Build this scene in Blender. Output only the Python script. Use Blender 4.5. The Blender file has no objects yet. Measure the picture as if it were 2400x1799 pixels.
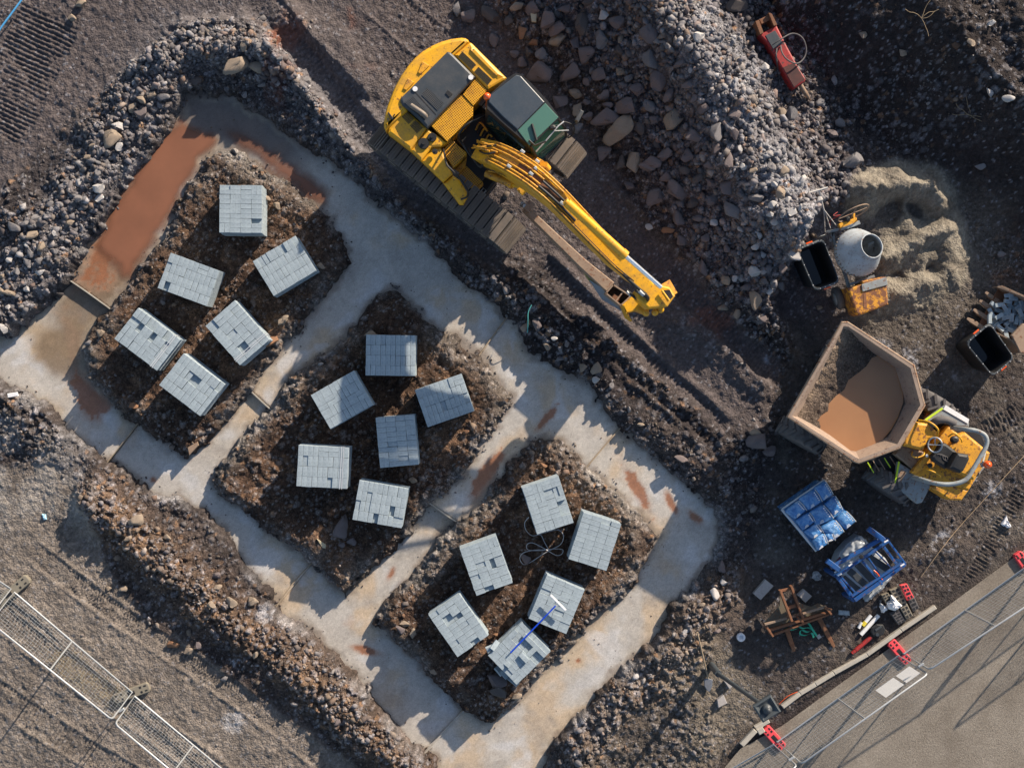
import bpy, bmesh, math, random
import numpy as np
from mathutils import Vector, Matrix
random.seed(7)
SC = bpy.context.scene
# ------------------------------------------------------------------ camera
CAMP = Vector((-0.9, 0.3, 30.0)); TX, TY = 0.03, -0.01
FPX = 3000.0                                   # focal length in photo pixels (2400 wide)
fwd = Vector((TX, TY, -1)).normalized()
right = fwd.cross(Vector((0, 1, 0))).normalized()
upv = right.cross(fwd).normalized()
cd = bpy.data.cameras.new('camera'); cam = bpy.data.objects.new('camera', cd)
SC.collection.objects.link(cam)
cd.sensor_width = 36; cd.lens = 36 * FPX / 2400; cd.clip_start = .5; cd.clip_end = 500
mm = Matrix((right, upv, -fwd)).transposed().to_4x4(); mm.translation = CAMP
cam.matrix_world = mm
SC.camera = cam
# ------------------------------------------------------------------ light
SUN_EL = math.radians(22.5); SUN_DIR2 = Vector((0.62, 0.785)).normalized()
w = bpy.data.worlds.new('World'); SC.world = w; w.use_nodes = True
nt = w.node_tree; bg = nt.nodes['Background']
sky = nt.nodes.new('ShaderNodeTexSky'); sky.sky_type = 'NISHITA'; sky.sun_disc = False
sky.sun_elevation = SUN_EL; sky.sun_rotation = math.atan2(SUN_DIR2.x, SUN_DIR2.y)
nt.links.new(sky.outputs[0], bg.inputs[0]); bg.inputs[1].default_value = 0.10
sl = bpy.data.lights.new('sun', 'SUN'); sl.energy = 5; sl.angle = math.radians(.6); sl.color = (1, .86, .70)
so = bpy.data.objects.new('sun', sl); SC.collection.objects.link(so)
sdir = Vector((SUN_DIR2.x * math.cos(SUN_EL), SUN_DIR2.y * math.cos(SUN_EL), math.sin(SUN_EL)))
so.rotation_euler = sdir.to_track_quat('Z', 'Y').to_euler(); so.location = (20, 20, 20)
vs = SC.view_settings; vs.view_transform = 'Standard'; vs.look = 'None'; vs.exposure = 0.70; vs.gamma = 1
# ------------------------------------------------------------------ pixel -> world at a true height
def U(px, py, z=0.0):
    d = fwd * FPX + right * (px - 1200) + upv * (899.5 - py)
    t = (z - CAMP.z) / d.z
    return Vector((CAMP.x + d.x * t, CAMP.y + d.y * t, z))
def Unp(px, py):
    dx = fwd.x * FPX + right.x * (px - 1200) + upv.x * (899.5 - py)
    dy = fwd.y * FPX + right.y * (px - 1200) + upv.y * (899.5 - py)
    dz = fwd.z * FPX + right.z * (px - 1200) + upv.z * (899.5 - py)
    t = -CAMP.z / dz
    return CAMP.x + dx * t, CAMP.y + dy * t
def inv(x, y):                                 # world (z=0, arrays) -> display px (2212 wide)
    vx, vy, vz = x - CAMP.x, y - CAMP.y, -CAMP.z
    f = vx * fwd.x + vy * fwd.y + vz * fwd.z
    r = vx * right.x + vy * right.y + vz * right.z
    u = vx * upv.x + vy * upv.y + vz * upv.z
    return (1200 + FPX * r / f) * .92167, (899.5 - FPX * u / f) * .92167
def REG(x0, y0, s):
    return lambda x, y, z=0.0: U(x0 + x / s, y0 + y / s, z)
D = REG(0, 0, .92167); R1 = REG(860, 60, 3.685); R2 = REG(1100, 330, 3.7685); R3 = REG(1820, 720, 3.4534)
R4 = REG(1820, 400, 3.605); R5 = REG(1740, 1080, 3.948); R6 = REG(1600, 1300, 2.765)
L1 = REG(0, 0, 2.764); L2 = REG(0, 600, 2.764); L3 = REG(0, 1200, 2.765); C4 = REG(600, 700, 2.763)
C5 = REG(900, 1000, 2.591); TR = REG(1400, 0, 2.212); H1 = REG(1100, 0, 3.685); H2 = REG(1500, 350, 4.043)
H3 = REG(1200, 640, 3.16); N9 = REG(2100, 600, 1.4646)
def D2(pts): return [tuple(D(x, y)[:2]) for x, y in pts]
# ------------------------------------------------------------------ numpy noise / fields
def _h(ix, iy, seed):
    n = (ix.astype(np.int64) * 374761393 + iy.astype(np.int64) * 668265263 + seed * 1274126177) & 0x7fffffff
    n = ((n ^ (n >> 13)) * 1274126177) & 0x7fffffff
    n = ((n ^ (n >> 16)) * 2246822519) & 0x7fffffff
    return ((n ^ (n >> 15)) & 0xffffff) / float(0xffffff)
def vn(x, y, s, seed=0):
    x = x / s; y = y / s; ix = np.floor(x); iy = np.floor(y); fx = x - ix; fy = y - iy
    fx = fx * fx * (3 - 2 * fx); fy = fy * fy * (3 - 2 * fy)
    a = _h(ix, iy, seed); b = _h(ix + 1, iy, seed); c = _h(ix, iy + 1, seed); d = _h(ix + 1, iy + 1, seed)
    return (a + (b - a) * fx + (c - a) * fy + (a - b - c + d) * fx * fy) * 2 - 1
def fbm(x, y, s, seed=0, o=4, g=.5):
    r = 0; a = 1; t = 0
    for k in range(o):
        c, sn = math.cos(k * .7), math.sin(k * .7)
        r = r + a * vn(x * c - y * sn, x * sn + y * c, s / 2 ** k, seed + k * 17); t += a; a *= g
    return r / t
def cells(x, y, s, seed=0):
    x = x / s; y = y / s; ix = np.floor(x); iy = np.floor(y)
    best = np.full(x.shape, 9.); idr = np.zeros(x.shape)
    for i in (-1, 0, 1):
        for j in (-1, 0, 1):
            cx, cy = ix + i, iy + j
            px = cx + _h(cx, cy, seed); py = cy + _h(cx, cy, seed + 5)
            d = (px - x) ** 2 + (py - y) ** 2
            m = d < best; best = np.where(m, d, best); idr = np.where(m, _h(cx, cy, seed + 9), idr)
    return np.sqrt(best), idr
def ss(a, b, x):
    t = np.clip((x - a) / (b - a), 0, 1); return t * t * (3 - 2 * t)
def segd(x, y, pts, closed=False):
    n = len(pts); best = np.full(x.shape, 1e9)
    for i in range(n if closed else n - 1):
        (ax, ay), (bx, by) = pts[i], pts[(i + 1) % n]
        vx, vy = bx - ax, by - ay; l = vx * vx + vy * vy + 1e-9
        t = np.clip(((x - ax) * vx + (y - ay) * vy) / l, 0, 1)
        best = np.minimum(best, (x - ax - t * vx) ** 2 + (y - ay - t * vy) ** 2)
    return np.sqrt(best)
def inside(x, y, pts):
    r = np.zeros(x.shape, bool); n = len(pts)
    for i in range(n):
        (ax, ay), (bx, by) = pts[i], pts[(i + 1) % n]
        if ay == by: continue
        c = ((ay > y) != (by > y)) & (x < (bx - ax) * (y - ay) / (by - ay) + ax); r ^= c
    return r
def sd(x, y, pts):                              # negative inside (metres)
    d = segd(x, y, pts, True); return np.where(inside(x, y, pts), -d, d)
# ------------------------------------------------------------------ layout traced from the photograph (display px)
TRENCH = D2([(400,195),(470,203),(520,225),(600,265),(650,310),(700,345),(750,375),(800,430),(850,480),(900,515),(960,560),(1010,620),(1060,655),(1100,700),(1140,760),(1200,790),(1260,830),(1300,870),(1335,925),(1400,975),(1450,1020),(1500,1060),(1545,1100),(1558,1150),(1545,1200),(1500,1250),(1450,1310),(1400,1390),(1350,1440),(1300,1480),(1250,1540),(1200,1600),(1175,1658),(1170,1760),(960,1760),(940,1640),(880,1610),(840,1560),(790,1490),(740,1440),(680,1370),(610,1330),(590,1290),(540,1240),(490,1160),(440,1110),(380,1070),(330,1060),(270,1020),(200,980),(140,930),(90,870),(30,850),(0,830),(-40,800),(-30,740),(40,700),(90,660),(150,610),(190,530),(260,430),(310,350),(370,280)])
ISL = [D2([(470,310),(520,330),(560,370),(620,390),(680,430),(720,475),(750,535),(750,575),(720,620),(660,690),(620,750),(570,800),(530,860),(480,910),(440,960),(405,990),(370,965),(320,930),(250,890),(200,830),(170,760),(190,710),(230,670),(270,620),(300,560),(350,500),(380,440),(420,380),(440,330)]),
 D2([(840,625),(890,650),(940,700),(1000,740),(1040,765),(1090,830),(1115,860),(1100,890),(1050,950),(1000,1020),(960,1070),(920,1100),(870,1160),(810,1220),(745,1290),(710,1265),(660,1210),(600,1170),(540,1120),(470,1070),(455,1035),(480,990),(530,930),(590,880),(640,800),(680,780),(740,720),(790,660)]),
 D2([(1180,940),(1220,960),(1270,1005),(1320,1050),(1380,1110),(1425,1160),(1400,1220),(1350,1290),(1300,1330),(1240,1390),(1180,1450),(1120,1520),(1060,1560),(1000,1530),(950,1490),(900,1440),(850,1390),(805,1350),(820,1310),(870,1270),(910,1220),(950,1160),(1000,1110),(1060,1050),(1110,990),(1150,945)])]
HAUL = D2([(760,-80),(960,-80),(1100,60),(1270,290),(1400,480),(1560,660),(1690,780),(1650,920),(1560,930),(1350,760),(1130,560),(1060,600),(850,430),(760,320),(620,150),(560,40),(400,60),(250,180),(120,300),(0,430),(-200,500),(-200,-80)])
YARD = D2([(1700,760),(1650,650),(1720,470),(1860,400),(2060,420),(2130,600),(2300,640),(2300,1250),(2030,1330),(1600,1600),(1500,1500),(1620,1200),(1660,980)])
TAN = D2([(-120,1010),(120,1000),(200,1100),(230,1230),(330,1350),(450,1420),(560,1500),(660,1570),(760,1650),(900,1800),(-200,1800)])
ROAD = D2([(1500,1720),(1598,1608),(1690,1555),(2028,1310),(2130,1235),(2260,1140),(2700,900),(2700,2100),(1500,2100)])
RIDGES = [  # polyline, half width m, height, kind
 ([(330,150),(420,95),(540,100),(640,160),(740,250),(830,350)], .65, .52),
 ([(880,430),(960,500),(1060,590)], .40, .22), ([(1060,590),(1150,680),(1230,750)], .42, .26), ([(1420,930),(1520,1000),(1600,1080)], .42, .14), ([(1230,750),(1330,850),(1420,930)], .35, .12),
 ([(380,110),(320,200),(250,310),(185,420),(110,540),(20,660)], .70, .42), ([(-60,420),(60,480),(120,560)], 1.0, .25),
 ([(220,1090),(280,1150),(380,1230),(490,1330),(600,1400),(690,1480),(790,1560),(880,1650),(900,1750)], .60, .34),
 ([(1560,1280),(1480,1370),(1400,1450),(1330,1520),(1260,1600),(1235,1720)], .50, .40),
 ([(1200,-160),(1330,-60),(1440,60),(1520,190),(1575,320),(1640,440),(1700,500)], 1.9, 1.55),
 ([(1500,380),(1580,470),(1640,560),(1660,640)], .9, .75),
 ([(1250,690),(1330,760),(1450,860),(1560,950)], .30, .16), ([(1470,690),(1560,760),(1640,840)], .25, .14),
 ([(1640,940),(1580,990),(1560,1040)], .4, .25), ([(600,20),(720,90),(800,180)], .35, .14),
 ([(0,880),(90,920)], .6, .2), ([(2000,1150),(2100,1060),(2212,1010)], .3, .08), ([(1830,1290),(1950,1200),(2060,1180)], .3, .12)]
def ssd(x, y, pts): return sd(x, y, pts)
RIP = [  # p0, p1, half width m, wavelength, amp  (machine track prints)
 ((-20,300),(110,20),.75,.105,.016), ((420,150),(230,330),.6,.12,.014), ((600,60),(820,330),.4,.11,.010), ((540,-20),(780,250),.4,.11,.010),
 ((800,-20),(960,110),.45,.11,.010), ((1150,565),(1560,950),.40,.11,.0145), ((1270,410),(1700,820),.42,.10,.0125), ((1330,640),(1450,760),.2,.11,.010),
 ((60,1180),(700,1640),.24,.075,.010), ((0,1330),(500,1700),.28,.085,.012), ((180,1230),(760,1700),.2,.07,.008), ((-40,1470),(400,1760),.3,.09,.012), ((30,1040),(360,1330),.2,.07,.007), ((2050,1330),(2212,1040),.2,.09,.012), ((1980,1010),(2212,880),.25,.1,.01)]
SANDS = [([(1865,425),(1930,400),(1995,410),(2015,440)],.42,.60), ([(1900,560),(1960,530),(2030,495)],.36,.50), ([(1880,640),(1960,630),(2040,590)],.45,.38), ([(2020,440),(2050,560)],.5,.30), ([(1950,470),(1990,560)],.6,.30)]
def masks(x, y):
    wx = x + .13 * fbm(x, y, .6, 3, 3) + .06 * vn(x, y, .13, 8); wy = y + .13 * fbm(x, y, .6, 33, 3) + .06 * vn(x, y, .13, 38)
    m = {}
    t = sd(wx, wy, TRENCH)
    for k, p in enumerate(ISL):
        s = sd(wx, wy, p); m['i%d' % k] = s; t = np.maximum(t, -s)
    m['tr'] = t                                  # <0 inside the concrete strips
    for n, p in (('haul', HAUL), ('yard', YARD), ('tan', TAN)): m[n] = sd(wx, wy, p)
    m['road'] = sd(x, y, ROAD)
    dx, dy = inv(x, y); m['dx'], m['dy'] = dx, dy
    bank = segd(x, y, D2([(1700,90),(2140,520),(2300,640)])) * np.where(sd(x, y, D2([(1700,90),(2140,520),(2300,640),(2900,640),(2900,-500),(1500,-500),(1620,-80)])) < 0, 1, -1)
    m['bank'] = bank
    rd = []
    for pl, wd, hh in RIDGES: rd.append(segd(wx, wy, D2(pl)))
    m['rd'] = rd
    m['sand'] = np.zeros(x.shape)
    sx, sy = x + .06 * fbm(x, y, .3, 51), y + .06 * fbm(x, y, .3, 52)
    for (c, r, hh) in SANDS:
        q = segd(sx, sy, D2(c)) / r
        m['sand'] = np.maximum(m['sand'], hh * np.exp(-q ** 1.7 * 1.1) * (1 + .22 * fbm(x, y, .35, 53, 4)))
    for (cx, cy, r, dp) in ((1925,462,.30,.30),(1975,455,.22,.25),(2005,585,.2,.2),(1935,600,.18,.15)):   # shovel scoops
        px, py = D2([(cx, cy)])[0]; m['sand'] = m['sand'] - dp * np.exp(-(((sx - px) ** 2 + (sy - py) ** 2) / r ** 2) ** 1.5)
    m['sand'] = np.maximum(m['sand'], 0)
    return m
PROUD = [0]
def terrain(x, y):
    """height, colour (n,3), stone density, stone size, wetness"""
    m = masks(x, y); dx, dy = m['dx'], m['dy']
    flat = ss(.15, -.25, m['haul'])
    flat = np.maximum(flat, ss(.2, -.3, m['yard']))
    tan = ss(.1, -.15, m['tan']); road = ss(.12, .0, m['road'])
    z = .03 * fbm(x, y, 3.0, 11) ; rough = 1 - .75 * np.maximum(flat, tan)
    z = z + rough * .11 * fbm(x, y, .9, 12) + .055 * fbm(x, y, .28, 14) * (.3 + .7 * rough)
    z = z + .022 * fbm(x, y, .10, 15, 3) + .007 * np.maximum(flat, tan) * vn(x * .8 + y * .6, (y * .8 - x * .6) * .35, .07, 16)
    f0, i0 = cells(x, y, .058, 88); z = z + .017 * np.sqrt(np.clip(1 - (f0 / .6) ** 2, 0, 1)) * (i0 > .5) * (.5 + .5 * ss(-.3, .3, fbm(x, y, .8, 89)))
    gravel = np.zeros(x.shape) + .25
    ridge = np.zeros(x.shape); heap = np.zeros(x.shape)
    for (pl, wd, hh), d in zip(RIDGES, m['rd']):
        b = hh * (np.exp(-(d / wd) ** 2) if hh < 1.5 else (.68 * ss(1.5, .1, d) + .32 * ss(3.1, 1.2, d)))
        if hh > .3 and hh < 1.5: b = b * (1 + (.45 if hh > .33 else .2) * fbm(x, y, .45, 21) + .2 * fbm(x, y, 1.4, 25))
        if hh > 1.5: b = b * (1 + .16 * fbm(x, y, .8, 21, 5)) + .13 * fbm(x, y, .38, 27, 5) * ss(0, .4, b); heap = np.maximum(heap, b)
        k = 1 - ss(.1, -.3, m['haul']) * (1 if hh > .2 or hh == .16 else 0) * (0 if hh in (.16, .14, .12) else 1)
        ridge = np.maximum(ridge, b * k * (1 - ss(.10, -.35, m['yard']) * (hh > .13)))
    bk = m['bank']; bank = np.where(bk > 0, .62 * np.minimum(bk, 2.3) + .05 * np.maximum(bk - 2.3, 0), 0) * (1 + .22 * fbm(x, y, 1.1, 28)) + .10 * fbm(x, y, .5, 29) * ss(0, .8, bk)
    bank = np.minimum(bank, 2.0 + .1 * fbm(x, y, .7, 30))
    z = z + np.maximum(ridge, bank) + m['sand']
    # islands: rough, slightly raised, rim slumps into the trench
    for k in range(3):
        isl = ss(.05, -.4, m['i%d' % k]); z = z + isl * (.05 + .10 * fbm(x, y, .55, 40 + k, 4)) + ss(-.1, -.35, m['i%d' % k]) * ss(-.8, -.35, m['i%d' % k]) * .07
    z = z - .05 * ss(.3, 0, m['tr']) 
    # track prints
    for (p0, p1, hw, wl, am) in RIP:
        (ax, ay), (bx, by) = D2([p0])[0], D2([p1])[0]; L = math.hypot(bx - ax, by - ay); ux, uy = (bx - ax) / L, (by - ay) / L
        s = (x - ax) * ux + (y - ay) * uy + .03 * fbm(x, y, .5, 61); v = -(x - ax) * uy + (y - ay) * ux + .04 * fbm(x, y, 1., 62) + .05 * np.sin(s * .8)
        msk = ss(.1, .5, m['tr']) * ss(hw, hw - .05, np.abs(v)) * ss(0, .3, s) * ss(L, L - .3, s) * (.45 + .55 * ss(-.3, .25, fbm(x, y, .7, 63)))
        sk = v * .35 if wl < .09 else 0
        ho = hw in (.40, .42); z = z - ho * .05 * ss(hw + .05, hw - .1, np.abs(v)) * ss(0, .4, s) * ss(L, L - .4, s) + ho * .055 * np.exp(-((np.abs(v) - hw - .09) / .09) ** 2) * ss(0, .4, s) * ss(L, L - .4, s) * (1 + .5 * fbm(x, y, .3, 66))
        z = z + msk * (am * 1.7 * np.sin(2 * math.pi * (s + np.abs(sk)) / wl) - .015) + .022 * np.exp(-((np.abs(v) - hw - .03) / .04) ** 2) * (am > .009) * ss(0, .3, s) * ss(L, L - .3, s)
    # trench bank
    t = m['tr']; tb = ss(-.13, .09, t + .06 * fbm(x, y, .22, 71) + .045 * fbm(x, y, .07, 72, 2))
    z = -.52 + (z + .52) * tb
    # pebble relief
    peb = np.clip(.25 + 1.1 * ss(.02, .35, ridge) + .5 * ss(-.3, .5, fbm(x, y, 1.3, 81)) - .85 * np.maximum(flat * .8, 0) * ss(.35, .05, ridge) - .75 * tan - .15 * ss(0, .5, bk), .05, 1.2)
    peb = np.clip(peb + .45 * np.exp(-((m['tr'] - .08) / .14) ** 2), 0, 1.2)
    peb = peb * (1 - .97 * ss(.02, .15, m['sand'])) * (1 - road)
    f1, i1 = cells(x, y, .085, 91); f2, i2 = cells(x, y, .17, 95)
    b1 = np.sqrt(np.clip(1 - (f1 / .62) ** 2, 0, 1)) * (i1 > .35); b2 = np.sqrt(np.clip(1 - (f2 / .5) ** 2, 0, 1)) * (i2 > .62)
    above = ss(0, .12, t)
    z = z + above * peb * (.035 * b1 + .07 * b2)
    out = np.maximum(np.abs(x) - 13.3, np.abs(y) - 10.1); fo = ss(6, .3, out); z = z * fo
    z = z * (1 - road) - .03 * road
    # ---------------- colour
    def C(*c): return np.array(c)[None, :]
    def mixc(a, b, f): return a + (b - a) * f[:, None]
    n1 = fbm(x, y, 1.6, 101, 5); n2 = fbm(x, y, .35, 103, 4)
    col = mixc(C(.034, .027, .026) + np.zeros((len(x), 3)), C(.085, .066, .055), ss(-.5, .6, n1))
    col = mixc(col, C(.118, .094, .084), ss(.2, -.2, m['haul']) * .8)
    col = mixc(col, C(.075, .059, .048), ss(.2, -.3, m['yard']) * .7)
    yl = ss(.1, -.4, m['yard']) * ss(.0, .5, fbm(x, y, .8, 104) + .0); col = mixc(col, C(.18, .15, .115), yl * .5)
    for k in range(3):
        i = m['i%d' % k]; f = ss(.15, -.25, i); col = mixc(col, C(.075, .045, .030), f * .85)
        col = mixc(col, C(.165, .10, .062), ss(-.1, -.5, i) * ss(.0, .5, n2 + .3 * n1) * .7)
        col = mixc(col, C(.15, .135, .12), ss(-.75, -.1, i) * ss(.1, -.1, i) * ss(-.25, .4, fbm(x, y, .9, 106 + k)) * .75)
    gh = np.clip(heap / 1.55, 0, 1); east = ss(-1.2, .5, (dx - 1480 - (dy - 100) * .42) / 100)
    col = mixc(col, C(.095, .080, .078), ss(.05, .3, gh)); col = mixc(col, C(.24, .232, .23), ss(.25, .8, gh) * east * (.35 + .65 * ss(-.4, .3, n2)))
    rimg = np.exp(-(np.minimum(m['rd'][5], m['rd'][0]) / .8) ** 2); col = mixc(col, C(.15, .135, .13), rimg * .8)
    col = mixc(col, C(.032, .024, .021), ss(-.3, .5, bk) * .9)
    sw = np.exp(-(m['rd'][7] / .62) ** 2); col = mixc(col, C(.17, .105, .062), sw * (.5 + .5 * ss(-.4, .3, n2)))
    sez = sd(x, y, D2([(1520,1330),(1650,1500),(1590,1610),(1400,1760),(1180,1760),(1300,1520),(1430,1400)])); col = mixc(col, C(.165, .135, .10), ss(.3, -.3, sez + .2 * n2) * (.5 + .5 * ss(-.3, .3, n1)))
    col = mixc(col, C(.25, .24, .225), ss(.3, -.1, sez) * np.exp(-(np.maximum(t, 0) / .5) ** 2) * ss(-.3, .3, n2) * .7)
    col = mixc(col, C(.17, .12, .085), np.exp(-(m['rd'][8] / .6) ** 2) * .6)
    col = mixc(col, C(.235, .198, .163), tan * (.75 + .25 * np.clip(n2, -1, 1)))
    col = mixc(col, C(.26, .24, .215), ss(.2, -.2, sd(x, y, D2([(-100,880),(40,900),(150,960),(220,1060),(200,1130),(60,1120),(-100,1200)]))) * .6 * ss(-.5, .2, n2))
    col = mixc(col, C(.26, .075, .035) * .45, ss(.15, .45, fbm(x, y, .9, 111)) * ss(200, 60, np.hypot(dx - 640, dy - 90) + 60 * n2) * .85)
    red = np.exp(-((dx - 620) ** 2 + (dy - 65) ** 2) / 55. ** 2) + np.exp(-((dx - 1530) ** 2 / 70. ** 2 + (dy - 690) ** 2 / 40. ** 2)); col = mixc(col, C(.24, .095, .055), ss(.45, .95, red + .5 * n2) * .45)
    sm = ss(.03, .14, m['sand']); col = mixc(col, C(.235, .208, .165), sm * (.6 + .4 * ss(-.5, .2, n2)))
    col = mixc(col, C(.17, .14, .105), (1 - sm) * ss(230, 90, np.hypot(dx - 2010, dy - 560) + 60 * n1 + 40 * n2) * .6)
    # pale dried silt splashed along the trench edge, cement dust
    edge = np.exp(-(np.maximum(t, 0) / .16) ** 2) * ss(-.25, .45, fbm(x, y, .8, 121)); col = mixc(col, C(.36, .34, .32), edge * .8 * tb)
    for (cx, cy, r) in ((2140,1058,22),(2036,1172,26),(575,1322,22),(505,1558,26),(2062,815,10),(1970,770,22),(1900,760,30),(1040,965,25),(570,520,6),(1655,775,9),(705,1385,8),(510,1430,14)):
        f = ss(r + 6, r - 8, np.hypot(dx - cx, dy - cy) + 9 * n2 + 5 * vn(x, y, .06, 5)); col = mixc(col, C(.44, .43, .43), f * .6 * ss(-.4, .2, n2 + .5 * vn(x, y, .05, 6)))
    # soil darkened along the trench wall
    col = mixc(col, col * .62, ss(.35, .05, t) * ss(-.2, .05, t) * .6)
    # per pebble tint
    col = col * (.80 + .42 * i0)[:, None]; spk = (i0 > .93) * (f0 < .45) * above; col = mixc(col, C(.24, .225, .22), spk * .7 * (1 - sm) * (1 - road))
    tint = (.72 + .75 * i1) * (1 - b2 * .5) + (.55 + 1.0 * i2) * b2 * .5
    col = mixc(col, col * tint[:, None], np.clip(peb * (.35 + .65 * b1), 0, 1) * .9)
    pale = above * peb * ((i1 > .86) * b1 + (i2 > .90) * b2); col = mixc(col, C(.30, .28, .275), np.clip(pale, 0, 1) * .6)
    warm = above * peb * ((i1 > .77) & (i1 < .80)); col = mixc(col, C(.30, .17, .09), warm * .7)
    col = col * (1 + .18 * vn(x, y, .05, 131) + .12 * n2)[:, None]
    col[:, :3] = mixc(col[:, :3], C(.085, .07, .06), 1 - ss(4, 0, out)); dens = np.clip(peb, 0, 1.2) * above
    cool = np.minimum(np.minimum(m['i0'], m['i1']), m['i2']); cool = ss(-.1, .3, cool) * (1 - .6 * tan) * (1 - sm); col = col * (1 - cool[:, None] * np.array([.06, .01, -.09])[None, :])  # bluish cast of sky-lit shade put into the soil colour off the islands
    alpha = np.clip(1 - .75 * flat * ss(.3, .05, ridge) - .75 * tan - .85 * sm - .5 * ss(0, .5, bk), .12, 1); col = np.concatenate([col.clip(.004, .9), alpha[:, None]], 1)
    size = .045 + .035 * ss(.1, .5, ridge) + .02 * n1
    ghm = ss(.1, .5, gh) * (1 - east); size = size + .05 * ghm + .02 * ss(.1, .5, gh)
    size = size + .03 * rimg
    return z, col, dens, size, m
# ------------------------------------------------------------------ materials
def newmat(name):
    m = bpy.data.materials.new(name); m.use_nodes = True; return m, m.node_tree, m.node_tree.nodes['Principled BSDF']
def N(t, ty, **k):
    n = t.nodes.new(ty)
    for a, b in k.items():
        if a in n.inputs: n.inputs[a].default_value = b
        else: setattr(n, a, b)
    return n
def noise(t, scale, detail=4, rough=.6, co='Object'):
    tc = N(t, 'ShaderNodeTexCoord'); n = N(t, 'ShaderNodeTexNoise', Scale=scale, Detail=detail, Roughness=rough); t.links.new(tc.outputs[co], n.inputs['Vector']); return n
def ramp(t, src, stops):
    r = N(t, 'ShaderNodeValToRGB'); t.links.new(src, r.inputs[0]); e = r.color_ramp.elements
    while len(e) < len(stops): e.new(.5)
    for k, (p, c) in enumerate(stops): e[k].position = p; e[k].color = (*c, 1) if len(c) == 3 else c
    return r
def mixn(t, a, b, f, blend='MIX'):
    m = N(t, 'ShaderNodeMix', data_type='RGBA', blend_type=blend)
    for i, v in ((6, a), (7, b), (0, f)):
        if hasattr(v, 'is_linked') or isinstance(v, bpy.types.NodeSocket): t.links.new(v, m.inputs[i])
        elif i == 0: m.inputs[0].default_value = v
        else: m.inputs[i].default_value = (*v, 1)
    return m.outputs[2]
def bump(t, b, src, strength=.4, dist=.02):
    n = N(t, 'ShaderNodeBump', Strength=strength, Distance=dist); t.links.new(src, n.inputs['Height']); t.links.new(n.outputs[0], b.inputs['Normal'])
def paint(name, col, dirt=(.12, .09, .07), amt=.25, rough=.45, metal=0., scale=3., spots=0., spot=(.18, .07, .03), bmp=.15, coat=0.):
    m, t, b = newmat(name)
    n = noise(t, scale, 6, .65); r = ramp(t, n.outputs[0], [(.42, (0, 0, 0)), (.72, (1, 1, 1))])
    f = N(t, 'ShaderNodeMath', operation='MULTIPLY'); t.links.new(r.outputs[0], f.inputs[0]); f.inputs[1].default_value = amt
    c = mixn(t, col, dirt, f.outputs[0])
    n3 = noise(t, scale * 9, 3, .6); r3 = ramp(t, n3.outputs[0], [(.3, (.82, .82, .82)), (.7, (1.1, 1.1, 1.1))]); c = mixn(t, c, r3.outputs[0], .6, 'MULTIPLY')
    if spots:
        n2 = noise(t, scale * 4, 8, .75); r2 = ramp(t, n2.outputs[0], [(.60 - spots * .25, (0, 0, 0)), (.64 - spots * .25, (1, 1, 1))]); c = mixn(t, c, spot, r2.outputs[0])
    t.links.new(c, b.inputs['Base Color'])
    rr = N(t, 'ShaderNodeMapRange', **{'To Min': rough * .8, 'To Max': min(1, rough * 1.4)}); t.links.new(n.outputs[0], rr.inputs[0]); t.links.new(rr.outputs[0], b.inputs['Roughness'])
    b.inputs['Metallic'].default_value = metal
    if coat: b.inputs['Coat Weight'].default_value = coat
    if bmp: bump(t, b, n3.outputs[0], bmp, .004)
    return m
def soilmat(name):  # clast speckle follows the alpha of Col
    m, t, b = newmat(name); a = N(t, 'ShaderNodeAttribute', attribute_name='Col'); tc = N(t, 'ShaderNodeTexCoord')
    n = noise(t, 40, 6, .72); n2 = noise(t, 1.1, 4, .6)
    v = N(t, 'ShaderNodeTexVoronoi', Scale=21.); t.links.new(tc.outputs['Object'], v.inputs['Vector']); v2 = N(t, 'ShaderNodeTexVoronoi', Scale=44.); t.links.new(tc.outputs['Object'], v2.inputs['Vector'])
    sp = N(t, 'ShaderNodeSeparateColor'); t.links.new(v.outputs['Color'], sp.inputs[0]); sp2 = N(t, 'ShaderNodeSeparateColor'); t.links.new(v2.outputs['Color'], sp2.inputs[0])
    r = ramp(t, n.outputs[0], [(.28, (.5, .5, .5)), (.72, (1.5, 1.5, 1.5))]); c = mixn(t, a.outputs[0], r.outputs[0], 1., 'MULTIPLY')
    r1 = ramp(t, sp.outputs[0], [(0, (.62, .60, .58)), (.7, (1.05, 1.05, 1.05)), (.93, (1.2, 1.2, 1.22)), (1, (1.7, 1.68, 1.66))]); fa = N(t, 'ShaderNodeMath', operation='MULTIPLY'); t.links.new(a.outputs['Alpha'], fa.inputs[0]); fa.inputs[1].default_value = .85; c = mixn(t, c, r1.outputs[0], fa.outputs[0], 'MULTIPLY')
    r2 = ramp(t, sp2.outputs[1], [(0, (.6, .6, .6)), (.8, (1.1, 1.08, 1.06)), (1, (1.5, 1.48, 1.46))]); c = mixn(t, c, r2.outputs[0], fa.outputs[0], 'MULTIPLY')
    t.links.new(c, b.inputs['Base Color']); b.inputs['Roughness'].default_value = .92; b.inputs['Specular IOR Level'].default_value = .25
    iv = N(t, 'ShaderNodeMath', operation='MULTIPLY_ADD'); t.links.new(v.outputs['Distance'], iv.inputs[0]); iv.inputs[1].default_value = -1.3; t.links.new(n.outputs[0], iv.inputs[2])
    iv2 = N(t, 'ShaderNodeMath', operation='MULTIPLY_ADD'); t.links.new(v2.outputs['Distance'], iv2.inputs[0]); iv2.inputs[1].default_value = -.7; t.links.new(iv.outputs[0], iv2.inputs[2])
    bump(t, b, iv2.outputs[0], .75, .02); return m
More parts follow.
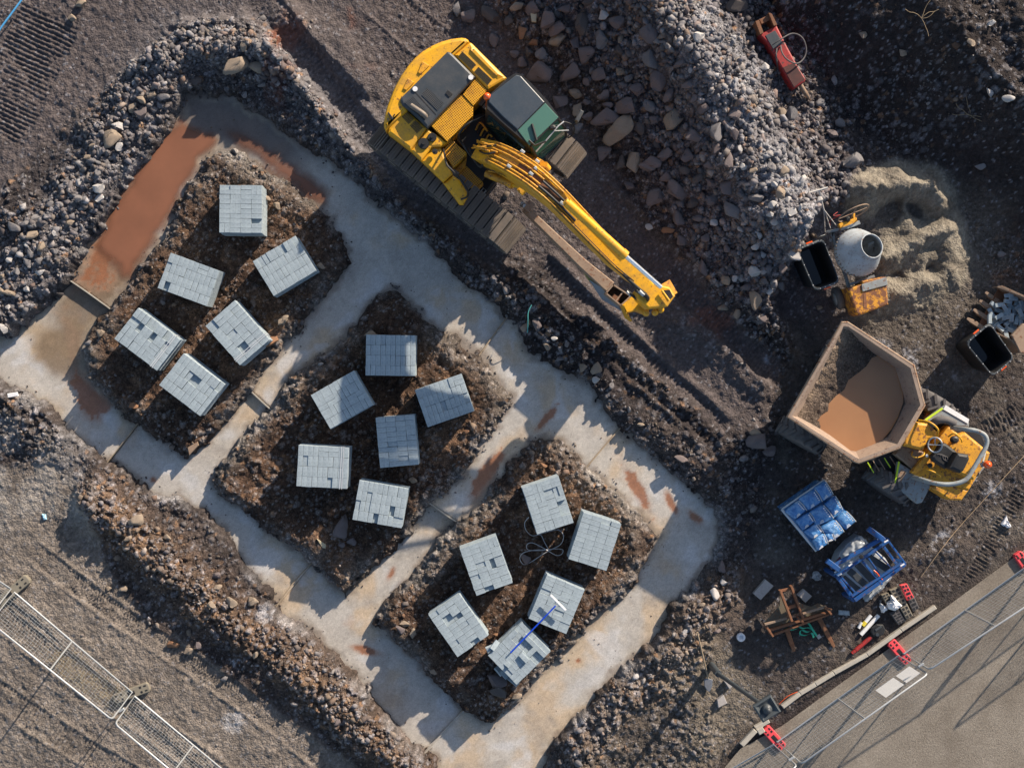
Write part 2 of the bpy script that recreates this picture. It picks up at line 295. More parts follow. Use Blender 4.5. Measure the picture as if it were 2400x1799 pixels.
def attrmat(name, rough=.9, bscale=(60, 220), bstr=.5, spec=.25, fine=.5, wet=None):
    m, t, b = newmat(name)
    a = N(t, 'ShaderNodeAttribute', attribute_name='Col')
    n = noise(t, bscale[0], 6, .7); n2 = noise(t, bscale[1], 3, .6)
    r = ramp(t, n.outputs[0], [(.25, (1 - fine,) * 3), (.75, (1 + fine,) * 3)]); c = mixn(t, a.outputs[0], r.outputs[0], 1., 'MULTIPLY')
    t.links.new(c, b.inputs['Base Color']); b.inputs['Roughness'].default_value = rough; b.inputs['Specular IOR Level'].default_value = spec
    ad = N(t, 'ShaderNodeMath', operation='ADD'); t.links.new(n.outputs[0], ad.inputs[0]); t.links.new(n2.outputs[0], ad.inputs[1])
    bump(t, b, ad.outputs[0], bstr, .012)
    if wet:
        t.links.new(a.outputs['Alpha'], b.inputs['Roughness'])
    return m
# ------------------------------------------------------------------ mesh building
def mesh_np(name, V, F, mat, cols=None, smooth=False, fcols=None):
    V = np.asarray(V, np.float32); F = np.asarray(F, np.int32); k = F.shape[1]
    me = bpy.data.meshes.new(name); me.vertices.add(len(V)); me.vertices.foreach_set('co', V.ravel())
    me.loops.add(F.size); me.loops.foreach_set('vertex_index', F.ravel()); me.polygons.add(len(F))
    me.polygons.foreach_set('loop_start', np.arange(0, F.size, k, dtype=np.int32)); me.polygons.foreach_set('loop_total', np.full(len(F), k, np.int32))
    if smooth: me.polygons.foreach_set('use_smooth', np.ones(len(F), bool))
    me.update(calc_edges=True)
    if cols is not None:
        a = me.color_attributes.new('Col', 'FLOAT_COLOR', 'POINT'); c = np.ones((len(V), 4), np.float32); c[:, :cols.shape[1]] = cols; a.data.foreach_set('color', c.ravel())
    me.materials.append(mat); return me
def link(name, me, parent=None, loc=None):
    o = bpy.data.objects.new(name, me); SC.collection.objects.link(o)
    if loc is not None: o.location = loc
    if parent is not None: o.parent = parent
    return o
def tag(o, label=None, cat=None, group=None, kind=None):
    for k, v in (('label', label), ('category', cat), ('group', group), ('kind', kind)):
        if v: o[k] = v
    return o
def thing(name, label, cat, loc, group=None, rz=0):
    o = bpy.data.objects.new(name, None); o.empty_display_size = .2; SC.collection.objects.link(o); o.location = loc; o.rotation_euler = (0, 0, rz); return tag(o, label, cat, group)
# ================================================================== GROUND
def axis(lo, hi, st):
    a = list(np.arange(lo, hi + 1e-6, st)); s = st; l = [a[0]]; r = [a[-1]]
    while r[-1] < 90: s *= 1.16; r.append(r[-1] + s); l.append(l[-1] - s)
    return np.array(l[:0:-1] + a + r[1:])
XS = axis(-13.4, 13.4, .027); YS = axis(-10.2, 10.2, .027)
GX, GY = np.meshgrid(XS, YS); gx, gy = GX.ravel(), GY.ravel()
gz = np.zeros(len(gx)); gc = np.zeros((len(gx), 4)); gd = np.zeros(len(gx)); gs = np.zeros(len(gx)); gt = np.zeros(len(gx))
for a in range(0, len(gx), 200000):
    s_ = slice(a, a + 200000); z_, c_, d_, q_, m_ = terrain(gx[s_], gy[s_]); gz[s_], gc[s_], gd[s_], gs[s_] = z_, c_, d_, q_; gt[s_] = m_['tr']
nx_, ny_ = len(XS), len(YS)
I = np.arange(nx_ * ny_).reshape(ny_, nx_); F = np.stack([I[:-1, :-1], I[:-1, 1:], I[1:, 1:], I[1:, :-1]], -1).reshape(-1, 4)
M_ground = soilmat('churned_soil')
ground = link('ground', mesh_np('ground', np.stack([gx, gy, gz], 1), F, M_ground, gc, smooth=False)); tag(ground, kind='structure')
def gh_at(x, y):
    i = np.clip(np.searchsorted(XS, x) - 1, 0, nx_ - 2); j = np.clip(np.searchsorted(YS, y) - 1, 0, ny_ - 2)
    fx = (x - XS[i]) / (XS[i + 1] - XS[i]); fy = (y - YS[j]) / (YS[j + 1] - YS[j]); G = gz.reshape(ny_, nx_)
    return (G[j, i] * (1 - fx) + G[j, i + 1] * fx) * (1 - fy) + (G[j + 1, i] * (1 - fx) + G[j + 1, i + 1] * fx) * fy
def gz1(v): return float(gh_at(np.array([v[0]]), np.array([v[1]]))[0])
# ---- concrete strips
LV = dict(A=-.14, B=-.26, C=-.23, E2=-.11, F=-.28, E3=-.16)
S1 = [(140,598),(250,676)]; S2 = [(300,910),(218,1015)]; S3 = [(600,897),(535,838)]; S4 = [(1025,782),(1102,676)]; S5 = [(1265,1012),(1346,918)]; S6 = [(1002,1137),(922,1082)]; S7 = [(592,1318),(675,1214)]; S8 = [(912,1632),(1006,1532)]
SLAB = dict(
 A=S1 + [(330,600),(480,400),(640,480),(690,560)] + S3[::-1] + [(700,800),(840,680)] + S4 + [(1000,560),(700,300),(450,140),(370,150),(250,380)],
 B=S1 + [(250,720),(240,850)] + S2 + [(120,980),(0,900),(-90,830),(-80,700),(60,620)],
 C=S2[::-1] + [(330,905),(405,950),(470,880)] + S3[::-1] + [(600,940),(520,1020),(600,1130)] + S7[::-1] + [(560,1300),(450,1190),(300,1100)],
 E2=S4 + [(1200,740),(1350,880)] + S5[::-1] + [(1200,1000),(1130,1040)] + S6 + [(1000,980),(1080,860)],
 F=S6 + [(800,1190),(740,1260),(690,1225)] + S7[::-1] + [(650,1400),(760,1520),(850,1610)] + S8 + [(940,1450),(860,1370),(840,1340),(900,1280),(960,1180)],
 E3=S5 + [(1450,980),(1600,1080),(1620,1180),(1500,1370),(1300,1570),(1240,1800),(900,1800)] + S8 + [(1060,1540),(1180,1420),(1380,1230),(1390,1150),(1300,1060)])
STEPS = [S1, S2, S3, S4, S5, S6, S7, S8]
def blob(dx, dy, cx, cy, rx, ry, ang=0):
    a = math.radians(ang); u = (dx - cx) * math.cos(a) + (dy - cy) * math.sin(a); v = -(dx - cx) * math.sin(a) + (dy - cy) * math.cos(a)
    return np.exp(-(u / rx) ** 2 - (v / ry) ** 2)
STAINS = [ (255,470,180,60,120,.9), (610,400,110,16,38,.7), (670,415,50,14,35,.8), (185,860,60,26,65,.95),(215,870,30,35,30,.8), (1180,905,45,10,-52,.7), (1050,1030,55,17,-58,1.15), (1380,1060,60,14,62,.85), (1450,1085,30,10,65,.95), (790,1410,34,11,15,1.0), (845,1240,24,8,-60,.55), (325,1038,10,9,0,.8), (1185,1120,0,0,0,0), (1505,1120,20,12,30,.7), (370,250,60,40,100,.3), (755,1350,20,24,0,.35), (1250,1430,9,7,0,.5), (505,270,80,30,25,.35)]
def concrete_col(x, y):
    dx, dy = inv(x, y); n = fbm(x, y, .9, 201, 5); n2 = fbm(x, y, .25, 203, 4); f = fbm(x, y, .06, 205, 3)
    # flow-like silt bands
    qx, qy = x + .5 * fbm(x, y, 1.2, 211), y + .5 * fbm(x, y, 1.2, 212); fl = fbm(qx, qy * 1., .5, 213, 4)
    c = np.array([.45, .42, .38])[None, :] * np.ones((len(x), 1))
    def mx(b, m): nonlocal c; c = c + (np.array(b)[None, :] - c) * np.clip(m, 0, 1)[:, None]
    mx((.46, .345, .225), ss(-.05, .4, n) * .75); mx((.30, .27, .24), ss(.0, .6, fl) * .5); mx((.53, .53, .535), ss(.1, .5, -fl) * .6)
    olive = np.maximum(blob(dx, dy, 210, 620, 150, 90, 120), blob(dx, dy, 130, 760, 60, 60)); mx((.165, .115, .07), ss(.12, .7, olive + .3 * n) * .85); mx((.22, .15, .10), ss(.35, .8, blob(dx, dy, 160, 770, 110, 22, 75) + .35 * fl) * .7); mx((.20, .135, .085), ss(.2, .7, blob(dx, dy, 215, 590, 70, 60)) * .8)
    mx((.30, .25, .2), ss(.3, .9, blob(dx, dy, 480, 260, 170, 60, 28)) * .6)
    rough = .70 + .12 * n2 - .15 * ss(.1, .5, fl)
    st = np.zeros(len(x))
    for (cx, cy, rx, ry, an, am) in STAINS:
        if am: st = np.maximum(st, am * blob(dx, dy, cx, cy, max(rx, 1), max(ry, 1), an))
    s_ = ss(.38, .54, st + .22 * n + .34 * n2 + .22 * f); mx((.27, .112, .055), s_ * .9)
    mx((.34, .19, .12), ss(.10, .55, st + .25 * n2) * (1 - s_) * .6)
    tc_ = ss(.12, .75, blob(dx, dy, 500, 262, 210, 62, 28) + .2 * n); mx((.115, .098, .092), tc_ * .9); rough = rough - .35 * tc_
    rough = rough - .3 * s_
    t = np.zeros(len(x));
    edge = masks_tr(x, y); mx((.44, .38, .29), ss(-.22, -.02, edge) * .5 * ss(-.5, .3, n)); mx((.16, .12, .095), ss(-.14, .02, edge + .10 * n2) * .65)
    c = c * (1 + .12 * f + .10 * n2 + .07 * vn(x, y, .04, 7) + .10 * n)[:, None]
    return np.concatenate([c.clip(.01, .9), rough[:, None].clip(.3, 1)], 1)
def masks_tr(x, y):
    wx = x + .13 * fbm(x, y, .6, 3, 3) + .06 * vn(x, y, .13, 8); wy = y + .13 * fbm(x, y, .6, 33, 3) + .06 * vn(x, y, .13, 38)
    t = sd(wx, wy, TRENCH)
    for p in ISL: t = np.maximum(t, -sd(wx, wy, p))
    return t
M_conc = attrmat('silty_wet_concrete', rough=.8, bscale=(34, 260), bstr=.35, spec=.35, fine=.28, wet=True)
SLABLAB = dict(A='long concrete strip around the upper corner, orange muddy water lying on its left leg', B='swirled pale concrete strip at the far left corner, lower than the orange puddle',
 C='pale concrete strip below the upper left island of packs', E2='concrete strip joining the excavator side to the orange streaked crossing', F='pale concrete strip running down to the bottom between the tan bank and lowest island', E3='wide concrete strip curving round the lower right island')
for k, pl in SLAB.items():
    P = D2(pl); lv = LV[k]; c = .035
    x0, x1 = min(p[0] for p in P), max(p[0] for p in P); y0, y1 = min(p[1] for p in P), max(p[1] for p in P)
    X = np.arange(x0, x1 + c, c); Y = np.arange(y0, y1 + c, c); A_, B_ = np.meshgrid(X, Y); I = np.arange(A_.size).reshape(A_.shape)
    Fq = np.stack([I[:-1, :-1], I[:-1, 1:], I[1:, 1:], I[1:, :-1]], -1).reshape(-1, 4); xa, ya = A_.ravel().copy(), B_.ravel().copy()
    ctr = inside(xa[Fq].mean(1), ya[Fq].mean(1), P); Fq = Fq[ctr]
    for s in STEPS:                              # snap the ragged grid rim onto the straight step
        (ax, ay), (bx, by) = D2(s); L = math.hypot(bx - ax, by - ay); ux, uy = (bx - ax) / L, (by - ay) / L
        s_ = (xa - ax) * ux + (ya - ay) * uy; v = -(xa - ax) * uy + (ya - ay) * ux; m = (np.abs(v) < c * .72) & (s_ > 0) & (s_ < L)
        xa = np.where(m, ax + s_ * ux, xa); ya = np.where(m, ay + s_ * uy, ya)
    used = np.unique(Fq); mp = np.zeros(len(xa), int); mp[used] = np.arange(len(used)); Fq = mp[Fq]; xa, ya = xa[used], ya[used]
    za = lv + .010 * fbm(xa, ya, 1.2, 221) + .006 * fbm(xa, ya, .3, 222)
    cc = concrete_col(xa, ya); za = za - .004 * (cc[:, 3] < .55)
    # skirt
    e = np.concatenate([Fq[:, [0, 1]], Fq[:, [1, 2]], Fq[:, [2, 3]], Fq[:, [3, 0]]]); key = np.sort(e, 1); _, ix, ct = np.unique(key[:, 0] * 10000000 + key[:, 1], return_index=True, return_counts=True)
    be = e[ix[ct == 1]]; n0 = len(xa); V = np.stack([xa, ya, za], 1); V2 = V.copy(); V2[:, 2] = lv - .4
    Fs = np.stack([be[:, 1], be[:, 0], be[:, 0] + n0, be[:, 1] + n0], 1)
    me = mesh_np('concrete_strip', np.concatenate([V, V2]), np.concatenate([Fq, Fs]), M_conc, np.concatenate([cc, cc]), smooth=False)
    tag(link('concrete_strip', me), SLABLAB[k], 'concrete foundation', 'concrete foundation strips in the trenches')
# ---- puddle in the left leg: a real sheet of muddy water thinning out at its rim
def sheet(name, poly, z, mat, c=.05, fade=.32, colr=(.24, .108, .065)):
    P = D2(poly); x0, x1 = min(p[0] for p in P), max(p[0] for p in P); y0, y1 = min(p[1] for p in P), max(p[1] for p in P)
    X = np.arange(x0, x1 + c, c); Y = np.arange(y0, y1 + c, c); A_, B_ = np.meshgrid(X, Y); I = np.arange(A_.size).reshape(A_.shape)
    Fq = np.stack([I[:-1, :-1], I[:-1, 1:], I[1:, 1:], I[1:, :-1]], -1).reshape(-1, 4); xa, ya = A_.ravel(), B_.ravel()
    Fq = Fq[inside(xa[Fq].mean(1), ya[Fq].mean(1), P)]; used = np.unique(Fq); mp = np.zeros(len(xa), int); mp[used] = np.arange(len(used)); Fq = mp[Fq]; xa, ya = xa[used], ya[used]
    d = -sd(xa, ya, P) + .12 * fbm(xa, ya, .35, 231) - .05; al = ss(0, fade, d); n = fbm(xa, ya, .8, 232)
    c4 = np.concatenate([np.array(colr)[None, :] * (1 + .12 * n)[:, None], al[:, None]], 1)
    return link(name, mesh_np(name, np.stack([xa, ya, np.full(len(xa), z)], 1), Fq, mat, c4))
M_water, t_, b_ = newmat('muddy_water')
a_ = N(t_, 'ShaderNodeAttribute', attribute_name='Col'); nn = noise(t_, 1.4, 4, .6); rr_ = ramp(t_, nn.outputs[0], [(.3, (.9, .9, .9)), (.7, (1.08, 1.06, 1.04))])
t_.links.new(mixn(t_, a_.outputs[0], rr_.outputs[0], 1., 'MULTIPLY'), b_.inputs['Base Color']); t_.links.new(a_.outputs['Alpha'], b_.inputs['Alpha']); b_.inputs['Roughness'].default_value = .16; b_.inputs['IOR'].default_value = 1.33
pud = sheet('puddle', [(385,240),(425,255),(465,275),(490,300),(452,345),(428,385),(395,440),(362,495),(325,560),(290,610),(255,612),(225,575),(190,530),(225,440),(275,360),(325,290)], LV['A'] + .022, M_water)
tag(pud, kind='structure')
pud = sheet('puddle', [(455,262),(520,270),(600,310),(680,360),(722,405),(725,450),(705,470),(650,440),(600,400),(545,355),(500,318),(478,300)], LV['A'] + .021, M_water, fade=.45, colr=(.20, .098, .066)); tag(pud, kind='structure')
# ---- tarmac
M_road, t_, b_ = newmat('worn_tarmac')
n_ = noise(t_, 22, 8, .9); n2_ = noise(t_, .9, 6, .65); r_ = ramp(t_, n_.outputs[0], [(.32, (.14, .12, .10)), (.5, (.26, .23, .195)), (.68, (.42, .385, .335))]); r2_ = ramp(t_, n2_.outputs[0], [(.3, (.70, .66, .62)), (.6, (1.05, 1.03, 1.0)), (.8, (1.15, 1.12, 1.08))])
t_.links.new(mixn(t_, r_.outputs[0], r2_.outputs[0], 1., 'MULTIPLY'), b_.inputs['Base Color']); b_.inputs['Roughness'].default_value = .9; bump(t_, b_, n_.outputs[0], 1., .04)
bm = bmesh.new(); bm.faces.new([bm.verts.new((*p, .004)) for p in D2([(1480,1760),(1598,1617),(1690,1566),(2028,1322),(2130,1247),(2260,1152),(2700,900)]) + [(80, 10), (80, -80), (0, -80)]][::-1]); bm.normal_update()
me = bpy.data.meshes.new('road'); bm.to_mesh(me); me.materials.append(M_road); tag(link('road', me), kind='structure')
# ================================================================== STONES
def ico(sub):
    b = bmesh.new(); bmesh.ops.create_icosphere(b, subdivisions=sub, radius=1); V = np.array([v.co[:] for v in b.verts]); Fc = np.array([[v.index for v in f.verts] for f in b.faces]); b.free(); return V, Fc
rng = np.random.default_rng(11)
def rock_shape(sub, cuts=9):
    V, Fc = ico(sub); V = V.copy()
    for _ in range(cuts):
        n = rng.normal(size=3); n /= np.linalg.norm(n); h = rng.uniform(.34, .66); d = V @ n; V = V - np.clip(d - h, 0, None)[:, None] * n[None, :]
    V = V / np.abs(V).max(0) * .92; V *= 1 + rng.normal(scale=.012, size=(len(V), 1)); return V, Fc
STONECOL = {'g': (.18, .17, .172), 'm': (.155, .128, .126), 't': (.27, .215, .165), 'o': (.24, .13, .075), 'p': (.42, .40, .385), 'd': (.10, .085, .08)}
def scatter_small(nmax):
    """small stones: one counted-by-nobody mesh"""
    M = 700000; x = rng.uniform(-13.2, 13.2, M); y = rng.uniform(-10, 10, M)
    i = np.clip(np.searchsorted(XS, x) - 1, 0, nx_ - 2); j = np.clip(np.searchsorted(YS, y) - 1, 0, ny_ - 2); k = j * nx_ + i
    cl = .35 + .65 * ss(-.2, .4, fbm(x, y, .7, 301)); p = gd[k] ** 1.3 * cl
    near = np.exp(-np.abs(gt[k]) / .09) * (gt[k] < 0) * .10 + (gt[k] < -.2) * .0008
    keep = ((rng.random(M) < p * .31) & (gt[k] > -.02)) | (rng.random(M) < near)
    for (a, c, r) in placed: keep &= (x - a) ** 2 + (y - c) ** 2 > (r * .95) ** 2
    x, y, k = x[keep][:nmax], y[keep][:nmax], k[keep][:nmax]; n = len(x)
    r = gs[k] * .36 * np.exp(rng.normal(scale=.58, size=n)); r = np.clip(r, .011, .115)
    z = gh_at(x, y)
    for kk, pl in SLAB.items(): z = np.where(inside(x, y, D2(pl)), np.maximum(z, LV[kk] + .003), z)
    r = np.where(gt[k] < -.03, r * .55, r); base = np.minimum(gc[k][:, :3] * 1.15 + .015, .6)
    q = rng.random(n); tints = np.array([STONECOL[c] for c in 'gmtopd']); pick = np.digitize(q, [.34, .60, .74, .80, .90]); tc = tints[pick]
    c = (base * .55 + tc * .45) * .84 * rng.uniform(.75, 1.3, n)[:, None]
    V0, F0 = ico(1); nv = len(V0)
    shapes = [rock_shape(1, 6)[0] for _ in range(24)]; S = np.array(shapes)[rng.integers(0, 24, n)]
    sc = np.stack([rng.uniform(.75, 1.3, n), rng.uniform(.6, 1.05, n), rng.uniform(.5, .9, n)], 1) * r[:, None]
    a = rng.uniform(0, 6.283, n); ca, sa = np.cos(a)[:, None], np.sin(a)[:, None]; P = S * sc[:, None, :]
    X = P[:, :, 0] * ca - P[:, :, 1] * sa; Y = P[:, :, 0] * sa + P[:, :, 1] * ca; tl = rng.normal(scale=.25, size=(n, 1)); Z = P[:, :, 2] + tl * X
    V = np.stack([X + x[:, None], Y + y[:, None], Z + (z + r * .22)[:, None]], -1).reshape(-1, 3)
    Fs = (F0[None] + (np.arange(n) * nv)[:, None, None]).reshape(-1, 3)
    return mesh_np('gravel', V, Fs, M_stone, np.repeat(c, nv, 0)), n
M_stone = attrmat('broken_stone', rough=.88, bscale=(30, 140), bstr=.5, fine=.35)
# ---- counted stones: the 300 largest
ROCKMESH = {}
for ck in 'gmtopd':
    L_ = []
    for s in range(7):
        V, Fc = rock_shape(3, 16); V = V * np.array([1, .82, .68]); vv = V * 1.7
        V = V * (1 + .05 * fbm(vv[:, 0] + s * 3.1, vv[:, 1] + vv[:, 2], .8, 300 + s)[:, None] + .03 * fbm(vv[:, 0] + vv[:, 2] * 2, vv[:, 1] + s, .25, 320 + s)[:, None])
        col = np.array(STONECOL[ck])[None, :] * (1 + .16 * fbm(vv[:, 0] * 2, vv[:, 1] * 2 + vv[:, 2], .5, 340 + s))[:, None]
        L_.append(mesh_np('rock', V, Fc, M_stone, col))
    ROCKMESH[ck] = L_
TONE = {'g': 'grey', 'm': 'mauve brown', 't': 'tan', 'o': 'orange brown', 'p': 'pale', 'd': 'dark grey'}
nrock = 0
def rock(p, rad, tone='m', ang=None, asp=.8, hgt=.62, label=None, group=None, sink=.28, name='rock', cat='rock'):
    global nrock; nrock += 1
    o = link(name, ROCKMESH[tone][nrock % 7]); ang = random.uniform(0, 6.28) if ang is None else ang
    z = gz1(p); o.location = (p[0], p[1], z + rad * hgt * (1 - sink) * .6 + .03 + .12 * rad); o.scale = (rad * 1.12, rad * asp * 1.3, rad * hgt * 1.3); o.rotation_euler = (random.uniform(-.25, .25), random.uniform(-.25, .25), ang)
    return tag(o, label, cat, group)
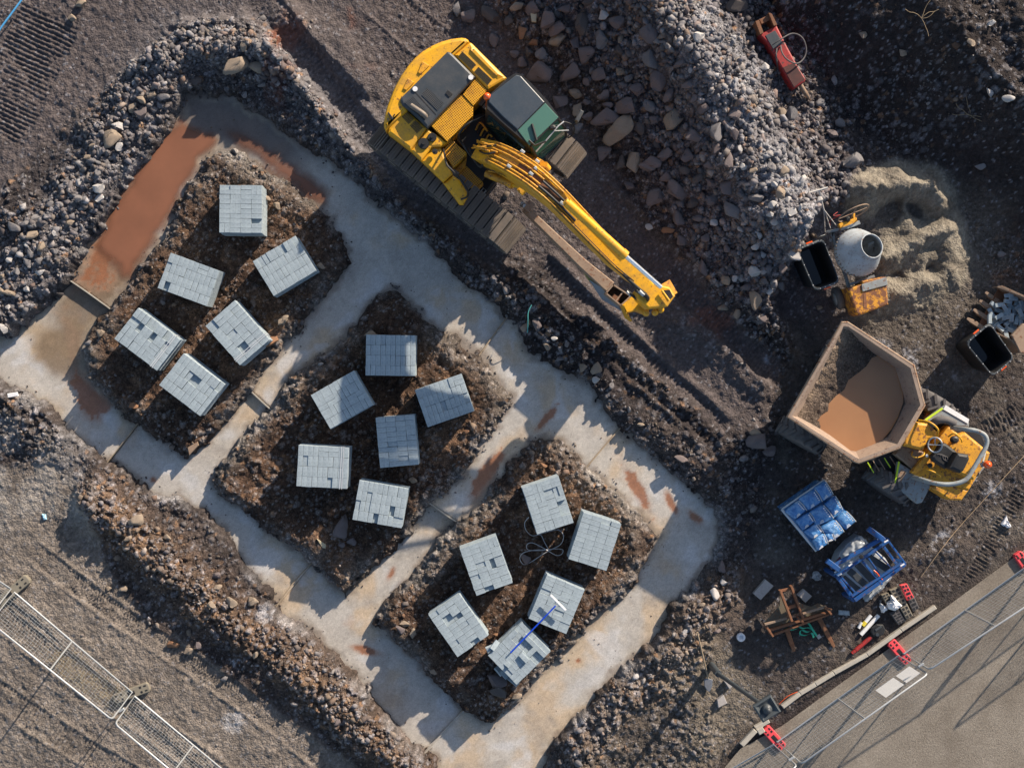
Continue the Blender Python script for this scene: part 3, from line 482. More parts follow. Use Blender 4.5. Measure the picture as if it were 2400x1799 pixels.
# traced: (fn, x, y, radius in that view's px, scale, tone, angle deg(image, ccw), aspect, label)
TR_ROCKS = [(H1,875,635,95,'m',70,.75,'big smooth mauve boulder alone in gravel right of the cab'), (H1,600,650,105,'m',10,.85,'big brown boulder tight against the rear corner of the cab'),
 (H1,670,190,80,'m',60,.8,'rounded pinkish boulder above the small pale plank in the rubble'), (H1,750,260,75,'m',30,.7,'dark split boulder lying between two round ones above the cab'),
 (H1,745,355,78,'t',5,.75,'brown boulder lowest of three stacked above the cab'), (H1,450,275,62,'o',-60,.75,'rusty brown stone left of the stacked boulders above the cab'),
 (H1,955,200,100,'d',80,.6,'tall dark boulder at the upper middle of the rubble heap'), (H1,1175,105,50,'p',20,.9,'pale frosty stone near the top of the rubble heap'),
 (H1,1165,1035,120,'m',15,.6,'broad dark boulder touching the long pale boulder right of the cab'), (H1,1290,1130,145,'t',55,.55,'longest tan boulder standing diagonally right of the cab mirror'),
 (H1,1350,915,88,'m',10,.75,'angular boulder above the longest tan boulder'), (H1,1165,815,65,'m',20,.7,'grey boulder beside a round tan one in the middle of the heap'),
 (H1,1735,805,68,'m',50,.75,'smooth boulder at the foot of the pale gravel ridge'), (H1,1410,1380,100,'t',60,.75,'faceted boulder with a bright face right of the far track'),
 (H1,1310,1420,70,'d',60,.7,'dark boulder leaning on the faceted one right of the far track'), (H1,1560,1420,85,'m',15,.65,'flat dark boulder in the lower middle of the heap'),
 (H1,1680,1345,70,'m',30,.6,'elongated brown stone above the two largest flat boulders'), (H1,2030,920,50,'m',30,.8,'brown block at the edge of the sunlit ridge'), (H1,1030,1000,55,'m',0,.8,'round brown stone near the mirror arm'),
 (H1,1480,1120,52,'d',-30,.8,'dark stone right of the longest tan boulder'), (H1,1590,1050,45,'m',-20,.8,'brown stone in the fine rubble right of centre of the heap'), (H1,1290,430,55,'d',-70,.8,'dark rough lump high on the shaded slope'),
 (H1,1300,625,50,'t',-20,.7,'tan stone catching sun on the shaded slope'), (H1,1955,350,55,'p',10,.85,'pale stone on the sunny upper ridge'), (H1,550,370,40,'o',10,.9,'small orange brown stone above the cab roof'), (H1,1205,910,52,'m',-30,.8,'reddish stone left of the angular boulder'),
 (H2,330,385,105,'m',-60,.8,'larger diamond shaped slab of the pair at the foot of the heap'), (H2,150,450,105,'m',60,.75,'slab left of the diamond shaped one at the foot of the heap'), (H2,355,670,75,'m',-40,.85,'grey flat stone below the diamond slab'),
 (H2,245,270,58,'m',10,.85,'reddish stone above the diamond slab'), (H2,85,150,100,'m',10,.6,'dark boulder above the pair of slabs'), (H2,220,65,80,'m',35,.55,'elongated stone at the right end of the dark boulders'), (H2,270,760,55,'o',-15,.7,'warm brown stone alone at the edge of the haul track'),
 (H2,80,745,40,'p',0,.9,'small pale stone on the bare haul track'), (H2,385,880,60,'m',-50,.8,'brown stone on the left edge of the frosted rubble tongue'), (H2,590,1140,75,'m',-60,.6,'split slab low on the rubble tongue'), (H2,710,705,50,'p',-20,.8,'frosted stone on the crest of the rubble tongue'),
 (H2,1075,1155,68,'p',-20,.75,'whitish pitted boulder low on the rubble tongue'), (H2,1100,1420,90,'t',-70,.75,'big tan boulder at the lower end of the rubble tongue'), (H2,1030,1290,60,'m',0,.65,'flat brown stone above the big tan boulder'), (H2,810,1240,55,'t',-40,.8,'tan stone left of the whitish pitted boulder'),
 (H2,920,1545,55,'t',50,.75,'lowest tan stone of the rubble tongue beside the track'), (H2,780,1495,50,'t',0,.6,'knobbly stone at the lower left of the rubble tongue'), (H2,900,1220,40,'p',60,.8,'whitest stone of the rubble tongue'), (H2,1155,1610,38,'m',0,.9,'round stone at the bottom tip of the rubble tongue'),
 (H2,1425,600,48,'p',-10,.9,'pale round boulder between the rubble and the mixer drawbar'), (H2,1160,790,42,'p',-45,.75,'pale wedge stone right of the rubble crest'), (H2,960,750,38,'p',-50,.7,'pale stone on the shaded side near the wedge stone'), (H2,1650,820,40,'t',-50,.7,'stone block against the tub beside the mixer'),
 (H2,1245,615,35,'p',0,.7,'pale stone at the end of the thin white rod'), (H2,1690,1500,32,'t',-10,.7,'tan stone between the mixer wheel and the dumper skip'), (H2,965,170,38,'p',-20,.8,'pale stone on the dark frosted slope'), (H2,1355,1380,0,'p',0,1,''),
 (H3,1810,1240,75,'m',0,.75,'largest boulder left of the dumper wheel'), (H3,1910,1300,60,'m',0,.8,'dark boulder touching the largest one by the dumper wheel'), (H3,1800,1180,45,'t',0,.7,'pale topped stone above the largest boulder by the dumper'), (H3,1255,1380,58,'m',-15,.45,'flat oval stone above the lower right trench corner'),
 (H3,615,705,42,'t',20,.9,'tan stone in the row along the excavator side trench'), (H3,520,700,32,'t',0,.9,'stone left of the tan one along the trench edge'), (H3,615,790,32,'p',0,.9,'pale stone nearest the trench in that row'), (H3,185,380,40,'m',-60,.7,'brown stone beside the turquoise cord'), (H3,945,1120,28,'t',-20,.6,'small flat tan stone above the step in the trench'), (H3,310,490,24,'p',0,.8,'pale stone below the turquoise cord'),
 (L1,1545,415,75,'t',0,.95,'largest pale boulder above the upper trench corner'), (L1,1660,425,45,'t',-30,.8,'split boulder next to the largest one above the trench corner'), (L1,720,905,68,'t',0,.85,'big rounded boulder on the left rim of the trench'), (L1,925,740,48,'m',0,.8,'mauve boulder right in the row on the left rim'), (L1,855,700,36,'t',70,.8,'tan boulder next to the mauve one on the left rim'),
 (L1,770,815,38,'p',0,.8,'pale boulder just above the big rounded one'), (L1,930,655,34,'t',-30,.6,'wedge shaped stone above the mauve boulder'), (L1,990,610,28,'t',0,.9,'round tan stone on the left rim near the corner'), (L1,1050,630,44,'g',20,.6,'long grey stone nearest the trench corner on the left rim'), (L1,790,950,36,'p',60,.7,'pale stone against the right of the big rounded boulder'), (L1,640,1225,40,'p',20,.8,'pale stone low on the left rim'), (L1,650,1280,34,'p',0,.8,'pale stone just under another low on the left rim'), (L1,525,35,36,'t',0,.8,'tan stone at the top edge of the photo'), (L1,475,120,28,'t',0,.8,'grey tan stone in the red damp patch at the top left'),
 (L1,235,1520,42,'t',0,.8,'tan boulder at the left edge of the rubble'), (L1,90,1470,42,'g',0,.8,'grey boulder at the far left of the rubble'), (L1,1590,620,22,'g',0,.9,'grey stone inside the shaded corner bank'), (L1,1275,520,40,'d',0,.9,'dark boulder half buried in the shaded trench corner'), (L1,1800,1330,30,'t',-30,.8,'tan stone right of the topmost block pack'), (L1,1730,1285,24,'t',-60,.8,'tan stone touching the topmost block pack'), (L1,1640,560,0,'t',0,1,''),
 (L2,1745,560,52,'o',60,.8,'rusty pink boulder wedged at the corner of a block pack'), (L2,1840,415,36,'t',10,.7,'tan stone above the rusty pink boulder'), (L2,875,972,26,'o',0,.95,'round orange stone below the lowest left pack'), (L2,655,500,28,'t',0,.8,'tan stone near the left edge of the first island'), (L2,580,562,24,'g',0,.7,'grey stone at the left edge of the first island'), (L2,2078,62,28,'t',0,.8,'tan stone right of the upper right pack'), (L2,25,460,34,'p',-40,.8,'pale stone low at the left border of the photo'), (L2,22,230,30,'t',0,.8,'tan stone at the left border of the photo'), (L2,75,240,34,'t',-30,.7,'wedge shaped tan stone at the left border'),
 (C4,558,1485,68,'m',-70,.85,'big pinkish boulder below the middle island packs'), (C4,620,1568,30,'m',0,.85,'small pinkish stone touching the big one below'), (C4,556,1590,22,'m',0,.8,'smallest pinkish stone under the big one'), (C4,750,230,48,'t',0,.6,'tan rock half hidden behind the top middle pack'), (C4,180,140,36,'t',20,.7,'tan stone on the bank beside the first crossing strip'), (C4,98,300,0,'o',0,1,''), (C4,1020,1170,28,'t',0,.7,'tan stone below the centre pack'), (C4,1355,860,22,'o',0,.7,'bright orange stone right of the centre pack'),
 (C5,860,795,34,'m',0,.9,'dark stone inside the loop of the coiled strap'), (C5,970,235,28,'o',-30,.6,'orange sliver stone at the top of the third island'), (C5,690,1530,60,'m',-20,.75,'boulder under the spilled corner of the messy pack'), (C5,700,1600,55,'d',-20,.7,'dark boulder at the bottom of the third island'), (C5,800,1635,32,'t',0,.8,'tan stone at the bottom tip of the third island'), (C5,130,1190,30,'t',0,.6,'tan stone at the left tip of the third island'), (C5,178,1240,28,'t',45,.8,'squarish pale tan stone at the left tip of the third island'), (C5,105,1225,28,'m',0,.8,'brown stone in the cluster at the left tip'), (C5,680,1258,18,'o',0,.8,'orange stone between the two lower packs'), (C5,215,1465,24,'p',0,.9,'pale stone at the trench edge under the third island'), (C5,300,1478,22,'t',0,.8,'brown stone at the trench edge under the third island'),
 (L3,1130,850,36,'o',-20,.85,'orange boulder lying free on the tan ground'), (L3,1230,890,30,'t',30,.85,'tan stone beside the free orange boulder'), (L3,1285,865,28,'m',-70,.8,'pinkish stone beside the free tan one'), (L3,885,45,45,'t',0,.75,'big tan stone at the top of the brown spoil bank'), (L3,1635,575,40,'t',-10,.7,'broad tan stone by the white splash on the spoil bank'), (L3,1505,580,36,'t',-20,.7,'tan stone on the middle of the spoil bank'), (L3,1378,585,30,'t',0,.9,'round tan stone on the middle of the spoil bank'), (L3,1400,495,30,'t',0,.8,'tan stone upper middle of the spoil bank'), (L3,1090,160,24,'t',0,.8,'tan stone in a cluster of three on the spoil bank'), (L3,842,163,22,'t',0,.9,'small tan stone near the top of the spoil bank'), (L3,800,492,26,'t',0,.7,'flat tan stone on the lower left foot of the bank'), (L3,705,492,20,'t',0,.7,'smaller flat tan stone on the foot of the bank'), (L3,1460,1072,24,'g',-10,.75,'grey stone at the foot of the spoil bank'), (L3,1410,405,32,'m',0,.6,'mauve stone near the trench on the spoil bank'), (L3,2190,1350,28,'m',30,.8,'pinkish stone at the lower end of the spoil bank'), (L3,2160,110,0,'m',0,1,''), (L3,1660,915,26,'t',70,.6,'slim tan stone lower on the spoil bank'), (L3,1910,1235,22,'g',0,.8,'grey stone on the shaded foot of the bank'),
 (R6,250,80,40,'m',-60,.7,'flat brown stone beside the lower right trench'), (R6,205,265,48,'p',-75,.65,'tall whitish boulder beside the trench above the shovel'), (R6,260,175,28,'p',-20,.7,'small white stone above the tall whitish boulder'), (R6,25,497,22,'p',0,.8,'white stone left of the shovel handle'), (R6,125,330,22,'t',0,.8,'pale stone left of the tall whitish boulder'), (R6,215,490,26,'m',10,.6,'mauve stone between the shovel and the trench'),
 (TR,720,30,55,'d',0,.8,'large dark boulder left of the red breaker head'), (TR,860,360,26,'p',0,.8,'pale stone inside the hose loop of the breaker'), (TR,1000,600,40,'g',60,.7,'grey boulder below the hose loop'), (TR,945,585,26,'t',0,.8,'tan stone below the hose loop'), (TR,1258,640,32,'g',-30,.8,'grey boulder in the hollow below the breaker point'), (TR,1140,540,26,'g',0,.8,'rough grey stone below the breaker point'), (TR,1315,840,50,'g',0,.8,'big knobbly stone above the sand heap'), (TR,1220,700,36,'m',-20,.6,'brown flat stone left of the hollow'), (TR,1995,860,26,'g',40,.8,'grey stone right of the sand heap on the bank'), (TR,1610,258,24,'t',-20,.7,'pale stone on the dark bank'), (TR,1920,235,22,'t',-20,.7,'tan stone high on the dark bank'), (TR,2040,120,22,'p',10,.7,'pale block near the top right'), (TR,2050,470,26,'p',-40,.7,'whitish stone right on the bank crest'), (TR,2130,515,30,'p',0,.7,'rough pale lump at the right border'), (TR,510,215,28,'p',0,.8,'pale stone upper left of the pale ridge'), (TR,1225,415,24,'g',-50,.8,'bluish stone right of the breaker point'), (TR,1395,170,24,'t',0,.8,'rough tan stone on the bank above the breaker'), (TR,40,60,28,'p',0,.9,'pale boulder at the upper left of the heap'),
 (TR,2090,1315,26,'g',0,.7,'grey stone right of the mixer yard'), (TR,2065,1390,0,'t',0,1,''), (TR,45,60,0,'t',0,1,'')]
SCL = {id(H1): 3.685, id(H2): 4.043, id(H3): 3.16, id(L1): 2.764, id(L2): 2.764, id(L3): 2.765, id(C4): 2.763, id(C5): 2.591, id(R6): 2.765, id(TR): 2.212}
placed = []
for fn, x, y, r, tone, an, asp, lab in TR_ROCKS:
    if r <= 0: continue
    z0 = gz1(fn(x, y, 0)); p = fn(x, y, max(z0, 0)); rad = r / SCL[id(fn)] / 100 * 1.12
    rock(p, rad, tone, math.radians(an), asp, .66, lab, None); placed.append((p.x, p.y, rad))
# fill: groups of look-alikes that only their heap tells apart
FILL = [ # polygon (display px), count, rmin, rmax, tones, name label, group
 ([(980,20),(1250,0),(1420,120),(1520,300),(1600,520),(1500,500),(1380,440),(1240,270),(1180,180),(1080,100)], 70, .13, .30, 'mmmtdgmg', 'angular mauve brown rock packed into the shaded slope of the rubble heap', 'rocks packed on the shaded slope of the rubble heap'),
 ([(1560,260),(1650,380),(1760,420),(1740,520),(1660,640),(1640,760),(1560,640),(1500,560),(1520,480)], 26, .10, .18, 'pptgm', 'pale dusty rock on the sunlit tongue of the rubble heap', 'pale rocks on the sunlit rubble tongue'),
 ([(300,200),(340,210),(200,440),(90,620),(0,700),(0,520),(120,420),(240,260)], 26, .08, .13, 'gtpg', 'grey rock on the stony rim left of the puddled trench', 'grey rocks on the stony left rim'),
 ([(500,80),(640,130),(760,250),(700,280),(600,220),(480,180)], 8, .08, .12, 'gtm', 'rock on the bank above the upper trench corner', 'rocks on the bank above the corner'),
 ([(1120,650),(1300,790),(1420,930),(1380,950),(1240,820),(1110,690)], 8, .08, .11, 'gtm', 'rock along the bank between trench and haul track', 'rocks on the bank beside the haul track')]
for pl, cnt, r0, r1, tones, lab, grp in FILL:
    P = D2(pl); k = 0; tries = 0
    while k < cnt and tries < 4000:
        tries += 1; x = random.uniform(min(p[0] for p in P), max(p[0] for p in P)); y = random.uniform(min(p[1] for p in P), max(p[1] for p in P))
        if not inside(np.array([x]), np.array([y]), P)[0]: continue
        r = random.uniform(r0, r1) * random.uniform(.85, 1.1)
        if any((x - a) ** 2 + (y - b) ** 2 < (r + c) ** 2 * .8 for a, b, c in placed): continue
        rock((x, y), r, random.choice(tones), None, random.uniform(.6, .95), random.uniform(.5, .7), lab, grp); placed.append((x, y, r)); k += 1
print('rocks', nrock)

me, n = scatter_small(100000); print('small stones', n)
tag(link('gravel', me), 'loose gravel and small stones strewn over the churned site', 'gravel', kind='stuff')
# ================================================================== OBJECT BUILDER
class MB:
    def __init__(s): s.v = []; s.f = []; s.sm = []
    def add(s, V, F, smooth=False):
        n = len(s.v); s.v += [Vector(v) for v in V]; s.f += [tuple(i + n for i in f) for f in F]; s.sm += [smooth] * len(F); return s
    def loops(s, rings, cap0=True, cap1=True, smooth=False, closed=True):
        n = len(rings[0]); V = [p for r in rings for p in r]; F = []
        for k in range(len(rings) - 1):
            for i in range(n if closed else n - 1):
                j = (i + 1) % n; F.append((k * n + i, k * n + j, (k + 1) * n + j, (k + 1) * n + i))
        s.add(V, F, smooth)
        if cap0: s.add(rings[0], [tuple(range(n))[::-1]])
        if cap1: s.add(rings[-1], [tuple(range(n))])
        return s
    def prism(s, pts, z0, z1, b=.0, taper=0.):
        """pts: list of Vectors (their x,y used)"""
        P = [Vector((p[0], p[1])) for p in pts]
        if sum(P[i].x * P[(i + 1) % len(P)].y - P[(i + 1) % len(P)].x * P[i].y for i in range(len(P))) < 0: P = P[::-1]
        def off(d):
            out = []
            for i in range(len(P)):
                a, c, e = P[i - 1], P[i], P[(i + 1) % len(P)]; u = (c - a).normalized(); v = (e - c).normalized()
                n1 = Vector((-u.y, u.x)); n2 = Vector((-v.y, v.x)); m = n1 + n2; m = m / max(m.length, 1e-6); k = max(m.dot(n1), .5); out.append(c + m * (d / k))
            return out
        r = [[(p.x, p.y, z0) for p in (off(taper) if taper else P)]]
        if b: r += [[(p.x, p.y, z1 - b) for p in P], [(p.x, p.y, z1 - b * .3) for p in off(b * .3)], [(p.x, p.y, z1) for p in off(b)]]
        else: r += [[(p.x, p.y, z1) for p in P]]
        return s.loops(r)
    def box(s, c, size, rz=0., b=0., R=None):
        c = Vector(c); hx, hy, hz = [q / 2 for q in size]; M = R or Matrix.Rotation(rz, 3, 'Z')
        if b:
            r = []
            for z, i in ((-hz, b), (-hz + b, 0), (hz - b, 0), (hz, b)):
                r.append([c + M @ Vector(q) for q in ((-hx + i, -hy + i, z), (hx - i, -hy + i, z), (hx - i, hy - i, z), (-hx + i, hy - i, z))])
            return s.loops(r)
        V = [c + M @ Vector((x * hx, y * hy, z * hz)) for z in (-1, 1) for x, y in ((-1, -1), (1, -1), (1, 1), (-1, 1))]
        return s.add(V, [(3, 2, 1, 0), (4, 5, 6, 7), (0, 1, 5, 4), (1, 2, 6, 5), (2, 3, 7, 6), (3, 0, 4, 7)])
    def cyl(s, a, b, r0, r1=None, n=14, caps=True, smooth=True):
        a, b = Vector(a), Vector(b); r1 = r0 if r1 is None else r1; d = (b - a).normalized(); q = d.to_track_quat('Z', 'Y')
        R = [[p + q @ Vector((r * math.cos(t), r * math.sin(t), 0)) for t in [2 * math.pi * k / n for k in range(n)]] for p, r in ((a, r0), (b, r1))]
        return s.loops(R, caps, caps, smooth)
    def lathe(s, a, b, prof, n=32, caps=(True, True)):
        """prof: (t along a->b in metres, radius)"""
        a, b = Vector(a), Vector(b); d = (b - a).normalized(); q = d.to_track_quat('Z', 'Y')
        R = [[a + d * t + q @ Vector((r * math.cos(k * 2 * math.pi / n), r * math.sin(k * 2 * math.pi / n), 0)) for k in range(n)] for t, r in prof]
        return s.loops(R, caps[0], caps[1], True)
    def tube(s, pts, r, n=8, closed=False, caps=True):
        P = [Vector(p) for p in pts]; R = []; up = None
        for i, p in enumerate(P):
            a = P[i - 1] if (i or closed) else P[i]; b = P[(i + 1) % len(P)] if (i < len(P) - 1 or closed) else P[i]
            d = (b - a).normalized()
            if up is None: up = d.orthogonal().normalized()
            up = (up - d * up.dot(d)).normalized(); w_ = d.cross(up)
            rr = r[i] if isinstance(r, (list, tuple)) else r
            R.append([p + (up * math.cos(t) + w_ * math.sin(t)) * rr for t in [2 * math.pi * k / n for k in range(n)]])
        if closed: R.append(R[0])
        return s.loops(R, caps and not closed, caps and not closed, True)
    def beam(s, st):
        """st: list of (centre xy/xyz of top face, half width, depth) – boxy beam following its path"""
        R = []
        for i, (p, hw, dp) in enumerate(st):
            p = Vector(p); a = Vector(st[max(i - 1, 0)][0]); b = Vector(st[min(i + 1, len(st) - 1)][0]); d = (b - a).normalized(); n = Vector((-d.y, d.x, 0)).normalized(); u = n.cross(d) * -1
            if u.z < 0: u = -u
            e = min(.02, hw * .2)
            R.append([p - n * hw - u * dp, p + n * hw - u * dp, p + n * hw - u * e, p + n * (hw - e), p - n * (hw - e), p - n * hw - u * e])
        return s.loops(R)
    def ball(s, c, r, sx=1, sy=1, sz=1, n=14):
        c = Vector(c); R = []
        for k in range(1, n // 2): ph = math.pi * k / (n // 2); R.append([c + Vector((r * sx * math.sin(ph) * math.cos(t), r * sy * math.sin(ph) * math.sin(t), -r * sz * math.cos(ph))) for t in [2 * math.pi * i / n for i in range(n)]])
        return s.loops(R, True, True, True)
    def mesh(s, name, mat, o=(0, 0, 0)):
        me = bpy.data.meshes.new(name); o = Vector(o); me.from_pydata([v - o for v in s.v], [], s.f)
        me.polygons.foreach_set('use_smooth', s.sm); me.materials.append(mat)
        b = bmesh.new(); b.from_mesh(me); bmesh.ops.recalc_face_normals(b, faces=b.faces); b.to_mesh(me); b.free(); return me
    def part(s, name, mat, root=None, label=None):
        """a child mesh of root (root unrotated), or a top-level mesh"""
        base = (0, 0, 0); par = root; r = root
        acc = Vector((0, 0, 0))
        while r is not None: acc += Vector(r.location); r = r.parent
        o = link(name, s.mesh(name, mat, acc), root)
        if label: o['label'] = label
        return o
    def solo(s, name, mat, label, cat, group=None):
        xs = [v.x for v in s.v]; ys = [v.y for v in s.v]; c = Vector((sum(xs) / len(xs), sum(ys) / len(ys), min(v.z for v in s.v)))
        o = link(name, s.mesh(name, mat, c), None, c); return tag(o, label, cat, group)
def smoothpath(pts, n=6):
    P = [Vector(p) for p in pts]; out = []
    for i in range(len(P) - 1):
        a, b, c, d = P[max(i - 1, 0)], P[i], P[i + 1], P[min(i + 2, len(P) - 1)]
        for k in range(n):
            t = k / n; out.append(.5 * ((2 * b) + (c - a) * t + (2 * a - 5 * b + 4 * c - d) * t * t + (3 * b - a - 3 * c + d) * t ** 3))
    return out + [P[-1]]
def Q(fn, pts, z): return [fn(x, y, z) for x, y in pts]
def lerp(a, b, t): return a + (b - a) * t
# ---- paints
YEL = paint('machine_yellow', (.80, .40, .012), (.36, .20, .06), .65, .42, spots=.05, coat=.15)
YEL2 = paint('worn_yellow', (.70, .33, .02), (.20, .10, .04), .6, .5, spots=.22)
RUSTY = paint('rusty_yellow', (.62, .28, .02), (.28, .09, .03), .8, .6, scale=2.2, spots=.55)
DGREY = paint('dark_hood_paint', (.045, .055, .065), (.12, .11, .10), .5, .42)
ROOFM = paint('cab_roof', (.055, .07, .085), (.11, .11, .11), .4, .28, coat=.5)
BLACK = paint('black_plastic', (.012, .013, .015), (.05, .045, .04), .3, .5)
RUBBER = paint('rubber', (.085, .08, .083), (.17, .15, .135), .6, .75)
STEEL = paint('worn_track_steel', (.17, .145, .125), (.26, .21, .165), .8, .55, metal=.25)
RUST = paint('rusty_steel', (.22, .095, .045), (.10, .06, .04), .6, .75, spots=.25)
TANSTEEL = paint('muddy_steel', (.30, .21, .145), (.17, .12, .09), .6, .7, spots=.15)
BLUE = paint('blue_paint', (.012, .08, .27), (.05, .08, .13), .5, .4, spots=.12)
GREYP = paint('grey_paint', (.27, .30, .31), (.17, .14, .11), .6, .5, spots=.12)
GALV = paint('galvanised_tube', (.42, .44, .46), (.30, .30, .29), .4, .42, metal=.35)
CHROME = paint('chrome_rod', (.92, .92, .93), (.8, .8, .8), .1, .26, metal=.85, bmp=0)
REDP = paint('red_paint', (.36, .022, .02), (.09, .03, .03), .5, .5, spots=.2, spot=(.05, .03, .03))
PINKRED = paint('red_plastic_foot', (.78, .07, .085), (.40, .08, .08), .5, .55)
GREENS = paint('green_webbing', (.04, .42, .26), (.03, .25, .17), .4, .7)
LIME = paint('lime_edge', (.55, .75, .03), (.3, .4, .05), .3, .5)
WHITE = paint('white_sheet', (.78, .78, .78), (.6, .6, .58), .3, .5)
CONC = paint('precast_concrete', (.42, .39, .335), (.25, .21, .17), .5, .85, scale=5, bmp=.3)
ORANGE = paint('beacon_orange', (.85, .10, .01), (.8, .2, .02), .2, .2, coat=.6)
WOOD = paint('weathered_board', (.36, .28, .19), (.16, .12, .09), .6, .8)
FOOTG = paint('grey_plastic_foot', (.22, .195, .15), (.12, .1, .08), .6, .7)
M_block, t_, b_ = newmat('split_concrete_block')
oi = N(t_, 'ShaderNodeObjectInfo'); n_ = noise(t_, 14, 6, .8); n2_ = noise(t_, 2.2, 3, .5)
r_ = ramp(t_, n_.outputs[0], [(.34, (.19, .225, .24)), (.46, (.315, .375, .41)), (.75, (.39, .455, .495))]); c_ = mixn(t_, r_.outputs[0], ramp(t_, n2_.outputs[0], [(.3, (.85, .86, .88)), (.7, (1.08, 1.07, 1.05))]).outputs[0], 1., 'MULTIPLY')
c_ = mixn(t_, c_, ramp(t_, oi.outputs['Random'], [(0, (.94, .945, .95)), (1, (1.05, 1.05, 1.04))]).outputs[0], 1., 'MULTIPLY')
t_.links.new(c_, b_.inputs['Base Color']); b_.inputs['Roughness'].default_value = .88; bump(t_, b_, n_.outputs[0], .5, .006)
def glass(name, col, rough=.06, alpha=.8):
    m, t, b = newmat(name); b.inputs['Base Color'].default_value = (*col, 1); b.inputs['Roughness'].default_value = rough; b.inputs['Alpha'].default_value = alpha; b.inputs['Coat Weight'].default_value = .5; return m
def holes(name, col, pitch=.042, r=.012, rz=math.radians(-40), dirt=(.3, .13, .03)):
    m, t, b = newmat(name); tc = N(t, 'ShaderNodeTexCoord'); mp = N(t, 'ShaderNodeMapping'); mp.inputs['Rotation'].default_value = (0, 0, rz); mp.inputs['Scale'].default_value = (1 / pitch,) * 3
    t.links.new(tc.outputs['Object'], mp.inputs[0]); sp = N(t, 'ShaderNodeSeparateXYZ'); t.links.new(mp.outputs[0], sp.inputs[0]); sq = []
    for k in (0, 1):
        f = N(t, 'ShaderNodeMath', operation='FRACT'); t.links.new(sp.outputs[k], f.inputs[0]); s_ = N(t, 'ShaderNodeMath', operation='SUBTRACT'); t.links.new(f.outputs[0], s_.inputs[0]); s_.inputs[1].default_value = .5
        p = N(t, 'ShaderNodeMath', operation='MULTIPLY'); t.links.new(s_.outputs[0], p.inputs[0]); t.links.new(s_.outputs[0], p.inputs[1]); sq.append(p)
    a = N(t, 'ShaderNodeMath', operation='ADD'); t.links.new(sq[0].outputs[0], a.inputs[0]); t.links.new(sq[1].outputs[0], a.inputs[1])
    g = N(t, 'ShaderNodeMath', operation='LESS_THAN'); t.links.new(a.outputs[0], g.inputs[0]); g.inputs[1].default_value = (r / pitch) ** 2
    n = noise(t, 4, 5, .6); c0 = mixn(t, col, dirt, ramp(t, n.outputs[0], [(.5, (0, 0, 0)), (.75, (.7, .7, .7))]).outputs[0]); t.links.new(mixn(t, c0, (.02, .015, .01), g.outputs[0]), b.inputs['Base Color']); b.inputs['Roughness'].default_value = .45; return m
YHOLE = holes('perforated_yellow_tread', (.74, .36, .015)); DHOLE = holes('dark_mesh_vent', (.05, .06, .07), .035, .013, dirt=(.10, .095, .09))
# ================================================================== FORMWORK BOARDS at the steps
for k, (s, lab, lo, hi) in enumerate(zip(STEPS, ('board across the trench below the orange puddle', 'standing board across the far left trench', 'board at the step in the upper crossing strip', 'pale thin board across the trench beside the excavator arm', 'board across the strip below the haul track', 'dark board at the step in the lower crossing strip', 'curved thin board across the middle of the lower left strip', 'low board across the strip at the bottom'),
    (('B', 'A'), ('B', 'C'), ('C', 'A'), ('A', 'E2'), ('E2', 'E3'), ('F', 'E2'), ('F', 'C'), ('F', 'E3')), (.03, .05, .03, .045, .04, .01, .05, .02))):
    zt = max(LV[lo[0]], LV[lo[1]]) + hi; a = D(*s[0], zt); b_ = D(*s[1], zt); mb = MB(); ang = math.atan2(b_.y - a.y, b_.x - a.x)
    n = Vector((-math.sin(ang), math.cos(ang), 0)); m_ = (a + b_) / 2; bow = .05 if k == 6 else .01; pts = [lerp(a, b_, t) + n * bow * (4 * t * (1 - t)) for t in [i / 10 for i in range(11)]]
    mb.loops([[p - n * .014 - Vector((0, 0, .28)), p + n * .014 - Vector((0, 0, .28)), p + n * .014, p - n * .014] for p in pts])
    mb.solo('formwork_board', WOOD if k in (1, 3, 4, 6) else CONC, lab, 'board', 'formwork boards across the trenches')
# ================================================================== BLOCK PACKS
def blockmesh(n, lx, ly, lz, seed):
    rr = random.Random(seed); mb = MB(); mb.box((0, 0, 0), (lx - .003, ly - .003, lz - .002), 0, .004)
    for i, v in enumerate(mb.v): mb.v[i] = v + Vector((rr.uniform(-.0015, .0015), rr.uniform(-.0015, .0015), rr.uniform(-.001, .001)))
    return mb.mesh('block', M_block)
BL = [blockmesh('block', .24, .12, .075, s) for s in range(5)]
def courses(seed, nl=8, gx=5, gy=4):
    rr = random.Random(seed); mb = MB(); lz = .075
    for l in range(nl):
        ox, oy = rr.uniform(-.012, .012), rr.uniform(-.012, .012); z = .1 + lz * l + lz / 2
        for i in range(gx):
            for j in range(gy):
                if 0 < i < gx - 1 and 0 < j < gy - 1 and l < nl - 2: continue
                cx, cy = (i - (gx - 1) / 2) * .24 + ox, (j - (gy - 1) / 2) * .24 + oy
                if (i + l) % 3 == 0 or rr.random() < .1:
                    for s in (-1, 1): mb.box((cx, cy + s * .06, z), (.236 + rr.uniform(-.004, .002), .114, lz - .004), rr.uniform(-.01, .01))
                else:
                    for s in (-1, 1): mb.box((cx + s * .06, cy, z), (.114, .236, lz - .004), rr.uniform(-.01, .01))
    return mb.mesh('block_courses', M_block)
CRS = [courses(s) for s in range(4)]
mbp = MB()
for y in (-.40, 0, .40): mbp.box((0, y, .045), (1.14, .09, .09))
PALM = mbp.mesh('pallet_bearers', WOOD)
STRAPM = {}
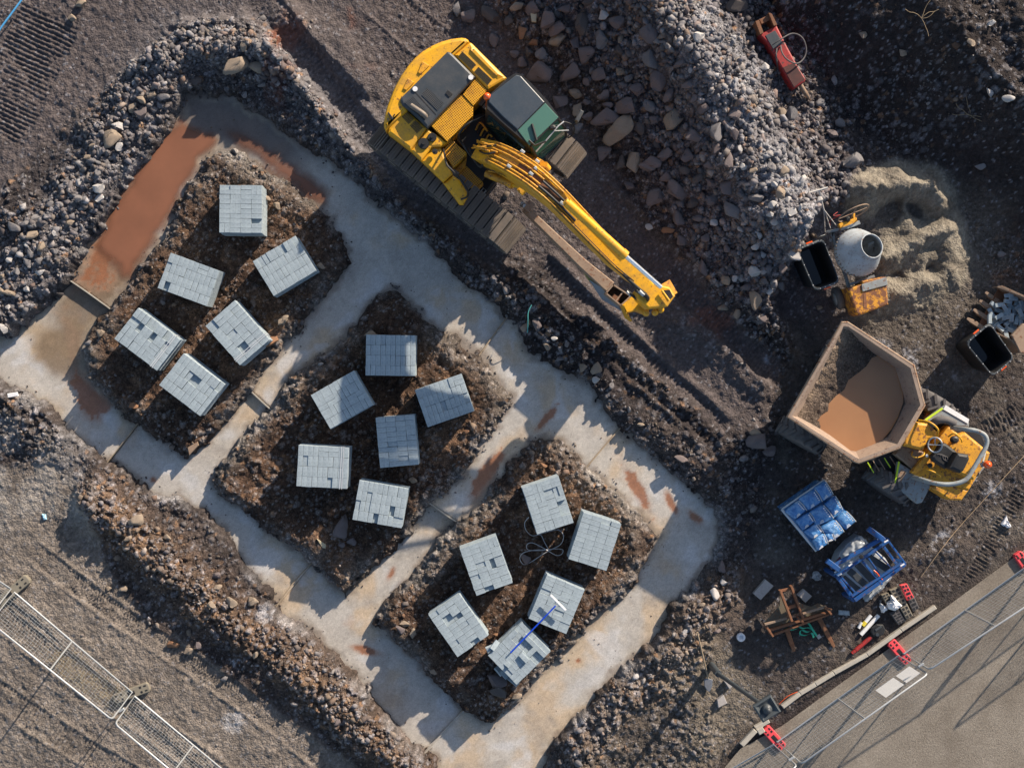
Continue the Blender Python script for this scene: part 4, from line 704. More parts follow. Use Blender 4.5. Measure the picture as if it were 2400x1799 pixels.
def pack(corners, fn, label, seed, missing=(), nstrap=1, topz=.80, flip=False, messy=False):
    P = [fn(x, y, topz) for x, y in corners]; c = sum(P, Vector()) / 4; e1 = (P[1] - P[0] + P[2] - P[3]) / 2; e2 = (P[3] - P[0] + P[2] - P[1]) / 2
    if e1.length < e2.length: e1, e2 = e2, -e1
    ang = math.atan2(e1.y, e1.x); w_, d_ = e1.length / 1.2, e2.length / .96; w_ = min(max(w_, .9), 1.12); d_ = min(max(d_, .86), 1.1)
    base = gz1(c); root = thing('block_pack', label, 'concrete blocks', (c.x, c.y, base - .02), 'packs of grey concrete blocks on the three islands', ang); root.scale = (w_, d_, (topz - base + .02) / .775)
    tag(link('pallet_bearers', PALM, root)); link('block_courses', CRS[seed % 4], root)
    rr = random.Random(seed * 13 + 5); H0 = .1 + .075 * 8; pA = rr.choice([.04, .10, .18, .06])
    for i in range(5):
        for j in range(4):
            orient = rr.random() < pA
            for s in (-1, 1):
                if messy and i < 2 and rr.random() < .72: continue
                o = link('block', BL[rr.randrange(5)], root)
                cx, cy = (i - 2) * .24, (j - 1.5) * .24; dz = H0 + .0375
                if rr.random() < .07: dz -= rr.choice([.010, .018, .03])
                if (i, j, s) in missing: dz -= .072
                jx, jy = rr.uniform(-.003, .003), rr.uniform(-.003, .003); jr = rr.uniform(-.008, .008)
                if rr.random() < .12: jx *= 2.5; jy *= 2.5; jr *= 2.5
                if orient: o.location = (cx + jx, cy + s * .06 + jy, dz); o.rotation_euler = (0, 0, jr)
                else: o.location = (cx + s * .06 + jx, cy + jy, dz); o.rotation_euler = (0, 0, math.pi / 2 + jr)
    return root, ang
STRAPW = paint('white_strap', (.55, .57, .6), (.4, .4, .4), .3, .4)
def pack2(*a, **k):
    r = pack(*a, **k)
    if a[3] in (3, 4, 10):
        for xx in (.42, .47):
            mb = MB()
            for sg in (-1, 1): mb.box((xx, sg * .492, .43), (.014, .006, .70))
            mb.box((xx, 0, .781), (.014, .99, .005)); link('strap', mb.mesh('strap', STRAPW), r[0])
    return r
X1 = 'on the upper left island'; X2 = 'on the middle island'; X3 = 'on the lower right island'
PK = [(L1, [(1427,1193),(1693,1208),(1700,1512),(1415,1500)], 'topmost pack of pale grey blocks ' + X1, ((3, 3, 1), (0, 4, 1))),
 (L2, [(1105,-15),(1425,90),(1335,330),(1020,200)], 'pack with long cracks between rows, left of centre ' + X1, ((0, 0, 1),)),
 (D, [(545,563),(638,510),(683,583),(592,641)], 'neat pack of blocks farthest right ' + X1, ()),
 (L2, [(893,335),(1165,540),(1020,745),(742,535)], 'leftmost pack with several sunken blocks ' + X1, ((2, 2, 1), (1, 3, 1), (1, 2, -1), (2, 3, -1), (3, 3, 1))),
 (L2, [(1520,288),(1750,545),(1550,705),(1328,450)], 'pack with a small square hole beside the rusty pink boulder', ((3, 1, 1), (4, 1, -1))),
 (L2, [(1190,633),(1460,832),(1290,1035),(1030,830)], 'lowest pack with long gaps and a stepped corner ' + X1, ((2, 2, 1), (2, 2, -1), (4, 3, 1))),
 (C4, [(718,232),(1038,237),(1025,500),(703,495)], 'topmost blue shaded pack ' + X2, ()), (C4, [(638,462),(755,687),(478,845),(356,622)], 'tilted pack second from the left ' + X2, ()),
 (C4, [(1028,590),(1330,487),(1412,725),(1113,832)], 'rightmost pack with a stepped ragged left edge ' + X2, ((4, 4, 1),)), (C4, [(775,775),(1025,747),(1055,1065),(803,1103)], 'smooth pack in the centre ' + X2, ()),
 (C4, [(272,948),(603,962),(590,1232),(264,1212)], 'leftmost pack half sunlit ' + X2, ()), (C4, [(665,1177),(985,1225),(945,1490),(628,1425)], 'lowest pack with upright narrow rows above the pinkish boulder', ((3, 1, 1), (2, 0, -1))),
 (C5, [(838,370),(1058,297),(1152,580),(930,655)], 'topmost pack with a hooked raised row ' + X3, ((3, 3, 1), (3, 3, -1), (2, 3, 1))), (C5, [(1210,517),(1443,590),(1350,870),(1120,805)], 'rightmost pack with a white rounded top edge ' + X3, ()),
 (C5, [(460,740),(678,663),(782,945),(560,1027)], 'pack of wide blocks with two dark slots, left of the coiled strap', ((2, 2, 1), (4, 1, 1))), (C5, [(993,893),(1217,993),(1105,1262),(878,1158)], 'pack under the white squeegee head', ()),
 (C5, [(455,1008),(632,1265),(450,1400),(273,1150)], 'pack with a deep square hole near its left corner', ((1, 1, 1), (1, 1, -1), (1, 2, 1), (4, 2, 1)))]
for k, (fn, c, lab, ms) in enumerate(PK): pack2(c, fn, lab, k, ms)
root, ang = pack2([(830,1195),(998,1375),(815,1560),(640,1375)], C5, 'collapsing messy pack with tipped blocks, end of the blue handle on it', 31, (), messy=True)
lab_ = [('tipped block standing on edge at the left of the messy pack', (690, 1400), .9, (.5, .2, 2.2)), ('loose block leaning across the left of the messy pack', (742, 1432), .97, (.15, .35, 2.5)), ('narrow block sliding off the left corner of the messy pack', (650, 1340), .95, (.3, .1, .4)),
 ('block resting over the messy pack edge near its upper left', (672, 1325), .98, (.1, .3, .9)), ('block tilted below the messy pack left side', (700, 1480), .6, (.6, .2, 2.3)), ('lowest block slipping from the messy pack', (765, 1525), .5, (.4, .1, 2.5)), ('block on the broken flank of the messy pack', (730, 1500), .75, (.2, -.4, 2.2)), ('end block hanging at the bottom corner of the messy pack', (790, 1545), .7, (.2, .3, 2.4)),
 ('raised block on the middle of the messy pack', (850, 1400), 1.03, (.05, .1, 2.35))]
for lb, (x, y), z, rot in lab_:
    p = C5(x, y, max(z - .2, .3)); o = link('concrete_block', BL[1], None, p); o.rotation_euler = rot; tag(o, lb, 'concrete block', 'loose blocks of the messy pack')
# ================================================================== EXCAVATOR
e0 = R1(1000, 900, 0); EX = thing('excavator', 'yellow tracked excavator with dark hood and green tinted cab, boom stretched to the lower right', 'excavator', (e0.x, e0.y, 0))
ud = Vector((.785, -.62, 0)).normalized(); vd = Vector((-ud.y, ud.x, 0))
def track(cfront, name, label):
    """cfront: world point of the front end of the belt at mid width"""
    L, Wd, H = 3.86, .72, .86; c = cfront - ud * (L / 2); r = H / 2; mb = MB(); core = MB(); path = []
    per = 2 * (L - H) + 2 * math.pi * r; ns = 46
    for k in range(ns):
        s = k / ns * per
        if s < L - H: q = (-(L - H) / 2 + s, H, 0.)
        elif s < L - H + math.pi * r: a = (s - (L - H)) / r; q = ((L - H) / 2 + r * math.sin(a), r + r * math.cos(a), -a)
        elif s < 2 * (L - H) + math.pi * r: q = ((L - H) / 2 - (s - (L - H) - math.pi * r), 0, -math.pi)
        else: a = (s - 2 * (L - H) - math.pi * r) / r; q = (-(L - H) / 2 - r * math.sin(a), r - r * math.cos(a), -math.pi - a)
        path.append(q)
    base = Matrix((ud, vd, Vector((0, 0, 1)))).transposed()
    pitch = per / ns
    for (x, z, a) in path:
        R = base @ Matrix.Rotation(-a, 3, 'Y'); p = c + ud * x + Vector((0, 0, z)); mb.box(p, (pitch * .84, Wd, .035), R=R)
        nrm = R @ Vector((0, 0, 1)); tx = R @ Vector((1, 0, 0))
        for g in (-.36, -.02, .32): mb.box(p + nrm * .03 + tx * pitch * g, (.016, Wd * .98, .05), R=R)
    rings = []
    for (x, z, a) in path: rings.append((x, z))
    o1 = [c + ud * x * .985 + vd * (-Wd * .36) + Vector((0, 0, r + (z - r) * .93)) for x, z in rings]; o2 = [p + vd * Wd * .72 for p in o1]; core.loops([o1, o2])
    t = mb.part('track', STEEL, EX, label); core.part('track_frame', BLACK, t)
    w_ = MB()
    for k in range(7): q = c + ud * (-1.3 + k * .43) + Vector((0, 0, .2)); w_.cyl(q - vd * Wd * .47, q + vd * Wd * .47, .12)
    for sx in (-1, 1): q = c + ud * sx * (L - H) / 2 + Vector((0, 0, r)); w_.cyl(q - vd * Wd * .40, q + vd * Wd * .40, .34, n=20)
    w_.part('rollers', STEEL, t); return c
tc1 = track(D(1110, 523, .86), 'track', 'track on the trench side, fully seen'); tc2 = track(D(1239, 363, .86), 'track', 'track half hidden below the cab')
mid = (tc1 + tc2) / 2; mb = MB(); mb.box((mid.x, mid.y, .62), (1.5, 1.6, .5), math.atan2(ud.y, ud.x), .05); mb.cyl((mid.x, mid.y, .8), (mid.x, mid.y, 1.12), .62, n=28); mb.part('undercarriage', BLACK, EX)
def plate(name, fn, pts, z0, z1, mat, b=.03, label=None, parent=EX, taper=0.): return MB().prism(Q(fn, pts, z1), z0, z1, b, taper).part(name, mat, parent, label)
plate('slew_frame', R1, [(230,900),(700,230),(1150,520),(940,750),(1000,1000),(1150,1150),(980,1350),(820,1500),(640,1300)], 1.05, 1.3, BLACK, .02)
cw = plate('counterweight', R1, [(815,98),(850,102),(875,118),(884,140),(752,262),(740,275),(600,420),(480,540),(360,660),(350,740),(185,880),(162,905),(148,880),(143,850),(150,790),(170,700),(200,620),(240,520),(290,430),(350,345),(410,275),(480,215),(560,168),(640,132),(730,108)], 1.05, 2.2, YEL, .09)
for q in ([(480,310),(540,345),(465,420),(440,405)], [(355,455),(408,490),(340,560),(312,545)]): plate('lifting_lug', R1, q, 2.195, 2.235, YEL2, .01, parent=cw)
hd = plate('engine_hood', R1, [(695,222),(722,230),(752,256),(937,442),(522,884),(440,800),(360,730),(305,690),(286,645),(292,620),(330,585)], 1.3, 2.26, DGREY, .05)
plate('hood_seam', R1, [(398,562),(404,556),(600,768),(594,774)], 2.26, 2.264, BLACK, 0, parent=hd); plate('hood_vent', R1, [(520,535),(662,672),(610,735),(472,600)], 2.262, 2.272, DHOLE, 0, parent=hd)
plate('intake_grille', R1, [(395,610),(540,765),(490,815),(325,665)], 2.262, 2.275, DHOLE, 0, parent=hd)
mb = MB(); mb.tube(smoothpath([R1(380,690,2.3), R1(440,730,2.34), R1(490,765,2.35), R1(510,790,2.30)]), .055); mb.part('exhaust_pipe', STEEL, hd)
for q in ((897, 449), (416, 549)): p = R1(*q, 2.27); MB().cyl(p, p + Vector((0, 0, .02)), .055, n=18).part('hood_badge', WHITE, hd)
plate('hood_latch', R1, [(700,555),(742,590),(712,620),(678,585)], 2.262, 2.28, BLACK, .004, parent=hd)
def louvres(fn, quad, z, n, split, parent):
    q = [fn(x, y, z) for x, y in quad]; mb = MB()
    for k in range(n):
        a0, a1 = (k + .18) / n, (k + .72) / n
        for s0, s1 in split:
            P = [lerp(lerp(q[0], q[1], s), lerp(q[3], q[2], s), a) for s, a in ((s0, a0), (s1, a0), (s1, a1), (s0, a1))]; mb.prism(P, z - .005, z + .004)
    mb.part('vent_slots', BLACK, parent)
sd1 = plate('side_panel', R1, [(887,142),(905,150),(1205,452),(1190,470),(1048,553),(940,444),(756,254)], 1.1, 2.16, YEL, .05, 'cab side vented panel')
louvres(R1, [(825,225),(1082,468),(1042,516),(787,270)], 2.163, 7, ((0, .46), (.54, 1)), sd1)
plate('side_cover', R1, [(886,146),(930,166),(1210,445),(1120,487),(860,215)], 1.1, 2.20, YEL, .14)
sd2 = plate('side_panel', R1, [(316,706),(520,884),(378,1075),(182,925),(185,885)], 1.1, 2.12, YEL, .06, 'trench side vented panel'); louvres(R1, [(345,742),(482,884),(432,934),(294,782)], 2.123, 7, ((0, .46), (.54, 1)), sd2)
plate('walkway', R1, [(942,450),(1042,556),(918,694),(826,596)], 1.3, 2.12, YHOLE, .012, 'shorter perforated walkway beside the cab'); plate('walkway', R1, [(796,606),(822,600),(918,698),(914,780),(692,1003),(548,860)], 1.3, 2.10, YHOLE, .012, 'long perforated walkway')
tk = plate('tank_cover', R1, [(522,886),(640,968),(690,1008),(640,1045),(560,1050),(472,1168),(378,1077)], 1.1, 2.06, YEL, .05)
for q, r in (((490, 1020), .125), ((563, 966), .10), ((588, 1090), .062)): p = R1(*q, 2.06); MB().cyl(p, p + Vector((0, 0, .05)), r, r * .92, n=20).cyl(p + Vector((0, 0, .05)), p + Vector((0, 0, .09)), r * .3).part('filler_cap', BLACK, tk)
plate('tool_box', R1, [(562,1052),(640,1048),(655,1090),(740,1280),(660,1352),(472,1170)], 1.1, 1.98, YEL, .05); plate('front_locker', R1, [(742,1290),(800,1330),(868,1440),(868,1480),(835,1545),(800,1545),(660,1360)], 1.05, 1.9, YEL, .06)
plate('step_tread', R1, [(728,980),(862,1100),(842,1130),(745,1230),(650,1085)], 1.2, 1.80, YHOLE, .012, 'upper perforated step'); plate('step_riser', R1, [(862,1140),(760,1245),(790,1270),(850,1215)], 1.1, 1.5, YEL2, .01)
plate('step_tread', R1, [(850,1205),(1000,1350),(880,1465),(760,1300)], 1.05, 1.34, YHOLE, .012, 'lower perforated step'); plate('step_edge', R1, [(880,1465),(1000,1350),(1005,1365),(885,1485)], 1.05, 1.36, YEL2, .01)
mb = MB(); mb.tube(smoothpath([R1(655,1060,1.85), R1(670,1110,2.25), R1(690,1200,2.45), R1(740,1255,2.45), R1(800,1320,2.35), R1(850,1390,2.3), R1(872,1440,2.25), R1(860,1480,2.0), R1(815,1500,1.9)]), .022); mb.part('handrail', BLACK, EX)
mb = MB(); q = [R1(985,1380,.98), R1(1030,1425,.98), R1(915,1538,.98), R1(875,1505,.98)]; mb.tube(q, .014, closed=True)
for t in (.25, .5, .75): mb.tube([lerp(q[0], q[3], t), lerp(q[1], q[2], t)], .009)
mb.tube([lerp(q[0], q[1], .5), lerp(q[3], q[2], .5)], .009); mb.part('access_step', GALV, EX)
plate('hose_well', R1, [(930,770),(1060,740),(1180,980),(1050,1130),(880,1110),(770,985)], 1.1, 1.45, BLACK, .02)
# cab
GL = glass('green_cab_glass', (.09, .20, .155), .08, .93); GL2 = glass('dark_cab_glass', (.03, .06, .055), .05, .92); GL3 = glass('front_cab_glass', (.045, .15, .115), .06, .9)
ZR = 3.02; roofpts = [(1285,402),(1335,415),(1420,490),(1560,640),(1662,780),(1655,800),(1412,1040),(1395,1040),(1190,865),(1030,720),(1035,640),(1060,590),(1210,450)]
RPn = Q(R1, roofpts, ZR)
cab = MB(); cc_ = sum(RPn, Vector()) / len(RPn); low = [Vector((p.x, p.y, 1.2)) for p in RPn]; midr = [Vector((cc_.x + (p.x - cc_.x) * 1.02, cc_.y + (p.y - cc_.y) * 1.02, 2.1)) for p in RPn]
cab.loops([low, midr, [Vector((p.x, p.y, ZR - .08)) for p in RPn], [Vector((lerp(cc_.x, p.x, .97), lerp(cc_.y, p.y, .97), ZR)) for p in RPn]]); CAB = cab.part('cab', BLACK, EX)
plate('roof_panel', R1, [(1290,425),(1330,435),(1535,660),(1300,900),(1175,790),(1050,660),(1058,610),(1080,590)], ZR - .01, ZR + .035, ROOFM, .02, parent=CAB)
plate('skylight', R1, [(1540,668),(1655,792),(1402,1038),(1303,905)], ZR - .01, ZR + .02, GL, .01, parent=CAB)
ws = MB(); a, b_ = R1(1650, 802, ZR - .02), R1(1414, 1038, ZR - .02); c_, d_ = R1(1500, 1165, 1.75), R1(1722, 955, 1.75); m1, m2 = R1(1712, 885, 2.55), R1(1462, 1128, 2.55)
dn = Vector((0, 0, -1.4)); ws.loops([[a, b_, b_ + dn, a + dn], [m1, m2, Vector((m2.x, m2.y, 1.5)), Vector((m1.x, m1.y, 1.5))], [d_, c_, Vector((c_.x, c_.y, 1.4)), Vector((d_.x, d_.y, 1.4))]]); ws.part('windscreen', GL3, CAB)
fb = MB(); fb.tube([a, m1, d_], .03); fb.tube([b_, m2, c_], .03); fb.tube([d_, c_], .03); fb.tube([a, b_], .02); fb.part('windscreen_frame', BLACK, CAB)
lowp = Q(R1, [(1240,560),(1560,700),(1735,960),(1500,1190),(1120,820)], 1.5); MB().prism(lowp, 1.2, 1.5, .03).part('cab_floor', BLACK, CAB)
side = MB(); a, b_ = R1(1075, 750, 2.72), R1(1380, 1035, 2.75); a2, b2 = Vector((a.x, a.y, 1.7)), Vector((b_.x, b_.y, 1.7)); n_ = Vector((-(b_ - a).y, (b_ - a).x, 0)).normalized(); n_ = n_ if n_.y < 0 else -n_
o_ = n_ * .10; side.loops([[a + o_, b_ + o_, b2 + o_ * 1.5, a2 + o_ * 1.5], [a + o_ * .2, b_ + o_ * .2, b2 + o_ * .2, a2 + o_ * .2]]); side.part('side_window', GL2, CAB)
mb = MB(); mb.tube([R1(1425,850,ZR+.05), R1(1465,990,ZR+.05)], .028); mb.tube([R1(1400,990,ZR+.04), R1(1450,1035,ZR+.04), R1(1545,1000,ZR+.04)], .022); mb.part('wiper', BLACK, CAB)
mb = MB(); mb.tube([R1(1460,1090,2.9), R1(1550,990,2.95), R1(1650,870,2.95), R1(1700,830,2.9)], .016); mb.tube([R1(1620,910,2.95), R1(1740,905,2.6)], .012); mb.part('wiper_arm', GALV, CAB)
for k in range(7): pass
mb = MB(); mb.ball(R1(1600,880,3.0), .075, 1.2, .8, .5); mb.part('work_lamp', BLACK, CAB)
mb = MB(); mb.tube(smoothpath([R1(1700,830,2.7), R1(1760,850,2.6), R1(1790,880,2.4), R1(1780,940,2.2), R1(1740,970,2.0)]), .016); mb.tube([R1(1770,855,2.5), R1(1815,820,2.5)], .015); mb.part('mirror_arm', BLACK, CAB)
mb = MB(); mb.box(R1(1830,790,2.5), (.09, .26, .3), math.radians(-28), .02); mb.part('mirror', DGREY, CAB)
mb = MB(); p = R1(1038, 618, 2.95); mb.cyl(p - Vector((0, 0, .85)), p, .03).lathe(p, p + Vector((0, 0, 1)), [(0, .075), (.07, .082), (.12, .06), (.14, .02)], 16); mb.part('beacon', ORANGE, EX)
# boom
BM = [(R2, 60, 60, 2.25, .24, .5), (R2, 190, 95, 2.75, .26, .62), (R2, 340, 165, 3.15, .27, .66), (R2, 500, 262, 3.4, .265, .66), (R2, 640, 370, 3.52, .25, .62), (R2, 790, 505, 3.5, .235, .58), (R2, 960, 680, 3.35, .225, .52), (R2, 1150, 880, 3.1, .215, .46), (R2, 1330, 1065, 2.85, .20, .42), (R2, 1480, 1200, 2.6, .17, .36), (R2, 1600, 1310, 2.4, .13, .30)]
mb = MB(); mb.beam([(f(x, y, z), hw, dp) for f, x, y, z, hw, dp in BM]); BOOM = mb.part('boom', YEL, EX)
MB().beam([(R2(430,215,3.32), .11, .02), (R2(560,305,3.49), .12, .02), (R2(700,430,3.55), .12, .02), (R2(820,540,3.52), .06, .02)]).part('boom_wear_patch', RUST, BOOM)
def boompipe(offs, r, mat, name, x0, x1, dz=.05):
    pts = []
    P = [Vector(f(x, y, z)) for f, x, y, z, hw, dp in BM]
    for i in range(x0, x1):
        d = (P[min(i + 1, len(P) - 1)] - P[max(i - 1, 0)]).normalized(); n = Vector((-d.y, d.x, 0)).normalized(); pts.append(P[i] + n * offs * (BM[i][4] / .27) + Vector((0, 0, dz)))
    MB().tube(smoothpath(pts, 5), r).part(name, mat, BOOM)
for k, of in enumerate((-.22, -.15, -.06, .08, .17, .235)): boompipe(of, .022, YEL2, 'hydraulic_pipe', 1, 5 if k in (2, 3) else (9 if k in (0, 5) else 6), .045)
for of in (-.11, .03): boompipe(of, .028, BLACK, 'hydraulic_hose', 4, 7, .07)
boompipe(-.245, .016, BLACK, 'hydraulic_hose', 5, 10, .03); boompipe(-.19, .014, BLACK, 'hydraulic_hose', 5, 10, .05)
for (x, y, z) in ((470, 95, 3.3), (350, 225, 3.3), (545, 290, 3.5), (590, 245, 3.5), (600, 180, 3.35), (820, 550, 3.62), (870, 530, 3.62), (440, 330, 3.25)): MB().box(R2(x, y, z), (.10, .06, .05), math.radians(-38), .01).part('pipe_clamp', GALV, BOOM)
mb = MB(); Z3 = Vector((0, 0, 0)); a = R2(860, 545, 3.74); b_ = R2(1345, 985, 3.28); mb.cyl(a, b_, .098, n=22); mb.cyl(b_, lerp(b_, a, -.07), .112, n=22); mb.cyl(lerp(a, b_, -.03), a, .07); mb.part('arm_cylinder', YEL, EX)
MB().cyl(b_, R2(1690, 1290, 2.75), .05, n=18).part('arm_cylinder_rod', CHROME, EX)
mb = MB(); a = R2(150,290,1.75); c_ = R2(360,378,2.05); mb.cyl(a, c_, .085, n=18); mb.cyl(c_, lerp(c_, a, -.12), .10, n=18); mb.tube([R2(170,265,1.9), R2(300,290,2.05)], .02); mb.part('lift_cylinder', YEL2, EX); mb = MB(); mb.cyl(c_, R2(490,425,2.4), .045); mb.cyl(R2(470,425,2.4) + vd * -.1, R2(490,425,2.4) + vd * .14, .09); mb.part('lift_cylinder_rod', YEL, EX)
mb = MB(); mb.cyl(R2(660,215,2.7), R2(690,250,2.6), .09); mb.cyl(R2(640,205,2.6), R2(420,80,1.9), .08); mb.part('lift_cylinder', YEL2, EX, 'cylinder on the cab side')
rr = random.Random(3)
for k in range(7):
    x, y = 60 + rr.uniform(-40, 40), 30 + rr.uniform(-50, 60); P = [R2(x, y, 2.2), R2(x + rr.uniform(30, 70), y + rr.uniform(-20, 40), 2.75 + rr.uniform(0, .2)), R2(x + rr.uniform(110, 160), y + rr.uniform(10, 50), 2.95)]
    MB().tube(smoothpath(P), .02).part('hydraulic_hose', (YEL2, BLACK, YEL2)[k % 3], EX)
for P in ([(1040,770,1.8),(980,800,2.1),(870,850,2.2),(800,930,2.1),(790,990,1.8)], [(880,1050,1.9),(920,1150,2.1),(980,1220,2.2),(1000,1180,2.3),(980,1120,2.4)], [(800,990,1.9),(850,1060,2.1),(920,1150,2.0),(960,1160,2.0)]):
    MB().tube(smoothpath([R1(*p) for p in P]), .026).part('hydraulic_hose', BLACK, EX)
for k in range(6):
    x, y = 940 + 40 * k * .5, 900 + 25 * k; MB().tube(smoothpath([R1(x, y, 1.5), R1(x + 40, y - 60, 1.7), R1(x + 100, y + 10, 1.9)]), .022).part('hydraulic_hose', BLACK if k % 2 else YEL2, EX)
# arm folded down below the boom tip, with the tool head
ah = MB(); ah.prism(Q(R2, [(1590,1235),(1700,1275),(1770,1290),(1820,1370),(1750,1465),(1580,1480),(1490,1400),(1470,1330),(1540,1260)], 2.35), 1.75, 2.35, .04); ARM = ah.part('dipper_arm', YEL, EX)
MB().prism(Q(R2, [(1705,1320),(1770,1315),(1800,1375),(1760,1410)], 2.36), 2.3, 2.366).part('arm_slot', BLACK, ARM); MB().tube([R2(1700,1320,2.42), R2(1765,1410,2.42)], .025).part('arm_rib', YEL, ARM)
MB().beam([(R2(1640,1380,1.9), .17, .5), (R2(1560,1420,1.2), .16, .45), (R2(1470,1450,.75), .14, .35)]).part('dipper_end', YEL2, ARM)
mb = MB(); mb.prism(Q(R2, [(1350,1450),(1440,1370),(1520,1400),(1600,1480),(1560,1530),(1480,1500),(1400,1520),(1440,1590),(1395,1560)], 1.35), .9, 1.35, .03)
for x, y in ((1560, 1520), (1640, 1515), (1690, 1490)): mb.ball(R2(x, y, 1.5), .08)
mb.part('quick_hitch', YEL, ARM)
mb = MB(); mb.tube(smoothpath([R2(1250,1050,2.7), R2(1370,1190,2.7), R2(1490,1300,2.6), R2(1570,1370,2.5), R2(1570,1410,2.3), R2(1500,1410,2.1), R2(1390,1320,1.9)]), .035); mb.tube(smoothpath([R2(1470,1320,2.5), R2(1590,1400,2.3), R2(1560,1430,2.0), R2(1480,1400,1.9)]), .035); mb.part('hydraulic_hose', BLACK, ARM)
mb = MB(); mb.tube([R2(1500,1325,2.62), R2(1540,1365,2.6)], .042); mb.tube([R2(1390,1330,1.95), R2(1430,1370,1.95)], .03); mb.part('hose_fitting', GALV, ARM)
tl = MB(); tl.beam([(R2(490,590,.95), .075, .30), (R2(760,850,1.0), .09, .34), (R2(1000,1080,1.02), .11, .36), (R2(1245,1290,1.05), .14, .38)]); TOOL = tl.part('lifting_beam', TANSTEEL, EX, 'long tan steel beam hanging alongside the boom')
mb = MB(); mb.cyl(R2(455,545,.9), R2(520,600,.9), .05); mb.cyl(R2(460,570,.75), R2(490,575,1.05), .045); mb.part('beam_pin', GALV, TOOL); mb = MB(); mb.box(R2(530,580,1.0), (.17, .24, .1), math.radians(-38), .01); mb.part('beam_collar', TANSTEEL, TOOL)
mb = MB(); mb.prism(Q(R2, [(950,1065),(1000,1100),(1110,1200),(1100,1250),(1060,1240),(1000,1150)], .72), .66, .72); mb.part('gusset_plate', paint('green_yellow_paint', (.36, .36, .10), (.2, .2, .12), .5, .5), TOOL)
mb = MB(); a, b_, c_, d_ = R2(1060,1235,.80), R2(1230,1345,.95), R2(1335,1500,.35), R2(1170,1400,.30); mb.loops([[a, b_, c_, d_], [p + Vector((.01, .01, .03)) for p in (a, b_, c_, d_)]]); mb.part('blade', paint('blue_grey_steel', (.20, .25, .31), (.16, .14, .12), .5, .4), TOOL)
q = [(1208,1345),(1272,1270),(1425,1370),(1340,1452)]; Pq = Q(R2, q, 1.25); mb = MB()
for i in range(4): a, b_ = Pq[i], Pq[(i + 1) % 4]; dd = (b_ - a); mb.box((a + b_) / 2 - Vector((0, 0, .2)), (dd.length + .02, .03, .42), math.atan2(dd.y, dd.x))
for t in (.5, .75): a, b_ = lerp(Pq[0], Pq[1], t), lerp(Pq[3], Pq[2], t)
mb.box(lerp(lerp(Pq[0], Pq[1], .5), lerp(Pq[3], Pq[2], .5), .62) - Vector((0, 0, .2)), (.03, .3, .38), math.radians(-38)); mb.box(lerp(Pq[0], Pq[2], .5) - Vector((0, 0, .42)), (.5, .3, .03), math.radians(-38)); mb.part('hitch_bracket', TANSTEEL, TOOL)
mb = MB(); mb.box(R2(1290,1385,1.1), (.16, .12, .2), math.radians(-30), .02); mb.box(R2(1310,1400,1.0), (.07, .07, .3), math.radians(-30), .02); mb.part('bracket_block', RUST, TOOL)

plate('mirror_bracket', R1, [(178,752),(190,748),(228,800),(222,812),(205,806)], 2.19, 2.24, BLACK, .005, parent=cw); plate('mirror_bracket', R1, [(172,800),(182,795),(190,822),(184,826)], 2.19, 2.22, BLACK, .003, parent=cw); plate('mirror_bracket', R1, [(235,762),(245,766),(232,790),(226,784)], 2.19, 2.22, BLACK, .003, parent=cw)
cu = bpy.data.curves.new('t', 'FONT'); cu.body = 'HYUNDAI'; cu.size = .24; cu.extrude = .002; cu.align_x = 'CENTER'; to = bpy.data.objects.new('t', cu); SC.collection.objects.link(to)
dg = bpy.context.evaluated_depsgraph_get(); tm = bpy.data.meshes.new_from_object(to.evaluated_get(dg)); bpy.data.objects.remove(to)
p0, p1 = Vector(R2(75, 68, 2.36)), Vector(R2(330, 160, 3.13)); dx_ = (p1 - p0).normalized(); nn_ = Vector((dx_.y, -dx_.x, 0)).normalized(); nn_ = nn_ if nn_.y < 0 else -nn_; uu_ = nn_.cross(dx_); uu_ = uu_ if uu_.z > 0 else -uu_
cpt = lerp(p0, p1, .55) + nn_ * .305 - uu_ * .24 ; Mx = Matrix((dx_ * .9, uu_, dx_.cross(uu_))).transposed().to_4x4(); Mx.translation = cpt - EX.location
tm.transform(Mx); tm.materials.clear(); tm.materials.append(BLACK); tm.name = 'lettering'; o = link('lettering', tm, BOOM)
# ================================================================== SITE DUMPER
d0 = R3(900, 950, 0); DU = thing('site_dumper', 'yellow site dumper with big dusty skip holding brown water, black seat and roll bar', 'dumper', (d0.x, d0.y, 0))
ZK = 1.95; rim = Q(R3, [(535,128),(575,130),(1105,476),(1190,790),(992,1128),(668,1250),(640,1240),(98,884)], ZK); n_r = len(rim)
flr = Q(R3, [(560,330),(600,330),(870,480),(960,760),(850,1010),(620,1120),(560,1110),(280,900)], 1.05)
cen = sum(rim, Vector()) / n_r; inn = [p + (cen - p).normalized() * .07 for p in rim]
mb = MB(); outb = [Vector((lerp(q.x, cen.x, -.02), lerp(q.y, cen.y, -.02), .9)) for q in flr]
mb.loops([outb, [p - Vector((0, 0, .10)) for p in rim], rim, inn, [Vector((q.x, q.y, 1.0)) for q in flr]], True, True)
SK = mb.part('skip', paint('dusty_skip_steel', (.31, .23, .175), (.20, .15, .125), .6, .65, spots=.10, spot=(.13, .075, .055)), DU)
mb = MB(); e = [p + (p - cen).normalized() * .02 for p in rim]; mb.tube([p - Vector((0, 0, .03)) for p in e], .035, n=6, closed=True); mb.part('skip_rim', TANSTEEL, SK)
